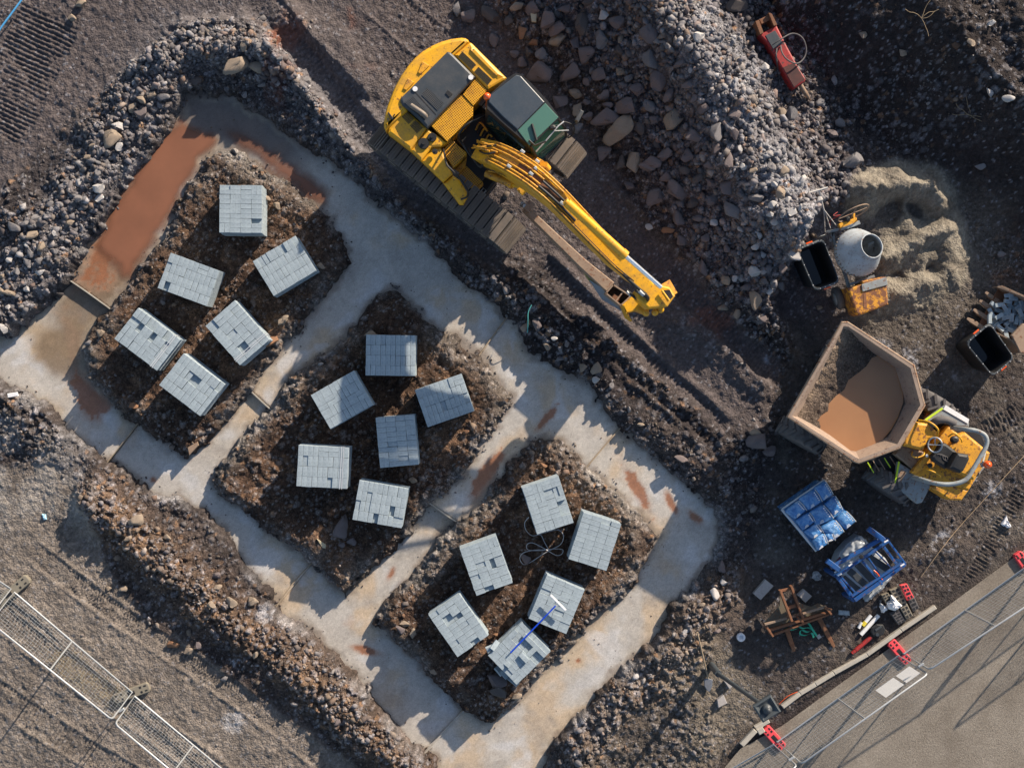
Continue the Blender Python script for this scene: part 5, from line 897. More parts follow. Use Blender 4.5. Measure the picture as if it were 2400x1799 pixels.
# silt bed inside the skip, rising to the tipping lip
def insk(x, y): return inside(x, y, [(p.x, p.y) for p in inn])
lipa, lipb = inn[0], inn[7]; ld = (lipb - lipa).normalized(); ln = Vector((-ld.y, ld.x, 0)); ln = ln if ln.dot(cen - lipa) > 0 else -ln
X = np.arange(min(p.x for p in rim), max(p.x for p in rim), .03); Y = np.arange(min(p.y for p in rim), max(p.y for p in rim), .03); A_, B_ = np.meshgrid(X, Y); xa, ya = A_.ravel(), B_.ravel(); I = np.arange(A_.size).reshape(A_.shape)
Fq = np.stack([I[:-1, :-1], I[:-1, 1:], I[1:, 1:], I[1:, :-1]], -1).reshape(-1, 4); Fq = Fq[insk(xa[Fq].mean(1), ya[Fq].mean(1))]
dl = (xa - lipa.x) * ln.x + (ya - lipa.y) * ln.y; wc = R3(690, 830, 1.5); sl_ = (xa - lipa.x) * ld.x + (ya - lipa.y) * ld.y
wp = [(820,425),(900,450),(955,520),(985,640),(988,770),(950,880),(900,970),(830,1050),(720,1110),(600,1140),(520,1110),(440,1060),(375,985),(362,920),(375,880),(430,840),(440,790),(500,725),(560,680),(590,610),(660,560),(720,510),(760,450)]
WP = [(p.x, p.y) for p in Q(R3, wp, 1.42)]; ws_ = sd(xa + .04 * fbm(xa, ya, .2, 402), ya + .04 * fbm(xa, ya, .2, 403), WP); rd_ = sd(xa, ya, [(p.x, p.y) for p in inn])
za = 1.42 + np.clip(ws_, -.15, 1) * .42 * ss(1.6, .2, dl) - .02 + .04 * fbm(xa, ya, .35, 401, 4) * ss(-.05, .2, ws_) + .03 * fbm(xa, ya, .08, 404, 2) * ss(0, .1, ws_)
za = np.where(dl > 1.35, np.minimum(za, 1.40 - .3 * ss(0, .15, ws_)), za); za = np.minimum(za, 1.88); used = np.unique(Fq); mp = np.zeros(len(xa), int); mp[used] = np.arange(len(used))
cc = np.array([.11, .085, .068])[None, :] * (1 + .5 * fbm(xa, ya, .25, 405, 4) + .25 * vn(xa, ya, .04, 406))[:, None]; f_ = ss(.5, .1, dl) * .5; cc = cc + (np.array([.33, .25, .18]) - cc) * f_[:, None]
V = np.stack([xa, ya, za], 1)[used] - np.array(d0[:])[None, :]; link('silt_bed', mesh_np('silt_bed', V, mp[Fq], M_ground, cc[used]), SK)
wat = MB(); wat.add([R3(x, y, 1.42) for x, y in wp], [tuple(range(len(wp)))]); M_dw, t_, b_ = newmat('brown_skip_water'); n_ = noise(t_, 1.2, 3, .5); t_.links.new(ramp(t_, n_.outputs[0], [(.3, (.33, .17, .085)), (.7, (.39, .205, .10))]).outputs[0], b_.inputs['Base Color']); b_.inputs['Roughness'].default_value = .1
ww = sheet('water', [(30, 30), (60, 30), (60, 60)], 0, M_dw) if False else None
W2 = [Vector((x, y, 0)) for x, y in WP]; wc_ = sum(W2, Vector()) / len(W2); mb = MB(); pl_ = [Vector((lerp(wc_.x, p.x, 1.12), lerp(wc_.y, p.y, 1.12), 1.42)) for p in W2]; pl_ = [p if inside(np.array([p.x]), np.array([p.y]), [(q.x, q.y) for q in inn])[0] else lerp(Vector((wc_.x, wc_.y, 1.42)), p, .93) for p in pl_]
mb.add(pl_, [tuple(range(len(pl_)))]); mb.part('muddy_water', M_dw, SK)
def wheel(c, ax, r, wd, label=None):
    ax = Vector(ax).normalized(); c = Vector(c); mb = MB(); a, b_ = c - ax * wd / 2, c + ax * wd / 2
    mb.lathe(a, b_, [(0, r * .55), (0, r * .86), (wd * .10, r * .96), (wd * .3, r), (wd * .7, r), (wd * .9, r * .96), (wd, r * .86), (wd, r * .55)], 36)
    up = Vector((0, 0, 1)); side = ax.cross(up).normalized(); nl = 16
    for k in range(nl):
        for s in (-1, 1):
            t = 2 * math.pi * (k + (.25 if s > 0 else 0)) / nl; rad = side * math.cos(t) + up * math.sin(t); tg = ax.cross(rad).normalized()
            R = Matrix((ax * s * .8 + tg * .6, (tg * .8 - ax * s * .6), rad)).transposed(); mb.box(c + rad * (r + .012) + ax * s * wd * .24, (wd * .56, r * .10, .04), R=R)
    w = mb.part('wheel', RUBBER, DU, label); h = MB(); h.lathe(c - ax * wd * .46, c + ax * wd * .46, [(0, r * .2), (0.001, r * .5), (.04, r * .56), (wd * .88, r * .56), (wd * .91, r * .5), (wd * .92, r * .2)], 28); h.part('rim', YEL2, w); return w
dd = (R3(992,1128,0) - R3(1190,790,0)).normalized(); dax = Vector((dd.x, dd.y, 0)); dfw = (R3(300,560,0) - R3(1090,960,0)).normalized(); dfw.z = 0
axl = Vector((-dfw.y, dfw.x, 0)).normalized()
axf = (R3(98,884,0) - R3(535,128,0)).normalized(); axf.z = 0
pw = R3(205, 1040, .55); wheel((pw.x, pw.y, .56), Vector((-.50, -.86, 0)), .56, .42, 'front wheel below the skip corner')
pw2 = pw - Vector((-.50, -.86, 0)) * 2.05 ; wheel((pw2.x, pw2.y, .56), Vector((-.50, -.86, 0)), .56, .42, 'front wheel hidden under the skip')
axr = Vector((-.56, -.83, 0)).normalized(); p1 = R3(905, 1430, .55); p2 = R3(1265, 810, .55); wheel((p1.x, p1.y, .56), axr, .56, .44, 'rear wheel on the blue parcel side'); wheel((p2.x, p2.y, .56), axr, .56, .44, 'rear wheel behind the grey fender')
def dp(name, pts, z0, z1, mat, b=.02, label=None, parent=DU): return plate(name, R3, pts, z0, z1, mat, b, label, parent)
dp('chassis', [(700,1200),(900,1150),(1150,850),(1300,900),(1650,1000),(1720,1180),(1540,1540),(1250,1450),(950,1350)], .5, .85, BLACK)
for k in range(5): dp('chassis_rib', [(735 + 45 * k, 1255 - 12 * k),(741 + 45 * k, 1252 - 12 * k),(792 + 45 * k, 1337 - 14 * k),(785 + 45 * k, 1340 - 14 * k)], .97, .985, LIME if k in (0, 3) else TANSTEEL, 0)
ff = dp('fender', [(1205,915),(1340,812),(1370,790),(1560,905),(1560,970),(1450,962),(1280,905),(1240,930)], 1.1, 1.25, GREYP, .03, 'grey fender on the tub side'); dp('fender_edge', [(1200,905),(1338,810),(1350,822),(1215,917)], 1.25, 1.262, LIME, 0, parent=ff); dp('fender_lip', [(1370,790),(1560,905),(1548,940),(1350,825)], 1.25, 1.27, WHITE, 0, parent=ff)
f2 = dp('fender', [(985,1250),(1100,1320),(1255,1440),(1180,1580),(1140,1590),(960,1450)], .95, 1.1, GREYP, .03, 'blue grey step plate on the parcel side'); dp('fender_edge', [(985,1245),(1000,1250),(968,1420),(955,1420)], 1.1, 1.115, LIME, 0, parent=f2); dp('footplate', [(1010,1310),(1048,1335),(1000,1430),(965,1415)], 1.1, 1.115, TANSTEEL, 0, parent=f2)
dp('front_console', [(1030,1050),(1130,925),(1230,940),(1310,1010),(1290,1060),(1230,1075),(1190,1160),(1030,1120)], .9, 1.55, YEL2, .06); dp('centre_hatch', [(1020,1110),(1180,1165),(1215,1180),(1100,1310),(960,1190)], .9, 1.15, TANSTEEL, .03)
mb = MB(); mb.tube(smoothpath([R3(1100,1170,1.3), R3(1095,1200,1.4), R3(1140,1215,1.42), R3(1190,1195,1.4), R3(1195,1165,1.3)]), .016); mb.tube(smoothpath([R3(1150,915,1.55), R3(1240,930,1.8), R3(1305,985,1.8), R3(1300,1040,1.6)]), .022); mb.part('hand_bar', YEL, DU)
dp('deck', [(1210,1180),(1290,1060),(1400,960),(1440,1000),(1730,1180),(1720,1215),(1560,1480),(1400,1440),(1240,1420),(1095,1340)], .8, 1.22, YEL2, .04); dp('engine_cover', [(1475,1030),(1530,1010),(1735,1180),(1715,1240),(1600,1400),(1440,1330),(1380,1230),(1400,1120)], 1.2, 1.42, YEL2, .06)
dp('side_channel', [(1215,1185),(1390,965),(1420,985),(1180,1310),(1120,1350),(1090,1335)], 1.2, 1.34, YEL2, .02); dp('tail_box', [(1250,1450),(1390,1435),(1560,1480),(1500,1562),(1400,1560),(1260,1470)], .7, 1.2, YEL2, .04)
dp('tail_plate', [(1660,1285),(1690,1290),(1560,1470),(1515,1465)], .9, 1.15, GREYP, .02)
mb = MB(); mb.prism(Q(R3, [(1335,1095),(1375,1100),(1465,1170),(1400,1290),(1370,1310),(1270,1245),(1255,1205),(1300,1160)], 1.62), 1.45, 1.62, .06); SE = mb.part('seat', BLACK, DU); mb = MB(); mb.prism(Q(R3, [(1465,1175),(1560,1190),(1568,1230),(1520,1325),(1490,1345),(1395,1300)], 1.88), 1.5, 1.88, .07); mb.part('seat_back', BLACK, DU)
mb = MB()
for k in range(3): mb.tube(smoothpath([R3(1300 + 22 * k, 1190 + 8 * k, 1.63), R3(1340 + 20 * k, 1190 + 10 * k, 1.63), R3(1350 + 18 * k, 1225 + 10 * k, 1.63), R3(1385 + 8 * k, 1250 + 5 * k, 1.63)]), .009)
mb.part('seat_ribs', RUBBER, SE)
mb = MB(); sc_ = R3(1283, 1112, 1.78); rng_ = [sc_ + Vector((.135 * math.cos(t), .165 * math.sin(t), .07 * math.cos(t))) for t in [i * math.pi / 10 for i in range(20)]]; mb.tube(rng_, .018, closed=True); mb.tube([rng_[0], rng_[10]], .012); mb.tube([rng_[5], sc_, sc_ - Vector((.08, 0, .4))], .014); mb.part('steering_wheel', GALV, DU)
mb = MB(); mb.ball(R3(1217,1200,1.5), .035); mb.part('lever_knob', WHITE, DU); mb = MB(); mb.tube(smoothpath([R3(1215,1310,1.45), R3(1260,1325,1.55), R3(1310,1350,1.5), R3(1332,1375,1.4)]), .016); mb.part('lever', YEL, DU)
MB().ball(R3(1243,1278,1.36), .06, 1, 1, .6).part('cover_boot', BLACK, DU); MB().ball(R3(1440,1070,1.4), .09, 1.2, 1, .6).part('cover_boot', BLACK, DU); mb = MB(); mb.tube(smoothpath([R3(1390,1045,1.5), R3(1440,1020,1.62), R3(1490,1060,1.6), R3(1500,1090,1.5)]), .018); mb.part('grab_rail', YEL, DU)
mb = MB(); mb.tube(smoothpath([R3(1255,945,1.5), R3(1300,915,1.62), R3(1370,910,1.65), R3(1440,940,1.6)]), .085, n=12); mb.part('air_duct', RUBBER, DU)
mb = MB(); mb.tube(smoothpath([R3(1110,1375,1.3), R3(1180,1395,2.0), R3(1290,1425,2.35), R3(1420,1430,2.45), R3(1530,1395,2.5), R3(1590,1310,2.5), R3(1650,1210,2.5), R3(1700,1110,2.5), R3(1690,1040,2.5), R3(1620,1000,2.45), R3(1520,985,2.3), R3(1420,975,1.5)], 6), .05, n=12); mb.part('roll_bar', GREYP, DU)
mb = MB(); mb.tube([R3(1690,1180,1.4), R3(1670,1250,2.2)], .02); p = R3(1700,1270,2.15); mb2 = MB(); mb.box(p - Vector((.05, 0, .03)), (.16, .1, .03), .3, .01); mb.part('beacon_bracket', GREYP, DU); mb2.lathe(p, p + Vector((0, 0, 1)), [(0, .08), (.09, .085), (.13, .07), (.16, .02)], 16); mb2.part('beacon', ORANGE, DU)
mb = MB(); mb.cyl(R3(1610,1345,1.3), R3(1615,1345,1.38), .07); mb.part('fuel_cap', BLACK, DU)
mb = MB(); mb.box(R3(1230,850,.75), (.4, .12, .3), math.radians(55), .03); mb.part('axle', RUST, DU)
# ================================================================== MIXER
m0 = R4(700, 850, 0); mz = gz1(m0); MX = thing('concrete_mixer', 'towable concrete mixer with dusty grey drum and rusty yellow engine cover', 'concrete mixer', (m0.x, m0.y, mz))
DRM = paint('cement_coated_drum', (.38, .42, .45), (.22, .21, .20), .7, .6, scale=4, spots=.08)
ac = R4(690, 690, .95); oc = R4(796, 640, 1.42); ax_ = (oc - ac).normalized(); base = ac - ax_ * .38
mb = MB(); prof = [(0, .02), (0, .33), (.06, .42), (.20, .52), (.30, .555), (.36, .56), (.42, .555), (.62, .45), (.80, .34), (.90, .285), (.93, .285), (.93, .265), (.88, .262), (.78, .32), (.60, .42), (.42, .52), (.30, .52), (.15, .45), (.05, .3), (.05, .02)]
mb.lathe(base, oc, prof, 44, (True, True)); DR = mb.part('drum', DRM, MX); mb = MB()
for k in range(3):
    t = k * 2.1; q = ax_.to_track_quat('Z', 'Y'); P0 = base + ax_ * .25 + q @ Vector((.38 * math.cos(t), .38 * math.sin(t), 0)); P1 = base + ax_ * .7 + q @ Vector((.22 * math.cos(t + .8), .22 * math.sin(t + .8), 0)); mb.box((P0 + P1) / 2, (.45, .14, .02), R=(P1 - P0).to_track_quat('X', 'Z').to_matrix())
mb.part('mixing_blade', DRM, DR)
mb = MB(); q = ax_.to_track_quat('Z', 'Y')
for k in range(40): t = k * math.pi / 20; mb.box(base + ax_ * .35 + q @ Vector((.568 * math.cos(t), .568 * math.sin(t), 0)), (.03, .02, .05), R=(q.to_matrix() @ Matrix.Rotation(t, 3, 'Z')))
mb.part('gear_ring', STEEL, DR)
HG = Q(R4, [(600,990),(725,958),(720,930),(885,896),(930,896),(948,1130),(700,1222),(672,1205)], 1.02); mb = MB(); mb.prism(HG, .45, 1.02, .04); CV = mb.part('engine_cover', RUSTY, MX)
mb = MB(); mb.prism(Q(R4, [(728,1022),(720,960),(930,898),(940,965)], 1.05), 1.02, 1.05, .01); mb.part('cover_top_panel', GREYP, CV); mb = MB(); mb.prism(Q(R4, [(735,1040),(755,1040),(765,1150),(735,1160)], 1.026), 1.015, 1.026); mb.part('rust_strip', RUST, CV)
mb = MB(); mb.beam([(R4(470,500,.7), .035, .07), (R4(500,640,.7), .035, .07), (R4(590,900,.7), .035, .07), (R4(620,1000,.7), .035, .07)]); mb.beam([(R4(420,520,.75), .03, .06), (R4(600,480,.95), .035, .06), (R4(705,435,.95), .045, .06)]); mb.beam([(R4(620,960,.8), .03, .08), (R4(830,890,.9), .03, .08)]); mb.beam([(R4(420,525,.75), .02, .05), (R4(480,510,.7), .03, .06), (R4(455,600,.7), .03, .06)]); mb.tube([R4(440,540,.7), R4(350,570,.5), R4(410,545,.3)], .025); mb.part('frame', GREYP, MX)
mb = MB(); mb.box(R4(600,445,.85), (.45, .12, .12), math.radians(20), .02); mb.box(R4(650,400,.85), (.05, .2, .1), 0, .01); mb.box(R4(570,465,.8), (.2, .1, .15), math.radians(25), .02); mb.part('gear_housing', YEL2, MX); mb = MB(); mb.ball(R4(600,410,.9), .07); mb.ball(R4(545,440,.8), .06); mb.part('gear_cover', BLACK, MX)
mb = MB(); cw_ = R4(650,358,1.15); dv = (R4(775,305,1.15) - R4(525,405,1.15)).normalized(); nv = Vector((.25, -.6, 1)).normalized(); n2_ = nv.cross(dv).normalized(); nv = Vector((dv.y, -dv.x, .3)).normalized(); n2_ = (nv.cross(dv)).normalized()
mb.tube([cw_ + dv * .37 * math.cos(t) + n2_ * .37 * math.sin(t) for t in [i * math.pi / 16 for i in range(32)]], .014, closed=True); mb.tube([cw_ - dv * .37, cw_ + dv * .37], .01); mb.tube([cw_ - n2_ * .37, cw_ + n2_ * .37], .01); mb.part('tilt_wheel', TANSTEEL, MX)
mb = MB(); zh = max(.95, gz1(R4(356,165,.9)) + .18, gz1(R4(430,142,.9)) + .15, gz1(R4(280,188,.9)) + .15); mb.tube([R4(275,188,zh), R4(433,142,zh)], .022); mb.tube([R4(356,165,zh), R4(400,335,.85)], .020); mb.tube([R4(400,335,.8), R4(410,520,.55)], .012); mb.tube([R4(405,335,.8), R4(455,485,.65)], .012); mb.tube([R4(405,335,.8), R4(505,465,.75)], .012); mb.part('tow_handle', paint('pale_bar', (.5, .48, .45), (.35, .3, .25), .5, .5), MX)
rr = random.Random(9); mb = MB(); mb.tube(smoothpath([R4(515,350,.8), R4(480,380,.9), R4(540,375,.85), R4(500,395,.8), R4(450,430,.7), R4(455,460,.6)]), .008); mb.part('red_cable', REDP, MX)
for c, ax in (((520, 1075), (.25, -.1)), ((865, 1160), (.3, -.1))):
    p = R4(*c, .28) if c[0] < 600 else R4(800, 1120, .28); a = Vector((.95, .30, 0)).normalized(); mb = MB(); mb.lathe(p - a * .08, p + a * .08, [(0, .1), (0, .23), (.03, .27), (.13, .27), (.16, .23), (.16, .1)], 28); w = mb.part('wheel', RUBBER, MX); mb = MB(); mb.lathe(p - a * .085, p + a * .085, [(0, .03), (0.005, .15), (.165, .15), (.17, .03)], 20); mb.part('rim', GREYP, w)
# ================================================================== TUBS
def tub(quadfn, quad, ztop, base, ang_label, hgt, lean):
    P = [quadfn(x, y, ztop) for x, y in quad]; c = sum(P, Vector()) / 4
    def rr(P, k, z, off=Vector()):
        c = sum(P, Vector()) / 4; out = []
        for i in range(4):
            a, p, b_ = P[i - 1], P[i], P[(i + 1) % 4]; r = .13
            for t in (0, .33, .66, 1): q0 = p + (a - p).normalized() * r; q1 = p + (b_ - p).normalized() * r; s = lerp(lerp(q0, p, t), lerp(p, q1, t), t); s = c + (s - c) * k + off; out.append(Vector((s.x, s.y, z)))
        return out
    o = c.copy(); o.z = base; T = thing('water_tub', ang_label, 'tub', o, 'black plastic tubs'); mb = MB()
    mb.loops([rr(P, .78, base + .02), rr(P, .97, ztop - .07), rr(P, 1.03, ztop - .07), rr(P, 1.03, ztop - .02), rr(P, 1.0, ztop), rr(P, .93, ztop), rr(P, .90, ztop - .04), rr(P, .75, base + .06)]); b = mb.part('tub_body', BLACK, T)
    mb = MB(); mb.loops([rr(P, 1.035, ztop - .02), rr(P, 1.0, ztop + .012), rr(P, .95, ztop + .012), rr(P, .935, ztop - .02)], False, False); mb.part('rim', paint('scuffed_rim', (.04, .05, .06), (.22, .23, .22), .7, .4, scale=6), T)
    R_ = rr(P, .98, ztop + .015)
    for k in range(0, 16, 1):
        for t in ((0.,) if k % 4 != 3 else (0, .33, .66)): q = lerp(R_[k], R_[(k + 1) % 16], t); MB().cyl(q, q + Vector((0, 0, .012)), .009, n=8).part('rivet', WHITE, T) if (k % 4 == 3 or k % 4 == 0) else None
    wp_ = rr(P, .84, base + (ztop - base) * .35); mb = MB(); mb.add(wp_, [tuple(range(16))]); mw, tt, bb = newmat('dark_tub_water'); bb.inputs['Base Color'].default_value = (.004, .006, .009, 1); bb.inputs['Roughness'].default_value = .05; mb.part('water', mw, T)
    for i, j in ((0, 1), (2, 3)): q = (P[i] + P[j]) / 2; q = c + (q - c) * 1.06; q.z = ztop - .05; d = P[j] - P[i]; MB().box(q, (.16, .04, .05), math.atan2(d.y, d.x), .01).part('handle', ORANGE, T)
    return T
tub(R4, [(172,662),(395,575),(535,940),(325,1015)], 1.0, gz1(R4(350,800)), 'black tub with scuffed rim standing against the mixer', 1, 0)
tub(R3, [(1530,290),(1725,125),(1925,410),(1750,560)], 1.05, 0, 'black tub with pale rim beside the bucket of blocks', 1, 0)
# ================================================================== BUCKET WITH LOOSE BLOCKS
NB = REG(1820, 400, 3.605); b0 = NB(2000, 1250, 0); BK = thing('digger_bucket', 'rusty toothed digger bucket filled with loose grey blocks at the right edge', 'bucket', (b0.x, b0.y, 0)); mb = MB()
lp0, lp1 = NB(1880, 985, .35), NB(1700, 1320, .35); mb.loops([[lp0, lp1, NB(2000,1460,.3), NB(2260,1100,.3)], [p - Vector((0, 0, .03)) for p in (lp0, lp1, NB(2000,1460,.3), NB(2260,1100,.3))]]); mb.part('bucket_floor', RUST, BK)
mb = MB(); 
for q in ([(1865,985,.55),(1900,980,.6),(2110,1075,.95),(2260,1180,.95)], [(1790,1345,.5),(1870,1380,.65),(1990,1440,.95),(2080,1540,.95)]):
    T_ = [NB(*p) for p in q]; B_q = [Vector((p.x, p.y, .22)) for p in T_]; n = Vector((.02, .03, 0)); mb.loops([T_ + B_q[::-1], [p + n for p in T_ + B_q[::-1]]])
mb.part('bucket_side', TANSTEEL, BK); mb = MB(); a, b_ = NB(2260,1180,.95), NB(2080,1540,.95); mb.loops([[a, b_, b_ - Vector((0, 0, .9)), a - Vector((0, 0, .9))], [p + Vector((.04, 0, 0)) for p in (a, b_, b_ - Vector((0, 0, .9)), a - Vector((0, 0, .9)))]]); mb.prism(Q(NB, [(1985,1390),(2080,1290),(2260,1300),(2260,1560),(2060,1540)], .98), .9, .98, .02); mb.part('bucket_back', TANSTEEL, BK)
for (x, y), (x2, y2) in (((1765, 1025), (1855, 1090)), ((1715, 1095), (1805, 1155)), ((1665, 1170), (1750, 1225)), ((1610, 1245), (1700, 1300))):
    a, b_ = NB(x, y, .28), NB(x2, y2, .36); mb = MB(); mb.beam([(a, .025, .05), (lerp(a, b_, .4), .05, .08), (b_, .055, .10), (lerp(a, b_, 1.5), .05, .08)]); mb.part('tooth', TANSTEEL, BK)
rr = random.Random(21); BPOS = [(1810,1195),(1825,1225),(1800,1255),(1848,1262),(1835,1135),(1885,1135),(1880,1185),(1925,1210),(1955,1105),(1975,1145),(1960,1195),(1985,1240),(1915,1270),(1955,1285),(1890,1330),(1915,1365),(1965,1340),(1990,1350),(2010,1320),(2025,1270),(1930,1160),(2010,1185),(2045,1150),(2060,1200),(2040,1235),(2070,1130),(1962,1052),(2030,1110),(2080,1240),(2000,1080),(1820,1290),(1850,1310),(1940,1240),(1980,1300),(1910,1225),(1880,1230),(2085,1170),(2065,1275),(1940,1385),(1870,1290)]
for k, (x, y) in enumerate(BPOS):
    lay = .42 + .06 * (k % 3) + .0005 * max(0, x - 1850); p = NB(x, y, lay); o = link('concrete_block', BL[k % 5], None, p); o.scale = (.85, .8, .85); o.rotation_euler = (rr.uniform(-.35, .35), rr.uniform(-.35, .35), rr.uniform(0, 3.14)); tag(o, 'loose grey block tumbled in the toothed bucket at the right edge', 'concrete block', 'loose blocks heaped in the bucket')
# ================================================================== RED BREAKER
z_ = .55; k0 = TR(960, 280, 0); zb = gz1(k0); RB = thing('hydraulic_breaker', 'red and black hydraulic breaker attachment lying on the rubble slope', 'breaker', (k0.x, k0.y, zb))
def bt(pts, z): return [TR(x, y, z) for x, y in pts]
zc = zb + .55; mb = MB(); mb.prism(bt([(838,182),(930,130),(985,240),(1045,350),(1082,408),(1075,425),(1018,460),(980,400),(940,330),(880,225)], zc), zc - .38, zc, .04); BDY = mb.part('breaker_body', REDP, RB)
mb = MB(); mb.prism(bt([(872,185),(922,158),(962,225),(912,255)], zc + .012), zc - .01, zc + .012, .004); mb.part('dark_panel', DGREY, BDY); mb = MB(); mb.prism(bt([(962,350),(1020,325),(1075,410),(1020,452)], zc + .01), zc - .01, zc + .01, .004); mb.part('worn_panel', paint('charred_red', (.10, .025, .02), (.03, .03, .03), .7, .7), BDY)
mb = MB()
for q in ([(820,110),(838,104),(862,170),(845,178)], [(888,66),(905,72),(932,128),(916,134)]): mb.prism(bt(q, zc + .08), zc - .4, zc + .08)
mb.box(TR(870,105,zc-.1), (.30, .12, .2), math.radians(28), .01); mb.part('mounting_bracket', RUST, RB); mb = MB(); mb.cyl(TR(1048,435,zc-.2), TR(1080,485,zc-.3), .055); mb.cyl(TR(1080,485,zc-.3), TR(1105,522,zc-.45), .055, .012); mb.part('chisel', TANSTEEL, RB)
mb = MB(); mb.tube(smoothpath([TR(950,238,zc+.02), TR(958,275,zc+.15), TR(985,310,zc+.2), TR(1035,330,zc+.1), TR(1072,300,zc), TR(1082,250,zc), TR(1060,195,zc+.05), TR(1010,175,zc+.05), TR(950,205,zc+.15), TR(905,235,zc+.1)]), .018); mb.part('hose', RUBBER, RB)
mb = MB(); hz_ = lambda x, y: TR(x, y, gz1(TR(x, y, zb)) + .03); mb.tube(smoothpath([TR(930,252,zc+.02), TR(928,300,zc+.05), hz_(940,370), hz_(945,430), hz_(925,500), hz_(890,520), hz_(850,500), hz_(820,440), hz_(815,370), hz_(830,280)]), .018); mb.part('hose', RUBBER, RB)
# ================================================================== FENCES
def fence(fn, b0, b1, t1, t0, label, mids=(.5,), zt=2.0, group=None, sign=None):
    z0 = .14; A, B_ = fn(*b0, z0), fn(*b1, z0); C_, D_ = fn(*t1, zt), fn(*t0, zt); g = A.copy(); g.z = 0; g.x, g.y = (A.x + B_.x) / 2, (A.y + B_.y) / 2
    F_ = thing('mesh_fence', label, 'fence', g, group); r = .019
    def S(u, v): return lerp(lerp(A, B_, u), lerp(D_, C_, u), v)
    path = [S(0, 0), S(0, .93), S(.006, .975), S(.022, 1), S(.978, 1), S(.994, .975), S(1, .93), S(1, 0)]; mb = MB(); mb.tube(path, .021, n=8, closed=True)
    for u in (0.0, 1.0): mb.tube([S(u, 0), S(u, 0) - Vector((0, 0, z0 - .02))], .019)
    fr = mb.part('frame', GALV, F_)
    for m in mids: MB().tube([S(m, 0), S(m, 1)], .019).part('mid_bar', GALV, F_)
    mb = MB(); nv_ = int((B_ - A).length / .10)
    for k in range(1, nv_): mb.tube([S(k / nv_, 0), S(k / nv_, 1)], .0028, n=3, caps=False)
    for k in range(1, 13): mb.tube([S(0, k / 13), S(1, k / 13)], .0028, n=3, caps=False)
    w = mb.part('wire_mesh', GALV, F_)
    return F_, S
GR_ = 'mesh fence panels along the road'; GL_ = 'mesh fence panels across the tan ground'
F2, S2f = fence(R6, (612,1210), (1400,652), (1590,770), (772,1352), 'mesh fence panel carrying two white sheets beside the kerb', (.5,), group=GR_)
F1, _ = fence(R6, (1432,640), (2400,-45), (2640,60), (1600,742), 'mesh fence panel at the right border with no sheets', (.41,), group=GR_)
F7, _ = fence(R6, (2405,-50), (3250,-640), (3420,-520), (2600,80), 'unseen mesh fence panel beyond the right border, put in for its shadow', (.5,), group=GR_)  # out of view: fence continued past the border to cast shadows on the road
F8, _ = fence(R6, (2640,60), (3480,-520), (3650,-400), (2830,190), 'second unseen mesh fence panel outside the right border, added for extra shadow lines', (.5,), group=GR_)  # unseen extra panel, added only to throw more shadow lines over the road
F3, _ = fence(R6, (-215,1690), (590,1228), (742,1368), (-130,1880), 'mesh fence panel cut by the bottom edge near the lamp post', (.5,), group=GR_)
F4, _ = fence(L3, (92,516), (856,1166), (724,1342), (-62,712), 'complete mesh fence panel over flattened dry grass at lower left', (.49,), group=GL_)
F5, _ = fence(L3, (872,1190), (1700,1880), (1560,2050), (745,1370), 'mesh fence panel cut by the bottom edge at lower left', (.46,), group=GL_)
F6, _ = fence(L3, (-790,-60), (72,497), (-40,640), (-900,130), 'mesh fence panel mostly outside the left edge', (.5,), group=GL_)
for (a, b_, lab) in ((.70, .845, 'left'), (.865, .975, 'right')):
    mb = MB(); P = [S2f(a, .50), S2f(b_, .50), S2f(b_, .86), S2f(a, .86)]
    n = (P[1] - P[0]).cross(P[3] - P[0]).normalized(); n = n if n.z > 0 else -n
    mb.loops([[p + n * .012 for p in P], [p + n * .016 for p in P]]); mb.solo('notice_sheet', WHITE, 'blank white sheet tied to the fence, the %s one of two' % ('larger lower' if lab == 'left' else 'narrower upper'), 'sign', 'white sheets on the fence')
def foot(fn, a, b_, label, red=False, group='fence feet'):
    A, B_ = fn(*a, .13), fn(*b_, .13); d = B_ - A; L = d.length; ang = math.atan2(d.y, d.x); c = (A + B_) / 2; F_ = thing('fence_block', label, 'fence foot', (c.x, c.y, gz1(c)), group, ang); mm_ = PINKRED if red else FOOTG
    mb = MB(); hw = .115; P = [(-L/2+.04, -hw), (L/2-.04, -hw), (L/2, -hw*.6), (L/2, hw*.6), (L/2-.04, hw), (-L/2+.04, hw), (-L/2, hw*.6), (-L/2, -hw*.6)]; mb.prism([Vector((x, y, 0)) for x, y in P], 0, .13, .018); o = link('foot_body', mb.mesh('foot_body', mm_), F_)
    mb = MB()
    for x, w_, h_ in ((0, .17, .09), (L*.27, .05, .05), (-L*.27, .05, .05), (L*.40, .06, .035), (-L*.40, .06, .035)):
        for s in ((0,) if w_ > .1 else (-.055, .055)): mb.box((x, s, .1315), (w_, h_, .005))
    link('socket_holes', mb.mesh('socket_holes', BLACK), F_); return F_
foot(L3, (182,425), (-70,640), 'grey fence foot at the left border'); foot(L3, (965,1130), (735,1215), 'grey fence foot between the two lower left panels')
foot(R6, (1352,562), (1470,700), 'red fence foot under the joint by the white sheets', True); foot(R6, (1322,575), (1352,600), 'grey end block touching the red foot by the kerb') if False else None
foot(R6, (540,1125), (655,1255), 'red fence foot near the lamp head', True); foot(R6, (2175,-10), (2245,90), 'red fence foot at the right border', True)
# clamps
for fn, q, lab in ((R6, (1545, 712, 1.75), 'clamp joining the panels by the white sheets'), (R6, (705, 1318, 1.75), 'clamp joining the panels near the lamp head'), (L3, (788, 1280, 1.4), 'clamp joining the lower left panels')):
    MB().box(fn(*q), (.14, .05, .04), .6, .01).solo('fence_clamp', GALV, lab, 'clamp', 'fence clamps')
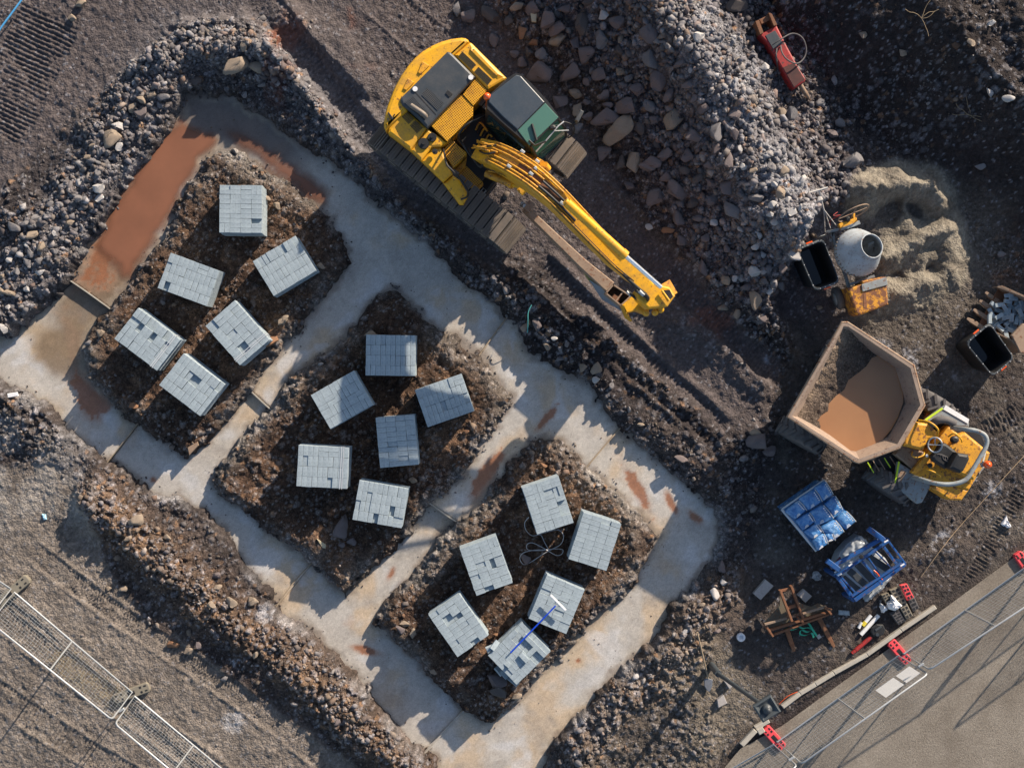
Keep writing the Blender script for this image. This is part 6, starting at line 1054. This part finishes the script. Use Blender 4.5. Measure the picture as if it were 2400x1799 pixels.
# ================================================================== KERB
kp = [(1640,335),(1410,480),(1185,645),(1000,760),(985,770),(860,845),(750,910),(630,990)]
ks = [((1640,338),(1420,487)),((1416,490),(1200,645)),((1196,648),(985,765)),((980,768),(865,838)),((861,841),(765,898)),((761,901),(650,985)),((560,1075),(475,1125))]
for k, (a, b_) in enumerate(ks):
    A, B_ = R6(*a, .12), R6(*b_, .12); d = B_ - A; c = (A + B_) / 2; mb = MB(); mb.box((c.x, c.y, .02), (d.length + .012, .10, .2), math.atan2(d.y, d.x), .012)
    mb.solo('kerb_stone', CONC, ('first kerb stone, at its upper free end', 'kerb stone nearest the black feet and red bottle', 'long kerb stone above the tines of the rusty frame', 'short kerb stone left of the long one', 'short kerb stone second from the lamp head', 'kerb stone beside the lamp head', 'short kerb piece below the lamp head')[k], 'kerb', 'kerb stones edging the road')
MB().box(R6(425,1180,.1), (.48, .12, .12), math.radians(47), .012).solo('kerb_stone', CONC, 'loose tilted kerb stone at the lower end of the kerb', 'kerb', 'kerb stones edging the road'); MB().box(R6(505,1135,.1), (.16, .14, .12), math.radians(30), .012).solo('kerb_offcut', CONC, 'square kerb offcut below the lamp head', 'kerb')
# ================================================================== LAMP POST
l0 = R6(185, 712, 0); l0.z = gz1(l0); LP = thing('lamp_post', 'dark grey street lamp with square head leaning over the kerb in view', 'street lamp', l0)
top = R6(500, 960, 3.6); mb = MB(); mb.cyl(l0 - Vector((0, 0, .3)), l0 + Vector((0, 0, .9)), .085, .08); mb.cyl(l0 + Vector((0, 0, .9)), top, .052, .045); LPM = paint('lamp_grey', (.05, .062, .072), (.09, .09, .09), .3, .4); mb.part('pole', LPM, LP)
hc = R6(548, 995, 3.75); s_ = .27; ha = math.radians(15.); P = [Vector((hc.x, hc.y, 0)) + Matrix.Rotation(ha, 3, 'Z') @ Vector((x * s_, y * s_, 0)) for x, y in ((-1, -1), (1, -1), (1, 1), (-1, 1))]
P = [R6(x, y, 3.7) for x, y in ((455, 982), (572, 905), (640, 1015), (522, 1088))]; hc = sum(P, Vector()) / 4
def ins(k, z): return [Vector((hc.x + (p.x - hc.x) * k, hc.y + (p.y - hc.y) * k, z)) for p in P]
mb = MB(); mb.loops([ins(.8, 3.45), ins(1, 3.62), ins(1, 3.68), ins(.85, 3.71), ins(.55, 3.66), ins(.5, 3.66)]); hd_ = mb.part('lamp_head', LPM, LP); mb = MB(); mb.lathe(Vector((hc.x, hc.y, 3.66)), Vector((hc.x, hc.y, 4)), [(0, .105), (.07, .10), (.10, .07), (.10, .055), (.16, .05), (.18, .02)], 20); mb.part('photocell', DGREY, hd_)
mb = MB(); mb.add([Vector((q.x, q.y, 3.44)) for q in ins(.7, 3.44)], [(0, 1, 2, 3)]); mb.part('lens', glass('lamp_lens', (.5, .5, .48), .3, 1), hd_)
# ================================================================== SMALL THINGS
def solo_tube(pts, r, mat, name, label, cat, n=7, sm=True, closed=False): return MB().tube(smoothpath(pts) if sm else pts, r, n, closed).solo(name, mat, label, cat)
BLUR = paint('light_blue_pipe', (.10, .42, .75), (.1, .3, .5), .2, .4)
solo_tube([L1(-20,230,.25), L1(0,190,.25), L1(70,95,.28), L1(140,0,.3), L1(165,-40,.3)], .022, BLUR, 'water_pipe', 'bright blue pipe crossing the top left corner', 'pipe')
solo_tube([H3(115,440,gz1(H3(115,440))+.05), H3(118,360,gz1(H3(118,360))+.2), H3(120,290,gz1(H3(120,290))+.2), H3(145,235,gz1(H3(145,235))+.15)], .010, paint('turquoise_cord', (.10, .45, .42), (.1, .3, .3), .2, .6), 'cord', 'turquoise cord hanging down the trench bank', 'cord')
solo_tube([H2(1213,610,.75), H2(1218,550,.8), H2(1222,495,.85)], .010, WHITE, 'marker_rod', 'thin white rod standing in the frosted rubble', 'rod')
def gl_(fn, x, y, h=.02): p = fn(x, y, 0); return fn(x, y, gz1(p) + h)
solo_tube([gl_(D, x, y, .03) for x, y in ((2225,970),(2170,1030),(2120,1085),(2070,1140),(2030,1190),(1990,1245))], .008, paint('string', (.40, .29, .18), (.3, .2, .15), .3, .8), 'string_line', 'tan string line stretched over the bare ground by the dumper', 'string')
solo_tube([gl_(R6, 625, 965, .04), gl_(R6, 680, 915, .05), gl_(R6, 745, 885, .05)], .007, ORANGE, 'cable', 'thin orange cable beside the kerb and lamp head', 'cable')
WIRE = paint('silver_strap', (.45, .46, .48), (.3, .3, .3), .3, .35, metal=.4); zz = gz1(C5(950, 740))
def hoop(pts): return smoothpath([C5(x, y, zz + h) for x, y, h in pts])
mb = MB()
for P in ([(880,548,.5),(855,580,.4),(862,625,.3),(900,660,.15),(950,655,.1),(975,700,.05),(1000,745,.04)], [(930,655,.1),(1010,632,.2),(1060,625,.25),(1090,660,.25),(1075,710,.15),(1020,742,.05),(960,775,.04),(900,815,.05),(850,835,.06),(825,800,.12),(845,765,.15),(910,748,.1),(980,745,.05),(1040,740,.05),(1085,745,.06),(1080,770,.06),(1050,780,.05),(1010,760,.05),(960,730,.06),(900,703,.12),(868,715,.15),(875,745,.1),(940,750,.05),(1010,745,.04)]):
    mb.tube(hoop(P), .010, 5)
mb.solo('coiled_strap', WIRE, 'silver packing strap in loose loops on the soil between the packs', 'strap')
# squeegee
a, b_ = C5(768, 1370, .86), C5(1042, 1085, .98); q0 = (a + b_) / 2; SQ = thing('squeegee', 'blue handled white T headed float lying across two packs', 'squeegee', (q0.x, q0.y, .8)); MB().cyl(a, b_, .018).part('handle', paint('bright_blue', (.01, .07, .62), (.02, .06, .4), .2, .35), SQ)
h0, h1 = C5(1010, 1020, .98), C5(1103, 1113, .98); mb = MB(); dd_ = h1 - h0; mb.box((h0 + h1) / 2, (dd_.length, .05, .05), math.atan2(dd_.y, dd_.x), .01); mb.part('head', WHITE, SQ); mb = MB(); mb.tube([b_, lerp(h0, h1, .3)], .01); mb.tube([b_, lerp(h0, h1, .75)], .01); mb.part('brace', GALV, SQ)
# shovel
s0, s1 = gl_(R6, 95, 500, .15), gl_(R6, 165, 800, .12); SH = thing('shovel', 'shovel with pale wooden handle lying on sandy soil above the lamp', 'shovel', (s0.x, s0.y, s1.z - .1)); MB().tube([s0, lerp(s0, s1, .5) + Vector((0, 0, .02)), s1], .018).part('handle', WOOD, SH)
zs = s1.z; mb = MB(); pts = [(140,805),(165,797),(195,808),(192,850),(175,885),(160,880),(142,850)]; mb.prism([R6(x, y, zs) for x, y in pts], zs - .03, zs, .01); mb.part('shovel_blade', paint('shovel_steel', (.30, .31, .33), (.2, .18, .15), .5, .35, metal=.6), SH)
# blue bags
BAG = None; M_bag, t_, b_ = newmat('shiny_blue_bag'); n_ = noise(t_, 6, 6, .75); n2_ = noise(t_, 16, 4, .7); r_ = ramp(t_, n_.outputs[0], [(.30, (.02, .09, .28)), (.46, (.04, .19, .48)), (.60, (.14, .32, .58)), (.70, (.50, .60, .70))]); t_.links.new(r_.outputs[0], b_.inputs['Base Color']); b_.inputs['Roughness'].default_value = .22; b_.inputs['Coat Weight'].default_value = .7; bump(t_, b_, n_.outputs[0], .9, .05)
M_film = paint('plastic_film', (.42, .45, .48), (.6, .62, .65), .6, .3, coat=.5)
q0 = R5(700, 520, 0); BP = thing('bag_pallet', 'shrink wrapped pallet of shiny blue cement bags', 'pallet of bags', (q0.x, q0.y, gz1(q0))); bz = gz1(q0)
fx, fy = (R5(765,175,1) - R5(372,450,1)), (R5(695,838,1) - R5(372,450,1)); u_, v_ = fx.normalized(), fy.normalized()
c0_ = R5(372, 450, .9); mb = MB(); mb.prism([c0_ + u_ * .03 + v_ * .03, c0_ + u_ * fx.length * .96 + v_ * .03, c0_ + u_ * fx.length * .96 + v_ * fy.length * .97, c0_ + u_ * .03 + v_ * fy.length * .97], bz + .14, .74, .05); mb.part('lower_bags', M_bag, BP)
mb = MB(); mb.prism([c0_ + u_ * a + v_ * b for a, b in ((.06, .06), (fx.length * .93, .06), (fx.length * .93, fy.length * .93), (.06, fy.length * .93))], bz, bz + .14); mb.part('pallet', WOOD, BP)
mb = MB(); mb.tube([c0_ + Vector((0, 0, -.08)), c0_ + v_ * fy.length * .5 + Vector((0, 0, -.05)), c0_ + v_ * fy.length + Vector((0, 0, -.1))], .03); mb.tube([c0_ + Vector((0, 0, -.08)), c0_ + u_ * fx.length + Vector((0, 0, -.05))], .022); mb.part('film_edge', M_film, BP)
BQ = [((390,470),(520,360),(600,455),(490,545)), ((520,350),(670,255),(745,375),(610,465)), ((665,250),(768,180),(845,310),(750,375)), ((490,550),(620,470),(680,560),(560,650)), ((620,470),(750,400),(850,530),(690,610)), ((760,400),(860,315),(930,450),(850,510)), ((565,655),(690,565),(755,660),(650,730)), ((700,620),(860,540),(945,655),(860,735)), ((650,735),(755,665),(795,765),(700,838)), ((860,530),(960,455),(1055,560),(960,645)), ((755,675),(835,650),(860,735),(795,750))]
for k, qd in enumerate(BQ):
    z = .90 + .03 * (k % 3); P = [R5(x, y, z) for x, y in qd]; c = sum(P, Vector()) / 4; R_ = []
    for sc_, zz_ in ((.96, z - .16), (1.02, z - .08), (.97, z - .03), (.8, z + .012), (.4, z + .03)): 
        ring = []
        for i in range(4):
            for t in (0.08, .5, .92): p = lerp(P[i], P[(i + 1) % 4], t); ring.append(Vector((lerp(c.x, p.x, sc_), lerp(c.y, p.y, sc_), zz_ + .008 * math.sin(i * 3 + t * 7 + k))))
        R_.append(ring)
    mb = MB(); mb.loops(R_, smooth=True); bg_ = mb.part('bag', M_bag, BP); zt_ = z + .02
    mb = MB(); mb.tube([lerp(c, P[1], .93) + Vector((0, 0, .02)), lerp(c, lerp(P[1], P[2], .5), .99) + Vector((0, 0, .03)), lerp(c, P[2], .93) + Vector((0, 0, .02))], .011, 5); mb.part('bag_seam', M_film, bg_)
    mb = MB(); ey = (P[2] - P[1]).normalized(); ex = (P[1] - P[0]).normalized()
    for q_ in range(3): pc = lerp(P[3], P[2], .3) + (c - lerp(P[3], P[2], .3)) * (.22 + .12 * q_); pc = Vector((pc.x, pc.y, zt_ + .003)); mb.box(pc, (.11 - .02 * q_, .010, .012), math.atan2(ex.y, ex.x))
    for q_ in range(5): pc = lerp(lerp(P[0], P[1], .86), lerp(P[3], P[2], .86), .2 + .14 * q_); mb.box(Vector((pc.x, pc.y, zt_ - .005)), (.03, .022, .02), math.atan2(ey.y, ey.x) + .4)
    mb.part('bag_print', WHITE, bg_)
# blue frame over wrapped pack
q0 = R5(1180, 980, 0); BF = thing('block_grab', 'blue steel lifting grab frame set down over a film wrapped pack', 'lifting frame', (q0.x, q0.y, 0))
def bar(fn, a, b_, w_, h_, z, name, mat, parent, z2=None, label=None):
    A, B_ = fn(*a, z), fn(*b_, z if z2 is None else z2); d = B_ - A; mb = MB(); mb.box((A + B_) / 2, (d.length, w_, h_), R=(d.to_track_quat('X', 'Z').to_matrix()), b=min(w_, h_) * .12); return mb.part(name, mat, parent, label)
for a, b_, w_, z in (((815,985),(1290,715),.09,1.05),((870,1060),(1350,735),.07,.98),((1035,1285),(1500,950),.10,.95),((1010,1250),(1470,940),.05,1.0)): bar(R5, a, b_, w_, .09, z, 'cross_beam', BLUE, BF)
for a, b_, w_, z in (((870,1060),(1035,1285),.08,.92),((905,1065),(1065,1240),.04,.88),((1290,770),(1440,975),.06,.9),((1215,820),(1390,1000),.03,.85),((1110,925),(1290,1140),.05,.96),((1160,890),(1310,1100),.03,.9),((1350,740),(1500,940),.04,.9)): bar(R5, a, b_, w_, .08, z, 'side_beam', BLUE, BF)
for a, b_, z in (((780,920),(900,1010),1.12),((1165,625),(1295,720),1.12),((1240,680),(1310,735),1.05)): bar(R5, a, b_, .12, .12, z, 'clamp_arm', BLUE, BF)
for a, b_, z in (((1160,880),(1390,1030),.7),((985,1010),(1190,1190),.62),((1060,950),(1210,1110),.62),((930,1080),(1080,1200),.6)): bar(R5, a, b_, .16, .05, z, 'cross_plank', DGREY, BF)
for (x, y) in ((870, 1020), (1000, 960), (1265, 715), (1330, 740), (900, 1050), (1480, 960)): MB().box(R5(x, y, 1.11), (.10, .03, .02), math.radians(30)).part('bright_edge', WHITE, BF)
mb = MB(); mb.box(R5(1100,885,1.12), (.08, .08, .08), .5, .01); mb.cyl(R5(1100,885,1.1), R5(1100,885,1.25), .03); mb.part('lifting_eye', BLACK, BF)
mb = MB(); mb.tube(smoothpath([R5(1215,1010,1.0), R5(1245,1035,1.02), R5(1270,1070,1.0), R5(1300,1100,.98)]), .015); mb.part('spring', ORANGE, BF)
for a, b_ in (((870,1060),(870,1060)),((1350,735),(1350,735)),((1035,1285),(1035,1285)),((1500,950),(1500,950))): p = R5(*a, .95); MB().box((p.x, p.y, .48), (.08, .08, .9), .5).part('leg', BLUE, BF)
WPK = thing('wrapped_pack', 'pack wrapped in pale crumpled plastic film under the blue frame', 'wrapped pack', (q0.x, q0.y, 0)); mb = MB(); fp = Q(R5, [(880,960),(920,860),(1010,760),(1100,695),(1160,740),(1210,800),(1330,900),(1410,1030),(1270,1140),(1180,1240),(1060,1200),(960,1090)], .62); mb.prism(fp, .03, .62, .08); mb.part('wrapped_blocks', M_film, WPK)
M_sheet = paint('crumpled_film', (.34, .37, .40), (.3, .33, .37), .6, .28, coat=.4)
def crumple(fn, poly, z, amp, name, mat, parent, seed, fall=0.):
    P = [tuple(fn(x, y, z)[:2]) for x, y in poly]; x0, x1 = min(p[0] for p in P), max(p[0] for p in P); y0, y1 = min(p[1] for p in P), max(p[1] for p in P); c = .025
    A_, B_ = np.meshgrid(np.arange(x0, x1, c), np.arange(y0, y1, c)); xa, ya = A_.ravel(), B_.ravel(); I = np.arange(A_.size).reshape(A_.shape); Fq = np.stack([I[:-1, :-1], I[:-1, 1:], I[1:, 1:], I[1:, :-1]], -1).reshape(-1, 4); Fq = Fq[inside(xa[Fq].mean(1), ya[Fq].mean(1), P)]
    used = np.unique(Fq); mp = np.zeros(len(xa), int); mp[used] = np.arange(len(used)); Fq = mp[Fq]; xa, ya = xa[used], ya[used]; r_ = np.abs(fbm(xa, ya, .16, seed, 4)) * 2; d = -sd(xa, ya, P); za = z + amp * r_ - fall * ss(.12, 0, d); o = np.array([0, 0, 0.]); q = parent
    while q is not None: o = o + np.array(q.location[:]); q = q.parent
    return link(name, mesh_np(name, np.stack([xa, ya, za], 1) - o, Fq, mat), parent)
crumple(R5, [(865,965),(920,850),(1000,760),(1100,690),(1160,735),(1200,800),(1130,870),(1000,960),(900,1000)], .68, .05, 'film_top', M_sheet, WPK, 501, .15); crumple(R5, [(1130,1250),(1280,1150),(1420,1020),(1400,1100),(1300,1210),(1190,1305),(1150,1310)], .35, .05, 'film_skirt', M_sheet, WPK, 502, .2)
MB().prism(Q(R5, [(862,930),(905,885),(930,925),(885,965)], .80), .76, .80, .005).part('red_label', paint('maroon', (.10, .02, .03), (.05, .02, .02), .3, .4), WPK)
# rusty fork carriage
q0 = R5(540, 1350, 0); FK = thing('fork_carriage', 'rusty fork frame with two long tines lying on the ground', 'fork frame', (q0.x, q0.y, gz1(q0)))
PLT = paint('olive_plate', (.13, .115, .08), (.2, .10, .05), .5, .6, spots=.15)
for poly, z in (([(200,1500),(345,1340),(350,1240),(395,1290),(440,1480),(270,1560)], .35), ([(520,1310),(640,1350),(700,1315),(760,1345),(760,1390),(560,1450)], .35)): MB().prism(Q(R5, poly, z), z - .04, z, .005).part('side_plate', PLT, FK)
for a, b_, w_, z in (((345,1190),(455,1480),.05,.62),((445,1150),(560,1450),.05,.62)): bar(R5, a, b_, w_, .14, z, 'upright', RUST, FK)
for a, b_, w_, z in (((355,1200),(440,1180),.06,.6),((410,1360),(495,1335),.07,.6)): bar(R5, a, b_, w_, .06, z, 'cross_bar', RUST, FK)
for a, b_, w_, z in (((205,1510),(775,1345),.05,.50),((245,1565),(770,1400),.06,.42),((270,1610),(800,1415),.05,.36)): bar(R5, a, b_, w_, .07, z, 'long_rail', RUST if z < .5 else TANSTEEL, FK)
bar(R5, (200,1505), (275,1615), .04, .25, .36, 'end_plate', RUST, FK); bar(R5, (755,1340), (815,1415), .04, .25, .36, 'end_plate', RUST, FK); MB().cyl(R5(760,1355,.55), R5(825,1380,.55), .03).part('pin', RUST, FK); bar(R5, (505,1440), (560,1490), .05, .1, .56, 'latch', RUST, FK)
for a, b_ in (((415,1560),(480,1760)), ((715,1460),(850,1720))):
    A, B_ = R5(*a, .14), R5(*(b_[0], b_[1]), .08); mb = MB(); mb.beam([(A, .055, .06), (lerp(A, B_, .7), .05, .05), (lerp(A, B_, 1.), .03, .02)]); mb.part('tine', RUST, FK)
# green strap
mb = MB(); zg = gz1(R5(600,1560)) + .03
for P in ([(400,1545),(450,1560),(500,1550),(530,1530),(545,1500)], [(690,1620),(650,1560),(610,1500),(560,1500),(530,1530),(560,1545),(610,1540),(640,1560),(600,1580),(545,1560),(535,1600),(590,1610),(640,1590),(660,1630)]):
    pp = smoothpath([R5(x, y, zg + .03 * math.sin(i * 1.7)) for i, (x, y) in enumerate(P)]); n_ = []
    mb.loops([[p + s_ for s_ in (Vector((-.02, -.012, 0)), Vector((.02, .012, 0)), Vector((.02, .012, .012)), Vector((-.02, -.012, .012)))] for p in pp])
mb.solo('lifting_sling', GREENS, 'green webbing sling crumpled beside the rusty fork frame', 'sling')
# slabs and bits
def slab(fn, quad, h, mat, name, label, cat, b=.01): 
    g = gz1(fn(*quad[0])); return MB().prism(Q(fn, quad, g + h), g - .02, g + h, b).solo(name, mat, label, cat)
GRAN = paint('granite_slab', (.40, .37, .35), (.2, .18, .17), .4, .85, scale=14, bmp=.4)
slab(R5, [(100,1225),(215,1095),(290,1155),(170,1285)], .12, GRAN, 'stone_slab', 'speckled rectangular stone slab left of the rusty fork frame', 'stone slab'); slab(R5, [(515,1240),(570,1185),(645,1250),(585,1310)], .12, GRAN, 'stone_slab', 'smaller square stone slab behind the rusty fork frame', 'stone slab')
slab(R5, [(895,1380),(990,1385),(995,1428),(893,1422)], .07, M_block, 'concrete_block', 'single grey block lying between fork frame and blue frame', 'concrete block'); slab(R5, [(685,1615),(715,1598),(735,1630),(705,1650)], .06, GRAN, 'stone_cube', 'small tan cube beside the green sling', 'stone'); slab(R6, [(225,940),(265,905),(290,960),(232,990)], .14, GRAN, 'concrete_lump', 'broken concrete block with a blue mark left of the lamp head', 'concrete lump'); slab(R6, [(270,820),(300,800),(338,835),(305,870)], .14, GRAN, 'concrete_lump', 'pinkish concrete lump under the lamp pole', 'concrete lump')
slab(L2, [(45,890),(108,880),(115,905),(50,918)], .05, WHITE, 'white_board', 'small white board at the left edge of the trench', 'board'); slab(L2, [(408,900),(420,896),(424,916),(412,920)], -.45, WHITE, 'paper_scrap', 'tiny white scrap on the pale concrete at far left', 'litter') if False else None
slab(H1, [(520,68),(585,62),(578,190),(540,188)], .05, paint('pale_ply', (.45, .42, .30), (.3, .25, .2), .4, .8), 'plywood_offcut', 'pale wooden offcut standing in the rubble above the cab', 'wood offcut'); slab(C4, [(392,1552),(452,1590),(450,1615),(430,1612)], .03, paint('pale_ply2', (.45, .38, .25), (.3, .25, .2), .4, .8), 'wood_sliver', 'pointed pale wood sliver beside the big pinkish boulder', 'wood offcut'); slab(L2, [(1215,1240),(1280,1200),(1285,1225),(1225,1290)], .05, TANSTEEL, 'wood_offcut', 'brown board end at the lower tip of the first island', 'wood offcut')
# spare feet, bag, tubes, helmet box, bottle
def rfoot(quad, mat, label, h=.13, z=.13, holesn=6):
    P = [R5(x, y, z) for x, y in quad]; c = sum(P, Vector()) / 4; T = thing('fence_block', label, 'fence foot', (c.x, c.y, gz1(c)), 'spare fence feet by the kerb'); MB().prism(P, max(0, z - h), z, .015).part('foot_body', mat, T); mb = MB()
    for k in range(holesn):
        t = (k + .5) / holesn
        for s0, s1 in (((.18, .82),) if k == holesn // 2 else ((.14, .42), (.58, .86))):
            e = .32 / holesn; mb.prism([lerp(lerp(P[0], P[1], s), lerp(P[3], P[2], s), tt) for s, tt in ((s0, t - e), (s1, t - e), (s1, t + e), (s0, t + e))], z - .01, z + .003)
    mb.part('socket_holes', BLACK, T)
rfoot([(1365,1195),(1450,1165),(1580,1430),(1520,1465)], FOOTG, 'grey ribbed spare foot in the middle of the row', z=.16, holesn=8); rfoot([(1290,1240),(1350,1215),(1395,1300),(1340,1335)], FOOTG, 'grey spare foot half covered by the white bag', z=.14, holesn=4); rfoot([(1370,1410),(1450,1370),(1515,1480),(1445,1515)], RUBBER, 'black ribbed spare foot below the white bag', z=.13, holesn=5)
rfoot([(1465,1150),(1525,1135),(1590,1260),(1530,1290)], PINKRED, 'bright red spare foot on the black one', z=.24, h=.11, holesn=4); rfoot([(1530,1290),(1595,1262),(1640,1360),(1580,1395)], RUBBER, 'black spare foot under the red one', z=.12, holesn=3)
def lump(name, fn, poly, z, amp, mat, label, cat, seed):
    P = [tuple(fn(x, y, z)[:2]) for x, y in poly]; c = (sum(p[0] for p in P) / len(P), sum(p[1] for p in P) / len(P)); base = gz1(c); rings = []; rr = random.Random(seed)
    for k, (s, h) in enumerate(((1., 0), (.95, .45), (.75, .8), (.45, 1.), (.15, 1.05))): rings.append([Vector((lerp(c[0], x, s) + rr.uniform(-.012, .012), lerp(c[1], y, s) + rr.uniform(-.012, .012), base + (z - base) * h + rr.uniform(-amp, amp))) for x, y in P])
    return MB().loops(rings).solo(name, mat, label, cat)
def dense(poly, n=3):
    out = []
    for i in range(len(poly)):
        a, b_ = poly[i], poly[(i + 1) % len(poly)]
        for k in range(n): out.append((lerp(a[0], b_[0], k / n), lerp(a[1], b_[1], k / n)))
    return out
BAGW = paint('white_plastic', (.86, .86, .88), (.6, .62, .66), .5, .35)
lump('plastic_bag', R5, dense([(1395,1245),(1440,1280),(1500,1350),(1440,1400),(1370,1385),(1358,1320),(1390,1300)]), .34, .02, BAGW, 'bright white plastic bag slumped on the spare feet', 'plastic bag', 3); lump('plastic_bag', R5, dense([(1295,1320),(1350,1360),(1355,1385),(1305,1415),(1288,1360)]), .2, .015, BAGW, 'smaller white bag left of the bright one', 'plastic bag', 5)
lump('plastic_bag', R5, dense([(665,1030),(700,1020),(740,1060),(735,1100),(690,1115),(650,1085)]), gz1(R5(700,1060)) + .12, .03, M_sheet, 'crumpled clear bag on dark ground left of the blue frame', 'plastic bag', 7); lump('plastic_bag', N9, dense([(383,890),(392,915),(400,930),(385,935),(365,920)], 2), .1, .03, BAGW, 'white scrap on the ground near the right edge', 'litter', 8)
lump('paper_scrap', L3, dense([(270,10),(290,12),(298,45),(278,50)], 2), .05, .01, paint('pale_blue', (.35, .6, .75), (.3, .5, .6), .2, .5), 'pale blue scrap on grey gravel at lower left', 'litter', 9)
for a, b_, r, z, m_, lab in (((1075,1545),(1105,1490),.04,.06,WHITE,'short white tube end left of the long tube'),((1125,1505),(1190,1425),.045,.07,WHITE,'white cartridge with a yellow band beside the long tube'),((1095,1605),(1260,1425),.05,.06,WHITE,'long white tube lying near the black foot')):
    p0, p1 = R5(*a, z), R5(*b_, z); MB().cyl(p0, p1, r).solo('sealant_tube', m_, lab, 'tube')
MB().cyl(R5(1112,1520,.07), R5(1140,1487,.07), .05).solo('tape_band', paint('yellow_band', (.75, .6, .05), (.6, .5, .1), .2, .4), 'yellow band round the white cartridge', 'tape')
p0 = R6(1098,638,.08); MB().cyl(p0, R6(1122,615,.08), .045).cyl(R6(1122,615,.08), R6(1222,530,.08), .05).solo('red_bottle', REDP, 'long dark red bottle lying against the kerb', 'bottle')
c = R6(1268, 492, .1); HB = thing('utility_box', 'black rounded box with a moulded lid near the kerb', 'box', (c.x, c.y, 0)); mb = MB(); P = Q(R6, [(1228,470),(1260,447),(1300,450),(1316,480),(1305,515),(1272,532),(1232,522),(1220,500)], .16); mb.prism(P, .0, .16, .03); mb.part('box_body', BLACK, HB); mb = MB(); mb.cyl(R6(1262,515,.165), R6(1262,515,.19), .04); mb.box(R6(1268,475,.17), (.17, .05, .02), .6, .005); mb.part('box_lid', DGREY, HB)
c = R6(375, 530, 0); cz = gz1(c); RG = MB(); RG.lathe(Vector((c.x, c.y, cz - .03)), Vector((c.x, c.y, 1)), [(0, .10), (.1, .10), (.12, .08), (.1, .055), (.04, .05)], 20); RG.solo('tape_roll', BAGW, 'white roll of film on the dark ground near the shovel', 'roll')
# dried weeds over the bank top right
rr = random.Random(4)
for (x, y, lab) in ((1935, 600, 'bent dry twig on the dark bank right of the breaker'), (1680, 95, 'thin dry root on the upper bank'),):
    mb = MB(); z = gz1(TR(x, y, .8)) + .04
    for k in range(5): p = TR(x, y, z); q = p; P = [p]; a = rr.uniform(0, 6.28)
    for k in range(5):
        P = [TR(x, y, z)]; a = rr.uniform(0, 6.28)
        for j in range(4): a += rr.uniform(-.5, .5); P.append(P[-1] + Vector((.11 * math.cos(a), .11 * math.sin(a), rr.uniform(-.01, .03))))
        mb.tube(smoothpath(P, 3), .006, 4)
    mb.solo('dry_twig', paint('twig' + str(x), (.30, .22, .13), (.2, .15, .1), .3, .8), lab, 'twig')
# dry straw under the lower left fence: too many to count
mb = MB(); A, B_ = L3(330, 900), L3(780, 1230); 
for k in range(420):
    t = rr.random(); p = lerp(A, B_, t) + Vector((rr.gauss(0, .2), rr.gauss(0, .2), .02)); a = rr.uniform(0, 6.28); l = rr.uniform(.08, .22); mb.tube([p, p + Vector((l * .5 * math.cos(a), l * .5 * math.sin(a), .02)), p + Vector((l * math.cos(a + .5), l * math.sin(a + .5), 0))], .0035, 3)
so_ = mb.solo('dry_straw', paint('straw', (.42, .33, .2), (.3, .22, .13), .4, .8), 'scattered dry straw under the lower left fence', 'straw'); so_['kind'] = 'stuff'
